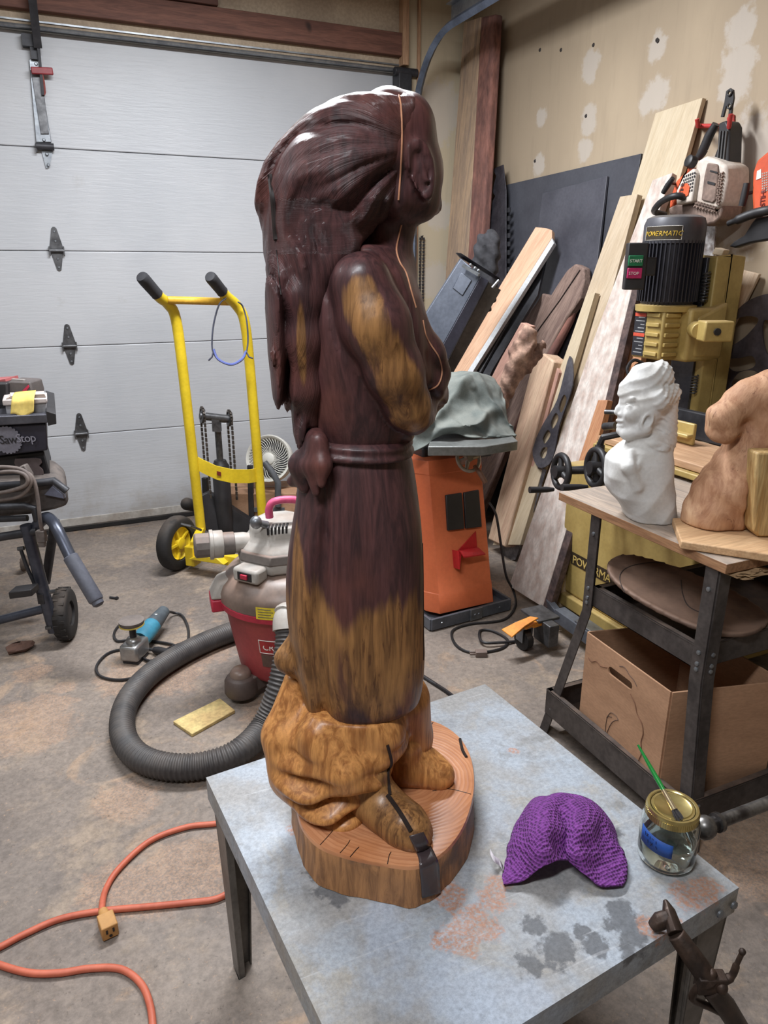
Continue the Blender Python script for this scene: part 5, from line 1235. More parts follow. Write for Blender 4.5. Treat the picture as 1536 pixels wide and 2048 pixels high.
lean('live_edge_slab', 'grey-brown cracked slab with a live edge leaning on the dark sheet', 'slab', [(880, 1070), (940, 1075), (1010, 900), (1062, 770), (1100, 695), (1130, 640), (1160, 596), (1168, 560), (1167, 535), (1150, 527), (1134, 540), (1120, 560), (1100, 592), (1084, 586), (1072, 606), (1040, 645), (1000, 760), (950, 900)], 2.10, .13, .045, W_grey, bevel=.008)
sl = bpy.data.objects['live_edge_slab']
crk = MB().tube([LP(x, y, 2.098, .13) for x, y in ((1160, 540), (1120, 600), (1080, 655), (1050, 700))], .003, 5)
o = obj('crack', MB(), M_crk) if False else None
cr = MB(); cr.v = [sl.matrix_world.inverted() @ p for p in crk.v]; cr.f = crk.f; cr.mi = crk.mi
me = bpy.data.meshes.new('crack'); me.from_pydata(cr.v, [], cr.f); me.materials.append(M_crk); co = bpy.data.objects.new('crack', me); COL.objects.link(co); co.parent = sl
ba = MB().tube([LP(x, y, 2.13, .13) for x, y in ((1166, 570), (1140, 640), (1105, 705), (1070, 775), (1020, 895))], [.012, .022, .028, .03, .03], 8)
cr = MB(); cr.v = [sl.matrix_world.inverted() @ p for p in ba.v]; cr.f = ba.f
me = bpy.data.meshes.new('bark_edge'); me.from_pydata(cr.v, [], cr.f); me.materials.append(M_bark); me.shade_smooth(); co = bpy.data.objects.new('bark_edge', me); COL.objects.link(co); co.parent = sl
lean('plank', 'short pinkish plank end standing just left of the driftwood log', 'plank', [(900, 900), (958, 905), (1010, 760), (1042, 690), (1060, 652), (1042, 645), (1000, 720), (960, 800)], 1.76, .05, .03, wood('pink_side', (186, 146, 130), (160, 122, 108), .75, 4, 2, .15))
# driftwood log
f = Field((.3, 2.85, .0), (.95, 3.5, 1.25), .009)
def lg(px, py, d): return SC(px, py, d)
f.un(f.chain([(lg(1056, 668, 3.05), .042), (lg(1042, 710, 3.05), .046), (lg(1022, 755, 3.06), .040), (lg(1000, 805, 3.08), .034), (lg(955, 900, 3.12), .036)], .02), .001)
f.un(f.chain([(lg(1084, 690, 3.06), .018), (lg(1066, 715, 3.06), .026), (lg(1042, 745, 3.06), .026)], .02), .008)
f.V += .007 * np.sin(f.R * 70 + 3 * np.sin(f.Z * 20)) * np.sin(f.Z * 38 + f.W * 20) + .004 * np.sin(f.R * 150 + f.Z * 90)
f.V = np.maximum(f.V, (f.Z - EYE - 3.05 * (-(660 - 1024) * CP - FOC * SP) / (FOC * CP + 364 * SP)) * .8 + .5 * (f.R - .62))
lc = rw(*lg(965, 900, 3.12)); logt = thing('driftwood_log', 'gnarled brown log with bark leaning behind the canvas cover', 'log', (lc.x, lc.y, lc.z - .06))
field_obj('log', f, mat('gnarled_bark', (168, 136, 118), (112, 84, 72), .9, scale=16, var=.3, bump=.6, bscale=50), logt, None, 1)
# weathered post in the corner
pt = [(955, 38), (990, 26), (960, 520), (938, 900), (920, 960), (866, 960), (888, 640), (895, 520)]
P0 = C(845, 1040, 4.35); P0.z = 0; 
def postp(px, py, off=0): return LP(px, py, 2.20 + off, .07)
post = lean('post', 'tall weathered timber post with reddish bark edge standing in the corner', 'post', [(928, 45), (962, 34), (935, 520), (914, 1000), (868, 1000), (893, 520)], 2.17, .057, .05, W_post)
bkp = MB().prism([LP(x, y, 2.17, .057) for x, y in ((962, 34), (990, 28), (985, 120), (962, 520), (940, 1000), (914, 1000), (935, 520))], Vector((.05, 0, 0)))
cr = [post.matrix_world.inverted() @ p for p in bkp.v]
me = bpy.data.meshes.new('bark_edge'); me.from_pydata(cr, [], bkp.f); me.materials.append(M_bark); co = bpy.data.objects.new('bark_edge', me); COL.objects.link(co); co.parent = post
bv_ = co.modifiers.new('b', 'BEVEL'); bv_.width = .01; bv_.segments = 2
# dark sheets
lean('steel_sheet', 'large dark sheet leaning flat on the right wall behind all the timber', 'sheet', [(1002, 372), (1282, 307), (1160, 1110), (935, 1000)], 2.30, .045, .012, M_blk)
lean('steel_sheet', 'second smaller dark sheet leaning in front of the large dark sheet', 'sheet', [(1085, 386), (1214, 352), (1140, 1000), (1010, 960)], 2.24, .07, .012, M_blk2)
jag = [(985, 338), (1006, 329), (1012, 380), (1012, 560), (1006, 720), (970, 1000), (945, 1000), (974, 700), (978, 560), (980, 430), (984, 404), (990, 392), (984, 384), (988, 366), (992, 352)]
lean('saw_bar', 'long dark steel saw bar with jagged top standing against the dark sheet', 'saw bar', jag, 2.20, .075, .006, M_bar)
m_t = MB()
sb_ = bpy.data.objects['saw_bar']
for k in range(16):
    y = 420 + k * 17; p = LP(1018, y, 2.21, .075); m_t.ob(p, (.003, 0, 0), (0, .012, 0), (0, 0, .012))
me = bpy.data.meshes.new('saw_chain'); me.from_pydata([sb_.matrix_world.inverted() @ p for p in m_t.v], [], m_t.f); me.materials.append(M_dkst); co = bpy.data.objects.new('saw_chain', me); COL.objects.link(co); co.parent = sb_; co['kind'] = 'stuff'
f = Field((.34, 3.35, .85), (.66, 3.68, 1.6), .008)
f.un(f.ell(SC(976, 505, 3.52), (.06, .05, .10)), .001); f.un(f.ell(SC(968, 575, 3.5), (.06, .05, .13)), .04)
f.V += .008 * np.sin(f.R * 80 + f.Z * 40) * np.sin(f.Z * 55 - f.W * 30)
bc = rw(*SC(970, 650, 3.5)); bag = thing('black_bag', 'crumpled black bag hanging behind the grey steel case', 'bag', (bc.x, bc.y, bc.z)); field_obj('bag', f, mat('bag_plastic', (50, 49, 53), (36, 36, 40), .85, scale=24, var=.25), bag, None, 1)
# grey steel case leaning by the corner
g0 = [(921, 512), (955, 546), (1002, 578)]
def cq(px, py, d): return C(px, py, d)
def cdn(T, px, py):                                         # down the length of the case to the floor
    L = C(px, py, (T - cam.location).dot(FWD)); return T + (L - T) * ((T.z - .015) / (T.z - L.z))
tc_ = cdn(cq(942, 534, 3.29), 831, 720)
case = thing('steel_case', 'dark grey folded steel case leaning diagonally behind the carving', 'case', (tc_.x, tc_.y, 0))
m = MB()
ptsA = [cq(922, 516, 3.32), cq(962, 552, 3.26), cdn(cq(962, 552, 3.26), 858, 740), cdn(cq(922, 516, 3.32), 805, 700)]
m.prism(ptsA, FWD * .05); obj('front_panel', m, mat('case_blue', (84, 89, 100), (70, 75, 86), .45, .3), case, bevel=.004)
m = MB().prism([cq(962, 552, 3.26), cq(978, 562, 3.27), cdn(cq(978, 562, 3.27), 886, 740), cdn(cq(962, 552, 3.26), 858, 740)], FWD * .05); obj('side_panel', m, mat('case_dark', (62, 62, 74), (52, 52, 62), .45, .3), case, bevel=.003)
m = MB().prism([cq(978, 564, 3.29), cq(1002, 580, 3.3), cdn(cq(1002, 580, 3.3), 905, 748), cdn(cq(978, 564, 3.29), 886, 742)], FWD * .04); obj('return_panel', m, mat('case_brown', (82, 80, 76), (66, 64, 62), .4, .4), case, bevel=.003)
m = MB().prism([cq(913, 505, 3.33), cq(922, 506, 3.3), cq(1000, 556, 3.25), cq(1000, 562, 3.27), cq(922, 515, 3.33)], FWD * .06); obj('end_cap', m, M_bar, case, bevel=.002)
m = MB().prism([cq(922, 544, 3.296), cq(944, 560, 3.266), cq(925, 592, 3.266), cq(905, 576, 3.294)], FWD * .02); obj('inset_panel', m, mat('case_blue2', (76, 81, 92), (64, 69, 80), .45, .3), case, bevel=.003)
obj('latch_bar', MB().bar(cq(926, 531, 3.28), cq(958, 550, 3.23), .012, .012), M_galv, case)
b = MB()
for px, py in ((941, 530), (950, 536), (957, 541)): b.ball(cq(px, py, 3.25), .007, 8, 6)
obj('rivets', b, M_galv, case, kind='stuff')
m = MB().tube([cq(990, 570, 3.24), cq(985, 575, 3.23), cq(998, 560, 3.23)], .006, 6); obj('wire_hook', m, M_galv, case)
# leaf-pattern cut metal pieces
def cutout(name, label, outline, holes, x0, s, m, th=.006):
    c = bpy.data.curves.new(name, 'CURVE'); c.dimensions = '2D'; c.fill_mode = 'BOTH'; c.extrude = th / 2
    P = [LP(x, y, x0, s) for x, y in outline]; o0 = sum(P, Vector()) / len(P)
    e1 = Vector((0, -1, 0)); e2 = Vector((s, 0, 1)).normalized(); n_ = e1.cross(e2)
    for ring in [outline] + holes:
        sp = c.splines.new('POLY'); sp.use_cyclic_u = True; q = cat([Vector((x, y, 0)) for x, y in ring], 4, True); sp.points.add(len(q) - 1)
        for i, p in enumerate(q):
            d = LP(p.x, p.y, x0, s) - o0; sp.points[i].co = (d.dot(e1), d.dot(e2), 0, 1)
    o = bpy.data.objects.new(name, c); COL.objects.link(o); c.materials.append(m)
    o.matrix_world = Matrix(((e1.x, e2.x, n_.x, o0.x), (e1.y, e2.y, n_.y, o0.y), (e1.z, e2.z, n_.z, o0.z), (0, 0, 0, 1)))
    me = bpy.data.meshes.new_from_object(o); mo = bpy.data.objects.new(name, me); mo.matrix_world = o.matrix_world.copy(); COL.objects.link(mo); bpy.data.objects.remove(o)
    return tag(mo, label, 'metal cutout')
M_cut = mat('cut_steel', (104, 102, 108), (78, 76, 84), .4, .5, scale=8, var=.15)
cutout('metal_cutout', 'grey steel cutout with leaf-shaped holes behind the whitish plank', [(1140, 712), (1146, 770), (1120, 850), (1105, 920), (1078, 935), (1066, 900), (1086, 850), (1115, 800)], [[(1128, 790), (1134, 800), (1124, 825), (1118, 815)], [(1112, 826), (1118, 838), (1106, 858), (1102, 846)], [(1096, 860), (1102, 870), (1090, 888), (1086, 876)], [(1086, 896), (1096, 896), (1090, 916), (1080, 912)]], 1.90, .22, M_cut)
cutout('metal_cutout', 'large dark steel cutout with leaf-shaped openings behind the gold column', [(1430, 700), (1460, 640), (1500, 600), (1560, 585), (1620, 600), (1620, 1050), (1500, 1120), (1420, 900)],
       [[(1470, 640), (1500, 632), (1518, 640), (1500, 665), (1480, 682), (1462, 690), (1455, 670)], [(1452, 720), (1466, 742), (1500, 738), (1512, 728), (1505, 712), (1480, 716)], [(1530, 640), (1560, 660), (1556, 720), (1534, 705), (1526, 670)], [(1462, 770), (1478, 745), (1510, 742), (1522, 760), (1490, 790), (1470, 800)], [(1440, 780), (1452, 770), (1456, 800), (1446, 815)], [(1536, 740), (1570, 760), (1560, 830), (1530, 800)]], 2.33, .02, mat('cut_steel_dark', (92, 86, 92), (72, 66, 72), .4, .4, scale=8))
lean('steel_plate', 'mottled grey steel plate standing low between the square timber and the whitish plank', 'plate', [(1078, 930), (1092, 940), (1062, 1040), (1030, 1120), (995, 1125), (1010, 1060)], 1.98, .1, .006, mat('mottled_steel', (120, 118, 122), (70, 68, 72), .5, .4, scale=14, var=.2))
# chipboard leaning behind the mortiser
lean('chipboard', 'chipped pale fibreboard sheet leaning behind the gold column', 'board', [(1445, 530), (1518, 548), (1442, 700), (1380, 870), (1360, 870), (1420, 690)], 2.34, .03, .014, wood('chipboard_face', (206, 184, 160), (190, 164, 138), .8, 4, 2, .1))
lean('wood_block', 'small pine offcut resting on top of the gold column', 'wood', [(1424, 508), (1443, 512), (1448, 500), (1430, 495)], 2.24, 0., .03, W_pale)
# chain loop hung on the front wall
m = MB(); Yc = YF - .075
p0, p1 = WY(844, 474, Yc), WY(845, 640, Yc)
q = [Vector((p0.x - .010, Yc, z)) for z in np.linspace(p1.z, p0.z - .01, 26)] + [Vector((p0.x, Yc, p0.z))] + [Vector((p0.x + .012, Yc, z)) for z in np.linspace(p0.z - .01, p1.z, 26)]
for i, p in enumerate(q): m.ob(p, (.0055, 0, 0), (0, .004, 0), (0, 0, .0075 if i % 2 else .005))
o = obj('chain_links', m, M_dkst); tag(o, 'rusty saw chain loop hanging on the wall right of the garage door', 'chain'); o['kind'] = 'thing'
tag(obj('chain_nail', MB().cyl((p0.x, YF - .06, p0.z + .004), (p0.x, YF - .09, p0.z + .006), .003, n=8), M_dull), 'nail holding the saw chain loop on the wall', 'nail')

# ------------------------------------------------------------------ chainsaws on the wall
def wp(px, py, X): return LP(px, py, X)
M_so = mat('saw_orange', (214, 92, 54), (192, 78, 46), .5, scale=8, var=.08)
M_sw = mat('saw_white', (206, 196, 186), (180, 164, 150), .6, scale=6, var=.1)
M_sd = mat('saw_dusty', (140, 118, 106), (104, 86, 78), .8, scale=10, var=.2)
M_rh = mat('red_hook', (190, 62, 58), (170, 50, 48), .5)
hk = thing('wall_hook', 'red coated double utility hook on the right wall holding the white chainsaw', 'hook', wp(1430, 250, XR))
m = MB()
for (a, b, c_) in (((1462, 250), (1458, 254), (1462, 228)), ((1398, 250), (1396, 252), (1394, 238))):
    A_, B2, C2 = wp(a[0], a[1], XR - .01), wp(b[0], b[1], XR - .12), wp(c_[0], c_[1], XR - .13); m.tube([A_, B2, C2], .008, 8)
m.tube([wp(1462, 252, XR - .02), wp(1398, 252, XR - .02)], .008, 8); obj('prongs', m, M_rh, hk, smooth=50)
obj('back_plate', MB().bar(wp(1462, 262, XR - .006), wp(1462, 232, XR - .006), .03, .01, (1, 0, 0)), M_rh, hk, bevel=.002)
def pz_(parent, name, pts, X, d, m, **k): return obj(name, MB().prism([wp(x, y, X - d) for x, y in pts], (d, 0, 0)), m, parent, **k)
tl = thing('bar_tool', 'black flat bar tool with two holes hanging above the white chainsaw', 'tool', wp(1450, 235, XR - .1))
me_o = [(1452, 182), (1460, 176), (1466, 180), (1467, 196), (1464, 212), (1462, 232), (1456, 232), (1458, 214), (1452, 212), (1446, 234), (1441, 234), (1448, 206)]
pz_(tl, 'bar', me_o, XR - .10, .008, M_bk, bevel=.001)
m = MB()
for py in (186, 212): m.ring(wp(1459, py, XR - .112), (1, 0, 0), .008, .003, 16, 6)
obj('eyelet', m, M_bk, tl, kind='stuff'); m = MB()
for py in (186, 212): m.lathe([(.006, 0), (.006, .001)], wp(1459, py, XR - .1085), (-1, 0, 0), 14)
obj('hole', m, mat('wall_seen', (186, 172, 150), (180, 166, 144), .8), tl, kind='stuff')
cs = thing('chainsaw', 'white and orange chainsaw hanging nose down on a red hook above the gold motor', 'chainsaw', wp(1400, 400, XR - .1))
X1 = XR - .05
hb = [(1426, 262), (1438, 240), (1452, 238), (1458, 252), (1456, 300), (1452, 330), (1428, 322), (1424, 312), (1436, 290), (1440, 262), (1434, 262), (1412, 312), (1392, 318), (1394, 308), (1408, 285)]
m = MB().prism([wp(x, y, X1 - .07) for x, y in ((1436, 246), (1452, 240), (1458, 252), (1456, 330), (1424, 322), (1434, 296))], (.07, 0, 0)); rh = obj('rear_handle', m, M_bk, cs, bevel=.008)
m = MB()
for x in (1440, 1446, 1452): m.bar(wp(x + 2, 262, X1 - .072), wp(x - 4, 322, X1 - .072), .005, .008, (1, 0, 0))
obj('ribs', m, mat('rib_grey', (74, 72, 72), (62, 60, 60), .6), rh, kind='stuff')
obj('handle_grip', MB().tube([wp(1432, 248, X1 - .035), wp(1418, 272, X1 - .035), wp(1408, 296, X1 - .035), wp(1396, 318, X1 - .035)], [.014, .017, .017, .014], 10), M_bk, cs, smooth=60)
obj('trigger', MB().prism([wp(x, y, X1 - .02) for x, y in ((1416, 302), (1410, 312), (1404, 318), (1408, 306))], (-.025, 0, 0)), M_bk, cs)
pz_(cs, 'engine_cover', [(1392, 322), (1410, 312), (1430, 318), (1452, 330), (1452, 360), (1444, 408), (1432, 420), (1392, 408), (1386, 398), (1388, 350)], X1, .12, M_sw, bevel=.012)
pz_(cs, 'side_recess', [(1414, 326), (1434, 328), (1436, 345), (1430, 400), (1424, 406), (1402, 400), (1408, 352)], X1 - .12, .008, M_sd, bevel=.004)
m = MB()
for q in ([(1421, 340), (1436, 344), (1435, 347), (1420, 343)], [(1416, 362), (1431, 366), (1430, 371), (1415, 367)]): m.prism([wp(x, y, X1 - .129) for x, y in q], (-.002, 0, 0))
obj('vent_slot', m, M_bk, cs, kind='stuff')
m = MB()
rim = [(1436, 345), (1446, 345), (1438, 408), (1430, 424), (1386, 412), (1388, 402), (1424, 412), (1430, 402)]
for i in range(9):
    t_ = i / 8; a0_ = (1439 - 6 * t_, 346 + 56 * t_); b0_ = (1447 - 8 * t_, 352 + 58 * t_)
    m.bar(wp(*a0_, X1 - .124), wp(*b0_, X1 - .124), .004, .006, (1, 0, 0)); m.bar(wp(a0_[0], a0_[1] + 6, X1 - .124), wp(b0_[0], b0_[1] - 8, X1 - .124), .004, .006, (1, 0, 0))
for i in range(7):
    t_ = i / 6; m.bar(wp(1390 + 36 * t_, 402 + 10 * t_, X1 - .124), wp(1394 + 36 * t_, 414 + 10 * t_, X1 - .124), .004, .006, (1, 0, 0)); m.bar(wp(1396 + 36 * t_, 404 + 10 * t_, X1 - .124), wp(1388 + 36 * t_, 414 + 10 * t_, X1 - .124), .004, .006, (1, 0, 0))
obj('lattice_guard', m, M_sd, cs, kind='stuff')
pz_(cs, 'starter_cover', [(1368, 350), (1386, 336), (1392, 346), (1384, 404), (1352, 410), (1352, 382)], X1 + .0, .14, M_sw, bevel=.006)
m = MB()
for i in range(6):
    for j in range(6):
        x = 1366 + j * 4.2 - i * .9 + 1.5 * (i < 2); y = 352 + i * 7 - j * 1.6
        if x + (y - 350) * .3 > 1392 or (y > 372 and x < 1378): continue
        m.prism([wp(a, b, X1 - .1405) for a, b in ((x, y), (x + 2.6, y - .8), (x + 2.2, y + 3.4), (x - .4, y + 4.2))], (-.001, 0, 0))
obj('vent_hole', m, M_bk, cs, kind='stuff')
badge = pz_(cs, 'badge', [(1358, 380), (1364, 368), (1374, 366), (1379, 374), (1376, 390), (1368, 396), (1355, 394)], X1 - .14, .004, M_so, bevel=.001)
text('STIHL', .024, wp(1364, 395, X1 - .1455), wp(1368, 370, X1) - wp(1364, 395, X1), wp(1350, 380, X1) - wp(1374, 384, X1), M_bk, cs, sp=.85)
pz_(cs, 'top_shell', [(1352, 362), (1372, 342), (1376, 334), (1384, 336), (1368, 352), (1362, 376), (1345, 412), (1338, 418), (1340, 396)], X1 + .0, .11, M_so, bevel=.006)
obj('filler_cap', MB().lathe([(.02, 0), (.022, .008), (.021, .028), (.017, .031)], wp(1388, 326, X1 - .1), (-.9, .1, .25), 20), M_bk, cs)
g_ = [wp(1336, 368, X1 - .15), wp(1327, 384, X1 - .15)]
obj('pull_handle', MB().tube([wp(1346, 356, X1 - .16), wp(1336, 370, X1 - .16), wp(1326, 386, X1 - .16)], [.009, .011, .009], 10).tube([wp(1340, 366, X1 - .16), wp(1352, 368, X1 - .1)], .005, 8), M_bk, cs, smooth=60)
obj('front_handle', MB().tube(cat([wp(1388, 405, X1 - .06), wp(1372, 396, X1 - .13), wp(1350, 392, X1 - .17), wp(1325, 402, X1 - .17), wp(1311, 416, X1 - .15), wp(1310, 424, X1 - .12), wp(1330, 430, X1 - .06)], 5), .012, 10), M_bk, cs, smooth=60)
pz_(cs, 'crankcase', [(1352, 408), (1388, 408), (1432, 424), (1444, 408), (1446, 416), (1440, 436), (1428, 446), (1402, 452), (1360, 436), (1338, 430), (1336, 416)], X1 - .01, .10, M_sd, bevel=.012)
pz_(cs, 'guide_bar', [(1392, 440), (1432, 440), (1426, 520), (1414, 580), (1396, 580), (1392, 520)], X1 - .04, .008, mat('bar_worn', (196, 192, 190), (120, 108, 102), .4, .5, scale=26, var=.2), bevel=.001)
tr_ = text('STIHL', .035, wp(1404, 516, X1 - .0495), wp(1410, 470, X1) - wp(1404, 516, X1), wp(1380, 470, X1) - wp(1410, 472, X1), mat('print_red', (150, 60, 56), (140, 52, 50), .6), cs)
c2 = thing('chainsaw', 'orange-red chainsaw with dark hand guard cut off at the right edge', 'chainsaw', wp(1530, 450, XR - .1))
X2 = XR - .05
pz_(c2, 'engine_cover', [(1560, 290), (1534, 302), (1512, 320), (1504, 345), (1502, 390), (1504, 426), (1530, 424), (1620, 400), (1620, 290)], X2, .14, M_so, bevel=.012)
pz_(c2, 'starter_cover', [(1524, 350), (1540, 335), (1600, 330), (1600, 410), (1520, 416), (1518, 390)], X2 - .13, .03, M_so, bevel=.006)
m = MB()
for i in range(8):
    for j in range(4):
        x = 1524 + j * 4; y = 346 + i * 5 - j
        m.prism([wp(a, b, X2 - .1605) for a, b in ((x, y), (x + 2.6, y - .5), (x + 2.6, y + 2.6), (x, y + 3.1))], (-.001, 0, 0))
obj('vent_hole', m, mat('vent_pale', (176, 160, 150), (150, 136, 128), .7), c2, kind='stuff')
text('STIHL', .026, wp(1529, 412, X2 - .162), wp(1531, 385, X2) - wp(1529, 412, X2), wp(1515, 395, X2) - wp(1531, 396, X2), mat('print_dkred', (120, 40, 34), (110, 34, 30), .6), c2, sp=.85)
pz_(c2, 'sticker', [(1514, 342), (1522, 338), (1522, 356), (1512, 360)], X2 - .14, .002, M_white)
obj('pull_handle', MB().tube([wp(1494, 366, X2 - .15), wp(1490, 388, X2 - .15), wp(1484, 412, X2 - .15)], [.011, .013, .012], 10).tube([wp(1492, 388, X2 - .15), wp(1516, 382, X2 - .12)], .006, 8), M_bk, c2, smooth=60)
obj('front_handle', MB().tube(cat([wp(1457, 447, X2 - .18), wp(1475, 440, X2 - .18), wp(1505, 428, X2 - .17), wp(1540, 420, X2 - .16), wp(1600, 410, X2 - .1)], 5), [.010] * 5 + [.0155] * 16, 10), M_bk, c2, smooth=60)
pz_(c2, 'hand_guard', [(1456, 493), (1468, 482), (1488, 470), (1503, 445), (1512, 434), (1600, 425), (1600, 475), (1536, 480), (1500, 486), (1468, 496)], X2 - .12, .03, M_bk, bevel=.006)

# ------------------------------------------------------------------ yellow lift hand truck
M_yl = mat('yellow_paint', (226, 196, 44), (208, 178, 36), .4, scale=5, var=.06)
M_grip = mat('grip_rubber', (48, 48, 52), (38, 38, 42), .7)
M_chain = mat('roller_chain', (96, 88, 82), (66, 60, 56), .5, .6, scale=60, var=.3)
ht = thing('hand_truck', 'yellow lift hand truck with black grips and chain lift before the garage door', 'hand truck', C(440, 1085, 3.5).to_tuple()[:2] + (0,))
Lt = [C(283, 553, 3.20), C(318, 593, 3.30), C(336, 608, 3.36), C(352, 640, 3.40), C(368, 760, 3.41), C(402, 1060, 3.45)]
Rt = [C(420, 553, 3.34), C(450, 590, 3.46), C(474, 612, 3.53), C(490, 648, 3.55), C(502, 760, 3.57), C(526, 1045, 3.60)]
for T_ in (Lt, Rt):
    q = cat(T_, 5)[4:]
    obj('tube', MB().tube(q, .0245, 14), M_yl, ht, smooth=60)
    a, b = T_[0], T_[0].lerp(T_[1], 1.0); d = (b - a).normalized()
    obj('grip', MB().lathe([(.012, -.004), (.023, -.002), (.0265, .006), (.0275, .02), (.026, .115), (.027, .12)], a, d, 16), M_grip, ht, smooth=40)
obj('crossbar', MB().cyl(C(334, 600, 3.33), C(470, 604, 3.52), .017), mat('crossbar_paint', (214, 168, 60), (196, 150, 48), .45), ht, smooth=60)
bk_ = C(0, 0, 1) * 0
band = []
for t_, o_ in ((0, 0), (.15, .02), (.35, .045), (.6, .05), (.85, .03), (1, 0)):
    a = C(390, 925, 3.43).lerp(C(518, 950, 3.585), t_); band.append(a - FWD * o_ - UP * .02 * math.sin(math.pi * t_))
m = MB()
for a, b in zip(band, band[1:]): m.prism([a + UP * .035, b + UP * .035, b - UP * .035, a - UP * .035], FWD * .008)
bd_ = obj('band', m, M_yl, ht, smooth=50)
lq = band[2] - FWD * .004; obj('label', MB().prism([lq.lerp(band[3], .05) + UP * .012, lq.lerp(band[3], .3) + UP * .01, lq.lerp(band[3], .3) - UP * .01, lq.lerp(band[3], .05) - UP * .008], -FWD * .003), mat('label_maroon', (112, 40, 32), (96, 32, 26), .5), bd_)
ctr = C(446, 1000, 3.66)
obj('hydraulic_cylinder', MB().lathe([(.045, .06), (.045, .43), (.038, .44), (.03, .46), (0, .465)], (ctr.x, ctr.y, 0), n=20), M_bk, ht)
ram_t = C(436, 838, 3.66)
obj('ram', MB().cyl((ctr.x, ctr.y, .44), (ctr.x, ctr.y, ram_t.z), .017), M_dull, ht, smooth=60)
sL, sR = C(405, 832, 3.60), C(459, 838, 3.66)
sax = (sR - sL).normalized()
obj('sprocket_axle', MB().cyl(sL, sR, .02).ob((sL + sR) / 2 - UP * .03, sax * .02, FWD * .02, UP * .04), M_dull, ht, smooth=50)
for s_ in (sL, sR):
    obj('sprocket', MB().lathe([(.0, -.012), (.018, -.014), (.02, -.008), (.038, -.006), (.038, .006), (.02, .008), (.018, .014), (0, .014)], s_, sax, 24), M_dull, ht, smooth=30)
    p = sax.cross(UP).normalized()
    q = [s_ + p * .042 - UP * z for z in np.linspace(.42, 0, 18)] + [s_ + (p * math.cos(a) + UP * math.sin(a)) * .042 for a in np.linspace(0, math.pi, 10)[1:]] + [s_ - p * .042 - UP * z for z in np.linspace(0.02, .28, 12)]
    m = MB()
    for a, b in zip(q, q[1:]): m.bar(a, a.lerp(b, .8), .014, .009, sax)
    obj('lift_chain', m, M_chain, ht, kind='stuff')
obj('chain_anchor', MB().ob(C(462, 948, 3.55), RGT * .012, FWD * .012, UP * .025), M_yl, ht, bevel=.003)
c0 = C(400, 1020, 3.72); m = MB()
m.bar(C(405, 990, 3.78), C(520, 1035, 3.86), .03, .02); m.bar(C(405, 1040, 3.72), C(540, 1065, 3.82), .04, .05)
m.bar(C(410, 955, 3.76), C(415, 1060, 3.74), .03, .03); m.bar(C(500, 930, 3.82), C(505, 1080, 3.78), .03, .02)
m.prism([C(385, 1000, 3.6), C(415, 985, 3.66), C(530, 1060, 3.75), C(520, 1085, 3.7), C(420, 1075, 3.6)], FWD * .05)
obj('carriage', m, M_bk, ht, bevel=.004)
obj('side_knob', MB().cyl(C(374, 1008, 3.55), C(392, 1012, 3.62), .032).ball(C(374, 1008, 3.55), (.033, .033, .033)), M_rub, ht, smooth=60)
wc_ = F(357, 1140); whc = Vector((wc_.x, wc_.y, .135)) + FWD * .02
wax = (RGT * .93 - FWD * .35).normalized()
tyre = obj('wheel', MB().lathe([(.085, .03), (.085, -.03), (.118, -.034), (.132, -.022), (.136, 0), (.132, .022), (.118, .034), (.085, .03)], whc, wax, 36, cap=False), M_rub, ht, smooth=50)
hub = MB().lathe([(.088, -.03), (.088, .012), (.08, .02), (.074, .012), (.03, .008), (.028, .03), (.014, .034), (0, .034)], whc, wax, 30)
x = wax.orthogonal().normalized(); y = wax.cross(x)
for k in range(5): a = 2 * math.pi * k / 5; d = x * math.cos(a) + y * math.sin(a); hub.bar(whc + d * .02 + wax * .016, whc + d * .078 + wax * .018, .012, .012, wax)
obj('rim', hub, M_yl, tyre, smooth=30)
w2 = whc + wax * .5; obj('wheel', MB().lathe([(.085, -.03), (.118, -.034), (.132, -.022), (.136, 0), (.132, .022), (.118, .034), (.085, .03), (.02, .02), (0, .02)], w2, wax, 30), M_rub, ht, smooth=50)
ab = F(378, 1122, .10)
m = MB().ob(whc + wax * .085 - UP * .05 - wax.cross(UP) * .0, wax * .025, wax.cross(UP) * .03, UP * .05); m.bar(whc + wax * .06 - UP * .045, w2 - wax * .04 - UP * .045, .04, .05); m.bar(whc + wax * .1, C(402, 1060, 3.45), .04, .04)
m.prism([whc + wax * .1 - UP * .05, whc + wax * .16 - UP * .02, whc + wax * .26 - UP * .02, whc + wax * .3 - UP * .05], wax.cross(UP) * .06)
obj('axle_frame', m, M_yl, ht, bevel=.004)
obj('fender_wire', MB().tube([C(362, 1048, 3.2), C(380, 1052, 3.2), C(402, 1060, 3.3)], .006, 6), M_dull, ht)
M_wire = mat('grey_wire', (80, 84, 100), (66, 70, 84), .5); 
q = cat([C(452, 596, 3.44), C(438, 610, 3.42), C(427, 650, 3.42), C(424, 690, 3.42), C(428, 708, 3.42), C(440, 722, 3.42), C(462, 730, 3.44), C(482, 722, 3.47), C(492, 706, 3.49), C(496, 680, 3.5), C(493, 640, 3.5), C(485, 612, 3.5), C(476, 604, 3.48)], 5)
wr = thing('wire_loop', 'thin blue and grey wire loop hanging from the right grip of the hand truck', 'wire', C(460, 730, 3.44))
obj('wire', MB().tube(q, .004, 6), M_wire, wr, smooth=60)
obj('blue_sleeve', MB().tube(cat([C(427, 698, 3.41), C(436, 718, 3.41), C(462, 729, 3.43), C(484, 718, 3.46), C(492, 702, 3.48)], 5), .006, 6), mat('blue_wire', (104, 116, 178), (88, 100, 160), .5), wr, smooth=60)
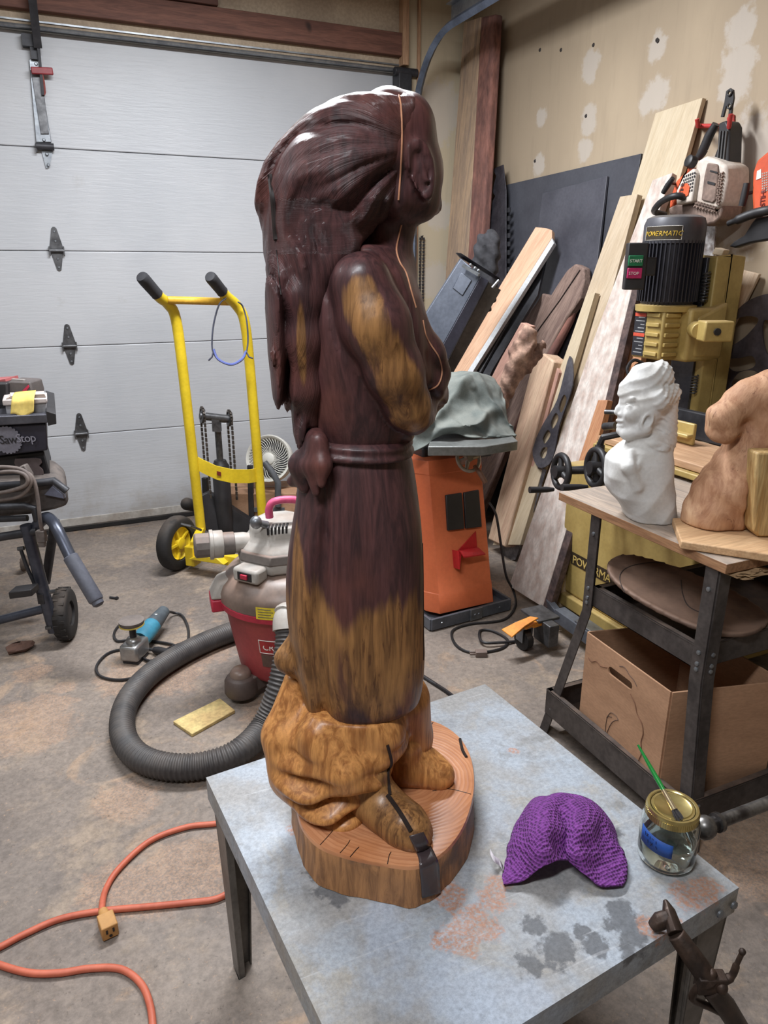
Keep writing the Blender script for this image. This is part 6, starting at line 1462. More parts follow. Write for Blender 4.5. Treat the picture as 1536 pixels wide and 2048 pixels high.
obj('wire_end', MB().tube([C(427, 702, 3.41), C(424, 714, 3.4), C(417, 721, 3.4)], .004, 6), M_wire, wr, smooth=60); obj('wire_end', MB().tube([C(493, 704, 3.47), C(498, 714, 3.46), C(506, 717, 3.46)], .004, 6), M_wire, wr, smooth=60)

# fan on a cardboard carton by the door
fc = C(540, 918, 3.92); fax = (-FWD * .8 + RGT * -.15 + UP * .25).normalized()
M_fw = mat('fan_white', (214, 212, 204), (200, 197, 188), .5, scale=4, var=.04)
fan = thing('fan', 'round white desk fan on a carton beside the hand truck', 'fan', (fc.x, fc.y, fc.z - .16))
obj('housing', MB().lathe([(.06, -.12), (.11, -.09), (.128, -.03), (.134, .02), (.128, .035), (.118, .03), (.112, .02), (.105, -.01), (0, -.02)], fc, fax, 40), M_fw, fan, smooth=40)
x = fax.orthogonal().normalized(); y = fax.cross(x)
for k in range(40):
    a = 2 * math.pi * k / 40; d = lambda r, t: fc + fax * .024 + (x * math.cos(a + t) + y * math.sin(a + t)) * r
    m = MB().tube([d(.03, 0), d(.06, .12), d(.09, .3), d(.116, .5)], .0022, 5)
    obj('grille_bar', m, M_fw, fan, smooth=60)
obj('hub_cap', MB().lathe([(.034, 0), (.034, .03), (.026, .036), (0, .037)], fc, fax, 24), M_fw, fan)
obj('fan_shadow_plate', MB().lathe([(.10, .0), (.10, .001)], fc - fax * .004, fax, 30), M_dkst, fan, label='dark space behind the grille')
obj('stand', MB().tube([C(529, 925, 3.78), C(545, 945, 3.76), C(556, 965, 3.76), C(556, 1012, 3.78)], .018, 10).ob(C(540, 1012, 3.86), RGT * .09, FWD * .07, UP * .012), mat('fan_stand', (92, 94, 98), (78, 80, 84), .5), fan, smooth=40)
obj('cord', MB().tube(cat([C(572, 915, 3.95), C(590, 908, 3.96), C(610, 915, 3.97)], 4), .006, 6), M_bk, fan)
cc_ = C(520, 1050, 3.93); q0 = C(460, 985, 3.86)
bxz = fc.z - .165
m = MB().ob((cc_.x, cc_.y, bxz / 2), RGT * .23, FWD * .13, UP * bxz / 2); m = tag(obj('carton', m, M_cb, bevel=.004), 'closed brown carton under the white fan', 'box')
obj('flap_seam', MB().ob((cc_.x, cc_.y, bxz + .0008), RGT * .23, FWD * .012, UP * .0008), mat('parcel_tape', (150, 116, 84), (140, 106, 76), .5), m)
obj('side_seam', MB().ob(Vector((cc_.x, cc_.y, bxz * .5)) - FWD * .1305, RGT * .012, FWD * .0006, UP * bxz * .48), mat('parcel_tape', (150, 116, 84), (140, 106, 76), .5), m)

# ------------------------------------------------------------------ red shop vacuum with hose
M_vr = mat('vac_red', (164, 66, 70), (146, 54, 60), .55, scale=4, var=.08, dust=(170, 120, 110), dustamt=.3)
M_vr2 = mat('vac_red_rim', (186, 46, 70), (168, 38, 60), .45)
M_vg = mat('vac_grey', (176, 172, 166), (158, 154, 148), .5, scale=5, var=.06, dust=(150, 128, 112), dustamt=.5)
M_vd = mat('vac_dark', (112, 106, 102), (92, 86, 82), .55, scale=5, var=.08, dust=(150, 118, 100), dustamt=.55)
M_vb = mat('vac_brown', (126, 108, 98), (98, 84, 76), .4, scale=5, var=.08, dust=(160, 132, 116), dustamt=.5)
VC = C(583, 1350, 2.30); VC.z = 0
vac = thing('shop_vacuum', 'red shop vacuum with grey motor head and dust behind the carving', 'vacuum', (VC.x, VC.y, 0))
def vz(py): return C(583, py, 2.26).z
zb, ztp = .075, .345
obj('drum', MB().lathe([(.165, zb), (.178, zb + .02), (.192, zb + .1), (.193, zb + .105), (.218, ztp - .01), (.226, ztp), (.0, ztp)], VC, n=48), M_vr, vac, smooth=40)
obj('drum_rim', MB().lathe([(.222, ztp - .018), (.235, ztp - .014), (.238, ztp + .008), (.226, ztp + .012)], VC, n=48), M_vr2, vac, smooth=40)
obj('lid', MB().lathe([(.236, ztp + .01), (.236, ztp + .04), (.225, ztp + .065), (.19, ztp + .1), (.15, ztp + .115), (0, ztp + .12)], VC, n=48), M_vb, vac, smooth=40)
ld = (-RGT * .95 - FWD * .3).normalized(); lt = Vector((-ld.y, ld.x, 0))
c = VC + ld * .235
lat = obj('latch', MB().ob(c + UP * (ztp - .005), ld * .028, lt * .05, UP * .022), M_vr2, vac, bevel=.006)
obj('latch_cover', MB().hexa([c + ld * .03 + lt * .05 + UP * (ztp + .018), c + ld * .03 - lt * .05 + UP * (ztp + .018), c - ld * .05 - lt * .06 + UP * (ztp + .018), c - ld * .05 + lt * .06 + UP * (ztp + .018), c + ld * .0 + lt * .04 + UP * (ztp + .075), c + ld * .0 - lt * .04 + UP * (ztp + .075), c - ld * .08 - lt * .05 + UP * (ztp + .1), c - ld * .08 + lt * .05 + UP * (ztp + .1)]), M_vg, vac, bevel=.01)
zh = ztp + .115
hp = [(.15, zh), (.155, zh + .03), (.14, zh + .07), (.135, zh + .075), (.11, zh + .1), (.105, zh + .135), (.09, zh + .15), (0, zh + .155)]
hd_ = obj('motor_head', MB().lathe(hp, VC + ld * .015, n=8, sx=(ld + lt * .4)), M_vg, vac, bevel=.012, smooth=30)
obj('head_band', MB().lathe([(.150, zh + .036), (.157, zh + .038), (.150, zh + .068), (.14, zh + .069)], VC + ld * .015, n=8, sx=(ld + lt * .4)), M_vd, vac, bevel=.004, smooth=30)
sf = VC + ld * .10 - FWD * .12 + UP * (zh + .012)
swd = (-FWD * .75 + ld * .5).normalized(); swx = UP.cross(swd).normalized()
sbx = obj('switch_housing', MB().ob(sf, swx * .05, swd * .03, UP * .024), M_vg, vac, bevel=.01)
obj('switch_recess', MB().ob(sf + swd * .0305, swx * .028, swd * .002, UP * .014), M_bk, sbx, bevel=.002)
obj('power_switch', MB().ob(sf + swd * .034, swx * .013, swd * .004, UP * .008), M_vr2, sbx, bevel=.002)
m = MB()
for k in range(6): m.ob(VC + ld * (.04 - k * .012) - FWD * .085 + UP * (zh + .142), ld * .003, FWD * .018, UP * .012)
obj('exhaust_slot', m, M_bk, vac, kind='stuff')
hA, hB = C(538, 1012, 2.24), C(600, 1004, 2.26)
obj('carry_handle', MB().tube(cat([hA - UP * .04, hA - UP * .01, hA.lerp(hB, .15) + UP * .012, hA.lerp(hB, .6) + UP * .014, hB, hB + RGT * .05 - UP * .05], 4), .013, 8), mat('handle_pink', (226, 96, 140), (208, 84, 124), .45), vac, smooth=50)
p0, p1 = VC + ld * .12 + UP * (zh + .078), VC + ld * .36 + UP * (zh + .085)
d_ = (p1 - p0).normalized()
obj('blower_port', MB().lathe([(.03, 0), (.034, .02), (.034, .085), (.044, .087), (.046, .09), (.046, .118), (.05, .12), (.05, .13), (.042, .132)], p0, d_, 24), M_vg, vac, smooth=35)
obj('port_muffler', MB().lathe([(.039, .128), (.041, .13), (.041, .175), (.034, .18), (0, .18)], p0, d_, 12), M_vd, vac, bevel=.003, smooth=20)
obj('port_ring', MB().lathe([(.036, .05), (.038, .052), (.038, .1), (.036, .102)], p0, d_, 24), M_vd, vac, smooth=35)
pc = VC + ld * .16 - FWD * .06 + UP * (zh + .09); obj('chrome_latch', MB().ball(C(512, 1045, 2.2), (.02, .02, .022)).cyl(C(512, 1045, 2.2), C(535, 1050, 2.22), .012), M_galv, vac, smooth=60)
# badge with lettering on the drum
ba_ = math.atan2(-FWD.y, -FWD.x) - .22
def ond(a, z, l=0.): r = .192 + (z - zb - .1) * .156 + l; return VC + Vector((math.cos(a) * r, math.sin(a) * r, z))
rws = [[ond(ba_ - .15 + 1.05 * u, .205, .002), ond(ba_ - .15 + 1.05 * u, .255, .002)] for u in np.linspace(0, 1, 8)]
bdg = obj('badge', MB().grid(rws), mat('badge_red', (168, 40, 46), (150, 34, 40), .5), vac, smooth=180)
ed = [r_[0] for r_ in rws] + [r_[1] for r_ in rws][::-1]; obj('badge_border', MB().tube(ed, .0018, 4, closed=True), M_white, bdg)
for i, ch in enumerate('CRAFTSMAN'):
    a = ba_ - .15 + .055 + .108 * i; d = Vector((math.cos(a + .05), math.sin(a + .05), 0)); text(ch, .031, ond(a, .219, .0035), Vector((-d.y, d.x, 0)), UP, M_white, bdg)
rws = [[ond(ba_ + .5 * (u - .28), .15, .003), ond(ba_ + .5 * (u - .28), .20, .003)] for u in np.linspace(0, 1, 8)]
obj('lower_label', MB().grid(rws), mat('label_brown', (96, 72, 66), (84, 62, 56), .5), vac, smooth=180)
ya = ba_ - .08; yl = [[VC + Vector((math.cos(ya + u) * .2385, math.sin(ya + u) * .2385, 0)) + UP * z for z in (ztp + .004, ztp + .046)] for u in np.linspace(0, .3, 6)]
ylo = obj('yellow_label', MB().grid(yl), mat('label_yellow', (226, 206, 64), (212, 190, 52), .5), vac, smooth=180)
m = MB()
for k in range(4): m.tube([VC + Vector((math.cos(ya + u) * .2392, math.sin(ya + u) * .2392, ztp + .012 + k * .009)) for u in (.03, .14, .24 - .03 * (k % 2))], .0011, 4)
obj('label_print', m, M_bk, ylo, kind='stuff')
# caster feet
M_ft = mat('vac_foot', (84, 72, 68), (66, 57, 54), .55, scale=5, var=.1, dust=(128, 108, 94), dustamt=.35)
for px, py in ((478, 1400), (705, 1400)):
    c = F(px, py + 18); ctr_ = Vector((c.x, c.y, 0)) + FWD * .062; rd = (VC - ctr_).normalized()
    ft = obj('caster_foot', MB().lathe([(.050, .02), (.058, .035), (.056, .075), (.046, .092), (.038, .094), (0, .095)], ctr_, n=20).bar(ctr_ + UP * .06 + rd * .02, ctr_ + rd * .15 + UP * .08, .085, .06), M_ft, vac, bevel=.006, smooth=40)
    obj('caster_wheel', MB().lathe([(.02, -.016), (.028, -.012), (.028, .012), (.02, .016)], ctr_ + UP * .028, RGT, 18), M_rub, ft)
    obj('caster_cap', MB().lathe([(.036, .09), (.036, .105), (.026, .118), (0, .12)], ctr_, n=20), M_vb, ft, smooth=60)
# hose
out0 = C(576, 1238, 2.06)
HR = .040
hp_ = [out0 + RGT * .02 + FWD * .05, out0, C(574, 1290, 2.01), C(560, 1370, 1.95), C(528, 1450, 1.90), F(480, 1502, .06), F(410, 1530, .043), F(335, 1533, .043), F(275, 1512, .043), F(246, 1468, .043), F(252, 1410, .043), F(290, 1358, .043), F(350, 1315, .043), F(420, 1280, .043), F(490, 1255, .043), F(560, 1235, .043)]
hose = thing('vacuum_hose', 'thick ribbed dark grey vacuum hose looped on the floor', 'hose', F(300, 1530))
path = cat(hp_, 40); 
sl_ = [path[0]]; acc = 0; step = .0022
for a, b in zip(path, path[1:]):
    L = (b - a).length; t_ = step - acc
    while t_ <= L: sl_.append(a.lerp(b, t_ / L)); t_ += step
    acc = (acc + L) % step
n_ = len(sl_); rad_ = []
for i in range(n_):
    s_ = i * step; deep = .0042 if s_ < 1.15 else .002
    per = .0132 if s_ < 1.15 else .0088
    rad_.append(HR - deep * (.5 + .5 * math.cos(2 * math.pi * s_ / per)))
obj('ribbed_tube', MB().tube(sl_, rad_, 18), mat('hose_grey', (70, 68, 68), (54, 52, 53), .55, scale=8, var=.08, dust=(112, 102, 94), dustamt=.35), hose, smooth=180)
d_ = (out0 - hp_[0]).normalized()
obj('cuff', MB().tube(path[:62], [.046] * 62, 20).lathe([(.05, .0), (.052, .012), (.05, .024)], path[30], path[31] - path[30], 20), M_vg, hose, smooth=50)

# ------------------------------------------------------------------ left: table saw on a folding stand
M_ss = mat('saw_body', (48, 46, 58), (38, 36, 46), .5, scale=5, var=.08)
M_st = mat('saw_frame', (78, 82, 94), (60, 63, 74), .35, .55, scale=8, var=.1)
M_dst = mat('saw_dust_grey', (104, 96, 92), (80, 74, 72), .7, .1, scale=9, var=.15, dust=(150, 138, 130), dustamt=.5)
ts = thing('table_saw', 'black portable table saw on a wheeled folding stand at the left edge', 'table saw', (-.18, 2.84, 0))
def cp(px, py, d): return C(px, py, d)
def slab(parent, name, pts, d, dep, m, **k): return obj(name, MB().prism([cp(x, y, d) for x, y in pts], Vector((0, dep, 0))), m, parent, **k)
slab(ts, 'saw_table', [(-190, 840), (100, 828), (96, 846), (-190, 862)], 2.56, .5, mat('saw_table_grey', (104, 104, 112), (88, 88, 96), .4, .5), bevel=.004)
slab(ts, 'fence_rail', [(92, 822), (112, 828), (113, 848), (96, 852)], 2.54, .5, M_bk, bevel=.002)
fb = slab(ts, 'body', [(-190, 862), (92, 846), (96, 901), (-190, 935)], 2.58, .45, M_ss, bevel=.006)
slab(ts, 'lower_body', [(-190, 935), (88, 902), (104, 962), (100, 972), (-190, 985)], 2.62, .4, M_bk, bevel=.006)
slab(ts, 'switch_plate', [(28, 926), (30, 918), (72, 916), (82, 918), (84, 926), (78, 932), (86, 940), (88, 948), (80, 954), (40, 952)], 2.605, .01, mat('plate_taupe', (92, 80, 80), (78, 68, 68), .5), bevel=.002)
# gear emblem and lettering
g0_ = cp(14, 880, 2.574); gp = []
for k in range(72):
    a = 2 * math.pi * k / 72; r = (.052 if k % 3 else .047); gp.append(g0_ + RGT * math.cos(a) * r * 1.05 + UP * math.sin(a) * r)
em = obj('gear_emblem', MB().prism(gp, FWD * .003), mat('emblem_grey', (120, 118, 128), (110, 108, 118), .6), ts)
bdx = (cp(92, 846, 2.58) - cp(0, 851, 2.58)).normalized()
text('Saw', .044, cp(0, 888, 2.572), bdx, UP, M_bk, ts, sp=.9); text('Stop', .044, cp(33, 885, 2.572), bdx, UP, mat('print_pale', (150, 148, 160), (140, 138, 150), .6), ts, sp=.9)
# tray and cord wrap
m = MB().prism([cp(x, y, 2.52) for x, y in ((-190, 975), (100, 962), (112, 966), (132, 982), (137, 1000), (134, 1012), (110, 1020), (60, 1030), (-190, 1050))], Vector((0, .35, 0)))
obj('stand_tray', m, M_dst, ts, bevel=.012)
m = MB().tube([cp(-190, 985, 2.50), cp(60, 968, 2.50), cp(108, 962, 2.50), cp(134, 982, 2.50)], .014, 10).tube([cp(-190, 1020, 2.49), cp(50, 1012, 2.49), cp(68, 1016, 2.49), cp(74, 1040, 2.5)], .013, 10).tube([cp(-190, 1046, 2.49), cp(55, 1036, 2.49)], .012, 8)
obj('stand_rail', m, M_dkst, ts, smooth=50)
m = MB().prism([cp(x, y, 2.5) for x, y in ((88, 990), (104, 972), (126, 990), (128, 998))], FWD * .02); obj('corner_plate', m, mat('plate_bluegrey', (128, 132, 150), (112, 116, 134), .4, .3), ts, bevel=.002)
obj('cord_hook', MB().prism([cp(x, y, 2.47) for x, y in ((37, 934), (48, 930), (60, 950), (62, 965), (50, 978), (40, 972))], FWD * .03), M_dst, ts, bevel=.004)
q = cat([cp(-40, 940, 2.45), cp(0, 934, 2.45), cp(40, 938, 2.45), cp(58, 952, 2.45), cp(60, 972, 2.45), cp(40, 992, 2.45), cp(0, 1000, 2.45), cp(-40, 1002, 2.45)], 5)
q2 = cat([cp(-40, 948, 2.46), cp(10, 944, 2.46), cp(52, 945, 2.46), cp(68, 962, 2.46), cp(76, 1000, 2.46), cp(80, 1040, 2.46), cp(84, 1060, 2.47)], 5)
q3 = cat([cp(-40, 950, 2.46), cp(20, 943, 2.44), cp(50, 950, 2.44), cp(52, 970, 2.44), cp(10, 984, 2.44), cp(-40, 990, 2.44)], 5)
m = MB().tube(q, .007, 8).tube(q2, .007, 8).tube(q3, .007, 8); obj('power_cord', m, mat('cord_grey', (122, 110, 104), (98, 88, 84), .7), ts, smooth=60)
m = MB().ob(cp(83, 1072, 2.47), RGT * .016, FWD * .012, UP * .022).ob(cp(84, 1084, 2.47), RGT * .012, FWD * .01, UP * .018); obj('cord_plug', m, M_dst, ts, bevel=.003)
# legs, wheel, lift handle
def tb_(pts, r, nm, m=M_st, n=12): return obj(nm, MB().tube(pts, r, n), m, ts, smooth=50)
tb_([cp(52, 1050, 2.50), cp(108, 1262, 2.52)], .022, 'leg'); tb_([cp(110, 1040, 2.72), cp(92, 1160, 2.74), cp(98, 1160, 2.74)], .018, 'leg', M_dkst)
tb_([cp(-190, 1270, 2.5), cp(0, 1240, 2.52), cp(102, 1214, 2.53)], .017, 'crossbar'); tb_([cp(-190, 1082, 2.5), cp(0, 1074, 2.5), cp(75, 1062, 2.5)], .016, 'crossbar', M_dkst)
tb_(cat([cp(66, 1060, 2.52), cp(90, 1036, 2.5), cp(104, 1042, 2.46), cp(116, 1062, 2.42), cp(140, 1112, 2.38)], 5), .021, 'lift_tube')
obj('lift_grip', MB().lathe([(.022, 0), (.026, .004), (.0265, .18), (.024, .186), (.021, .187), (.02, .2), (.012, .206)], cp(140, 1112, 2.38), cp(184, 1186, 2.33) - cp(140, 1112, 2.38), 18), mat('grip_grey', (92, 94, 104), (80, 82, 92), .6), ts, smooth=40)
whp = cp(132, 1244, 2.60); whp.z = .105; wx = (RGT * .95 + FWD * .18).normalized()
wl = obj('wheel', MB().lathe([(.05, .026), (.05, -.026), (.09, -.03), (.103, -.02), (.106, 0), (.103, .02), (.09, .03), (.05, .026)], whp, wx, 36, cap=False), M_rub, ts, smooth=50)
x = wx.orthogonal().normalized(); y = wx.cross(x)
for k in range(36):
    a = 2 * math.pi * k / 36; d = x * math.cos(a) + y * math.sin(a); t_ = wx.cross(d)
    obj('tread_lug', MB().ob(whp + d * .1035 + wx * (.011 if k % 2 else -.011), d * .003, t_ * .0055, wx * .01), M_rub, wl, smooth=0)
obj('wheel_hub', MB().lathe([(.055, -.015), (.055, .015), (.03, .02), (0, .022)], whp, wx, 24), M_bk, wl)
obj('axle', MB().cyl(whp, cp(108, 1238, 2.55), .012), M_dkst, ts)
m = MB().tube([cp(42, 1100, 2.5), cp(52, 1130, 2.5), cp(70, 1170, 2.5), cp(82, 1200, 2.5)], .007, 8).ob(cp(84, 1196, 2.5), RGT * .012, FWD * .012, UP * .02); obj('brake_linkage', m, M_dkst, ts, smooth=50)
obj('foot_pedal', MB().ob(cp(48, 1182, 2.44), RGT * .043 + UP * .006, FWD * .03, UP * .014), M_bk, ts, bevel=.004)
for px, py in ((106, 1184), (98, 1256), (42, 1098)): obj('bolt', MB().cyl(cp(px - 6, py, 2.5), cp(px + 6, py - 2, 2.5), .008, n=8), M_dull, ts)
# things on the saw
bt = thing('battery_case', 'dark grey and red cordless tool battery case on the table saw', 'case', cp(20, 790, 2.75))
zt_ = cp(20, 832, 2.75).z
m = MB().prism([cp(x, y, 2.72) for x, y in ((8, 768), (20, 762), (60, 764), (66, 785), (66, 815), (8, 815))], FWD * .1); obj('shell', m, mat('case_grey', (98, 90, 88), (82, 76, 74), .6), bt, bevel=.006)
obj('top_rail', MB().bar(cp(24, 760, 2.74), cp(50, 762, 2.74), .014, .012), mat('case_rail', (150, 144, 140), (136, 130, 126), .5), bt, bevel=.002)
obj('red_stripe', MB().prism([cp(x, y, 2.715) for x, y in ((44, 782), (56, 770), (58, 774), (50, 786))], FWD * .004), mat('stripe_red', (190, 40, 72), (172, 34, 64), .5), bt)
m = MB().prism([cp(x, y, 2.74) for x, y in ((-190, 770), (0, 760), (10, 758), (12, 764), (0, 768), (-190, 780))], FWD * .1); obj('red_lid', m, mat('stripe_red2', (176, 96, 96), (160, 84, 84), .5), bt)
obj('dark_side', MB().prism([cp(x, y, 2.70) for x, y in ((-190, 768), (14, 766), (16, 812), (-190, 818))], FWD * .12), M_bk, bt, bevel=.006)
bi = thing('parts_box', 'clear plastic parts box with white lid on the table saw', 'box', cp(50, 828, 2.56))
pb = [(10, 808), (94, 804), (92, 828), (14, 833)]
slab(bi, 'tray', pb, 2.60, .12, mat('clear_grey_plastic', (168, 168, 172), (150, 150, 156), .35), bevel=.004)
slab(bi, 'lid', [(4, 800), (94, 796), (95, 806), (6, 812)], 2.59, .14, mat('lid_white', (206, 196, 192), (196, 186, 182), .5), bevel=.004)
m = MB()
rng = random.Random(5)
for k in range(4):
    y = 794 - k * 1.6; m.prism([cp(12 + 3 * k, y + 4, 2.6), cp(92 - k, y, 2.6), cp(88, y - 6, 2.7), cp(20, y - 3, 2.7)], UP * .002)
pp = thing('loose_papers', 'stack of loose pale papers on the plastic parts box', 'paper', cp(50, 796, 2.62))
obj('sheets', m, mat('paper_pale', (212, 196, 186), (190, 172, 160), .8), pp)
yp = thing('yellow_note', 'yellow paper sheet draped over the front of the plastic parts box', 'paper', cp(45, 830, 2.56))
gr = [[cp(30 + 42 * u, 784 - 4 * u, 2.66) for u in np.linspace(0, 1, 5)], [cp(26 + 44 * u, 790 - 3 * u, 2.60) for u in np.linspace(0, 1, 5)], [cp(23 + 45 * u, 800 + 2 * math.sin(u * 5), 2.572) for u in np.linspace(0, 1, 5)], [cp(22 + 46 * u, 815 - 3 * u, 2.568) for u in np.linspace(0, 1, 5)], [cp(21, 828, 2.565), cp(32, 828, 2.565), cp(45, 836, 2.56), cp(56, 830, 2.565), cp(67, 824, 2.565)]]
o = obj('sheet', MB().grid(smooth_grid(gr, 3)), mat('yellow_paper', (226, 200, 112), (216, 188, 98), .8), yp, smooth=180); sd = o.modifiers.new('s', 'SOLIDIFY'); sd.thickness = .001
# work boot under the saw
f = Field((-1.75, 3.0, -.01), (-1.25, 3.55, .4), .007)
b0_ = F(20, 1145); bb = (b0_.x * CY - b0_.y * SY, b0_.x * SY + b0_.y * CY)
def bq(u, w, z): return (bb[0] + u, bb[1] + w, z)
f.un(f.chain([(bq(.05, .0, .05), .05), (bq(-.03, .03, .06), .055), (bq(-.10, .06, .065), .055), (bq(-.13, .07, .1), .055), (bq(-.14, .07, .2), .06)], .03), .001)
f.V = np.maximum(f.V, .002 - f.Z)
bo = thing('work_boot', 'worn grey-brown work boot on the floor under the table saw', 'boot', (b0_.x, b0_.y, 0))
field_obj('upper', f, mat('boot_suede', (112, 98, 88), (86, 76, 70), .9, scale=14, var=.2), bo, None, 1)
m = MB()
for k in range(3): m.tube([rw(*bq(-.07 + .01 * k, .0 + .03 * k, .125 + .03 * k)), rw(*bq(-.10, .05, .15 + .03 * k)), rw(*bq(-.14, .02, .13 + .03 * k))], .006, 6)
obj('laces', m, M_dst, bo, kind='stuff')

# ------------------------------------------------------------------ small things on the floor
gr = thing('angle_grinder', 'blue and grey angle grinder with sanding pad upright on the floor', 'grinder', F(275, 1318))
gh = F(272, 1318); g0 = Vector((gh.x, gh.y, .045)); gd = (F(330, 1262) - F(275, 1318)).normalized()
obj('gear_head', MB().ob(g0, gd * .05, gd.cross(UP) * .036, UP * .032).tube([g0, g0 + UP * .05], [.034, .026], 12), mat('gear_silver', (168, 168, 168), (140, 140, 140), .35, .7), gr, bevel=.01)
obj('flange', MB().ob(g0 - UP * .038, gd * .04, gd.cross(UP) * .032, UP * .007), M_dkst, gr, bevel=.003)
obj('spindle', MB().cyl(g0 + UP * .05, g0 + UP * .105, .0125, n=12), M_bk, gr)
obj('sanding_pad', MB().lathe([(.02, .1), (.044, .104), (.046, .112), (.046, .118), (0, .119)], g0, UP, 28), M_dst, gr, smooth=40)
obj('pad_foam', MB().lathe([(.043, .0985), (.0455, .099), (.0455, .1035), (.043, .104)], g0, UP, 28), mat('foam_yellow', (214, 190, 90), (200, 174, 76), .8), gr)
a, b = g0 + gd * .045 + UP * .01, g0 + gd * .25 + UP * .035
obj('motor_housing', MB().tube([a, a.lerp(b, .25), a.lerp(b, .5)], [.034, .036, .034], 14), mat('tool_blue', (64, 140, 166), (52, 122, 148), .5), gr, smooth=50)
obj('body_grip', MB().tube([a.lerp(b, .5), a.lerp(b, .75), b], [.033, .029, .024], 14), mat('tool_grey', (84, 92, 98), (70, 78, 84), .55), gr, smooth=50)
obj('rear_cap', MB().ball(b + UP * .012 - gd * .07, (.014, .014, .012)), M_galv, gr)
gc = [b, F(345, 1225, .02), F(365, 1232, .008), F(377, 1262, .006), F(370, 1295, .006), F(340, 1288, .008), F(300, 1282, .006), F(262, 1280, .006), F(235, 1282, .006), F(228, 1268, .006), F(240, 1250, .006), F(268, 1240, .02)]
tag(obj('grinder_cord', MB().tube(cat(gc, 6), .0055, 6), M_bk, smooth=60), 'black cord looped behind the blue angle grinder', 'cord')
gc2 = [F(385, 1300, .006), F(375, 1285, .006), F(335, 1298, .006), F(300, 1322, .008), F(262, 1300, .006), F(220, 1305, .006), F(194, 1330, .006), F(200, 1352, .006), F(240, 1360, .006), F(290, 1350, .006), F(320, 1338, .006), F(302, 1322, .012)]
tag(obj('coiled_cord', MB().tube(cat(gc2, 6), .0055, 6), M_bk, smooth=60), 'dark cord lying in a wide loop in front of the angle grinder', 'cord')
sh = thing('side_handle', 'black grinder side handle lying on the floor by the hose', 'handle', F(345, 1310)); p0, p1 = F(308, 1300, .018), F(378, 1312, .018)
obj('grip', MB().tube([p0, p0.lerp(p1, .1), p0.lerp(p1, .5), p0.lerp(p1, .9), p1], [.012, .016, .014, .017, .016], 12), M_bk, sh, smooth=50)
obj('stud', MB().cyl(p0, p0 - (p1 - p0).normalized() * .025, .006), M_dull, sh)
yb = thing('yellow_board', 'yellow painted scrap board lying on the floor by the vacuum foot', 'board', F(400, 1430))
m = MB().prism([F(346, 1442, .012), F(384, 1468, .012), F(470, 1420, .012), F(440, 1396, .012)], UP * -.012); obj('board', m, mat('yellow_worn', (204, 182, 124), (182, 154, 104), .8, scale=12, var=.2, bump=.2), yb, bevel=.002)
rk = thing('wood_chunk', 'flat brown chunk of wood lying on the floor below the saw wheel', 'wood', F(42, 1302)); c = F(42, 1302)
m = MB().ball(c + UP * .018, (.055, .03, .02), 9, 6); rg = random.Random(1); m.v = [Vector((p.x + rg.uniform(-.006, .006), p.y + rg.uniform(-.006, .006), max(p.z + rg.uniform(-.004, .004), .001))) for p in m.v]; m.v = [c + Matrix.Rotation(.3, 3, 'Z') @ (p - c) for p in m.v]
obj('chunk', m, mat('chunk_brown', (112, 84, 72), (88, 66, 58), .9), rk, smooth=20)
bl_ = F(228, 1198); tag(obj('bolt', MB().tube([bl_ - RGT * .02 + UP * .006 + FWD * .006, bl_ + RGT * .012 + UP * .006 - FWD * .004], .005, 8).tube([bl_ + RGT * .012 + UP * .007 - FWD * .004, bl_ + RGT * .02 + UP * .007 - FWD * .007], .008, 6), M_dkst), 'single dark bolt lying on the floor left of the hand truck', 'bolt')
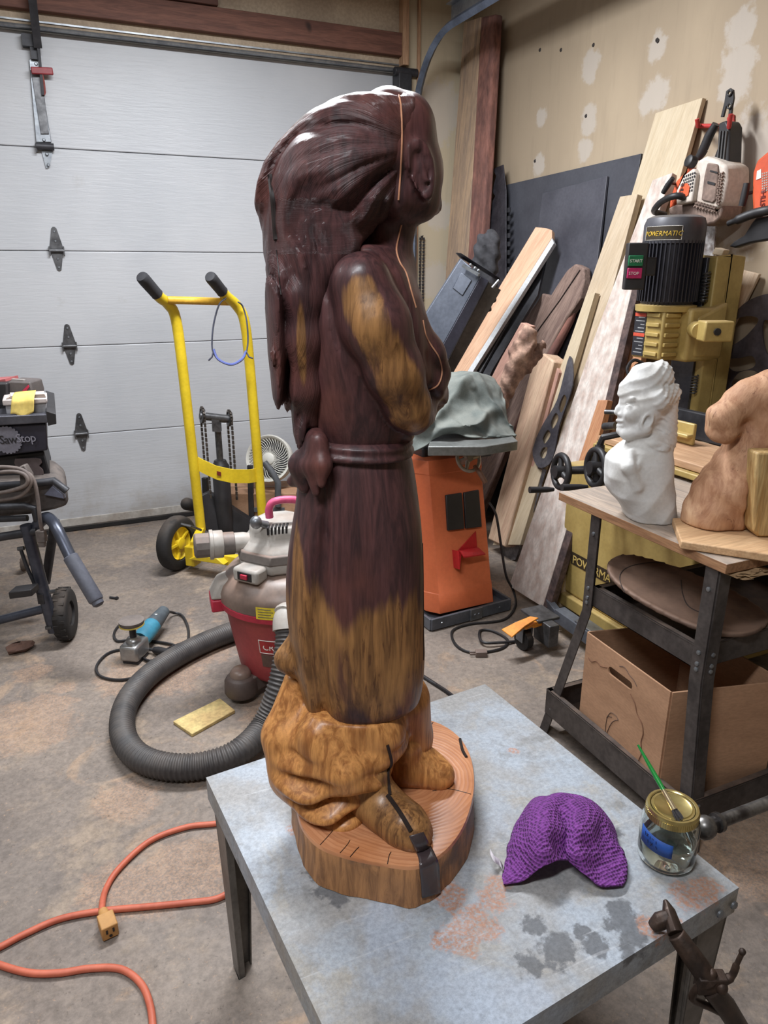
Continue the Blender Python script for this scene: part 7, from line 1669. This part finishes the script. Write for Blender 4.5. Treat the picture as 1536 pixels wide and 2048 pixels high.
# orange extension cord with its socket
M_oc = mat('cord_orange', (196, 104, 78), (178, 88, 64), .55, scale=10, var=.06)
oc = [F(500, 1640, .008), F(425, 1648, .008), F(370, 1655, .008), F(300, 1682, .008), F(240, 1735, .008), F(212, 1778, .008), F(204, 1815, .02), F(208, 1832, .022)]
c2_ = [F(520, 1740, .008), F(490, 1760, .008), F(440, 1795, .008), F(380, 1805, .008), F(300, 1813, .008), F(204, 1822, .008), F(120, 1838, .008), F(50, 1868, .008), F(0, 1894, .008), F(-60, 1920, .008)]
c3_ = [F(-60, 1905, .008), F(0, 1930, .008), F(60, 1946, .008), F(120, 1946, .008), F(180, 1937, .008), F(240, 1938, .008), F(280, 1965, .008), F(300, 2010, .008), F(306, 2070, .008), F(300, 2140, .008)]
ec_ = thing('extension_cord', 'orange extension cord with yellow socket end on the floor beside the steel table', 'cord', F(210, 1850))
cm = MB().tube(cat(oc, 8), .0075, 8); obj('cable', cm, M_oc, ec_, smooth=60); obj('cable', MB().tube(cat(c2_, 8), .0075, 8), M_oc, ec_, smooth=60); obj('cable', MB().tube(cat(c3_, 8), .0075, 8), M_oc, ec_, smooth=60)
s0, s1 = F(208, 1828, .022), F(222, 1868, .02); sd_ = (s1 - s0).normalized(); sx_ = sd_.cross(UP).normalized(); sy_ = sx_.cross(sd_)
M_sock = mat('socket_yellow', (190, 142, 84), (170, 124, 70), .6)
so = obj('socket', MB().tube([s0 - sd_ * .012, s0, s0 + sd_ * .008, s0 + sd_ * .012], [.010, .012, .012, .015], 12).ob(s0 + sd_ * .034, sx_ * .0175, sy_ * .0175, sd_ * .022), M_sock, ec_, bevel=.004)
m = MB(); fc_ = s0 + sd_ * .0565
for dx, dy, w, h in ((-.007, .005, .002, .005), (.007, .005, .002, .005)): m.ob(fc_ + sx_ * dx + sy_ * dy, sx_ * w, sy_ * h, sd_ * .0008)
m.lathe([(.0035, 0), (.0035, .001)], fc_ - sy_ * .008, sd_, 12); obj('slots', m, M_crk, so, kind='stuff')
# dark red case corner at the lower left edge
rc = C(-60, 2060, .95)
tag(obj('red_toolbox', MB().hexa([F(-200, 2010, .0), F(70, 2090, .0), F(60, 2200, .0), F(-200, 2200, 0), F(-210, 1985, .09), F(40, 2070, .09), F(30, 2190, .09), F(-200, 2200, .09)]), mat('dark_red', (104, 28, 44), (88, 22, 36), .5), bevel=.01), 'dark red tool case at the bottom left corner', 'case')
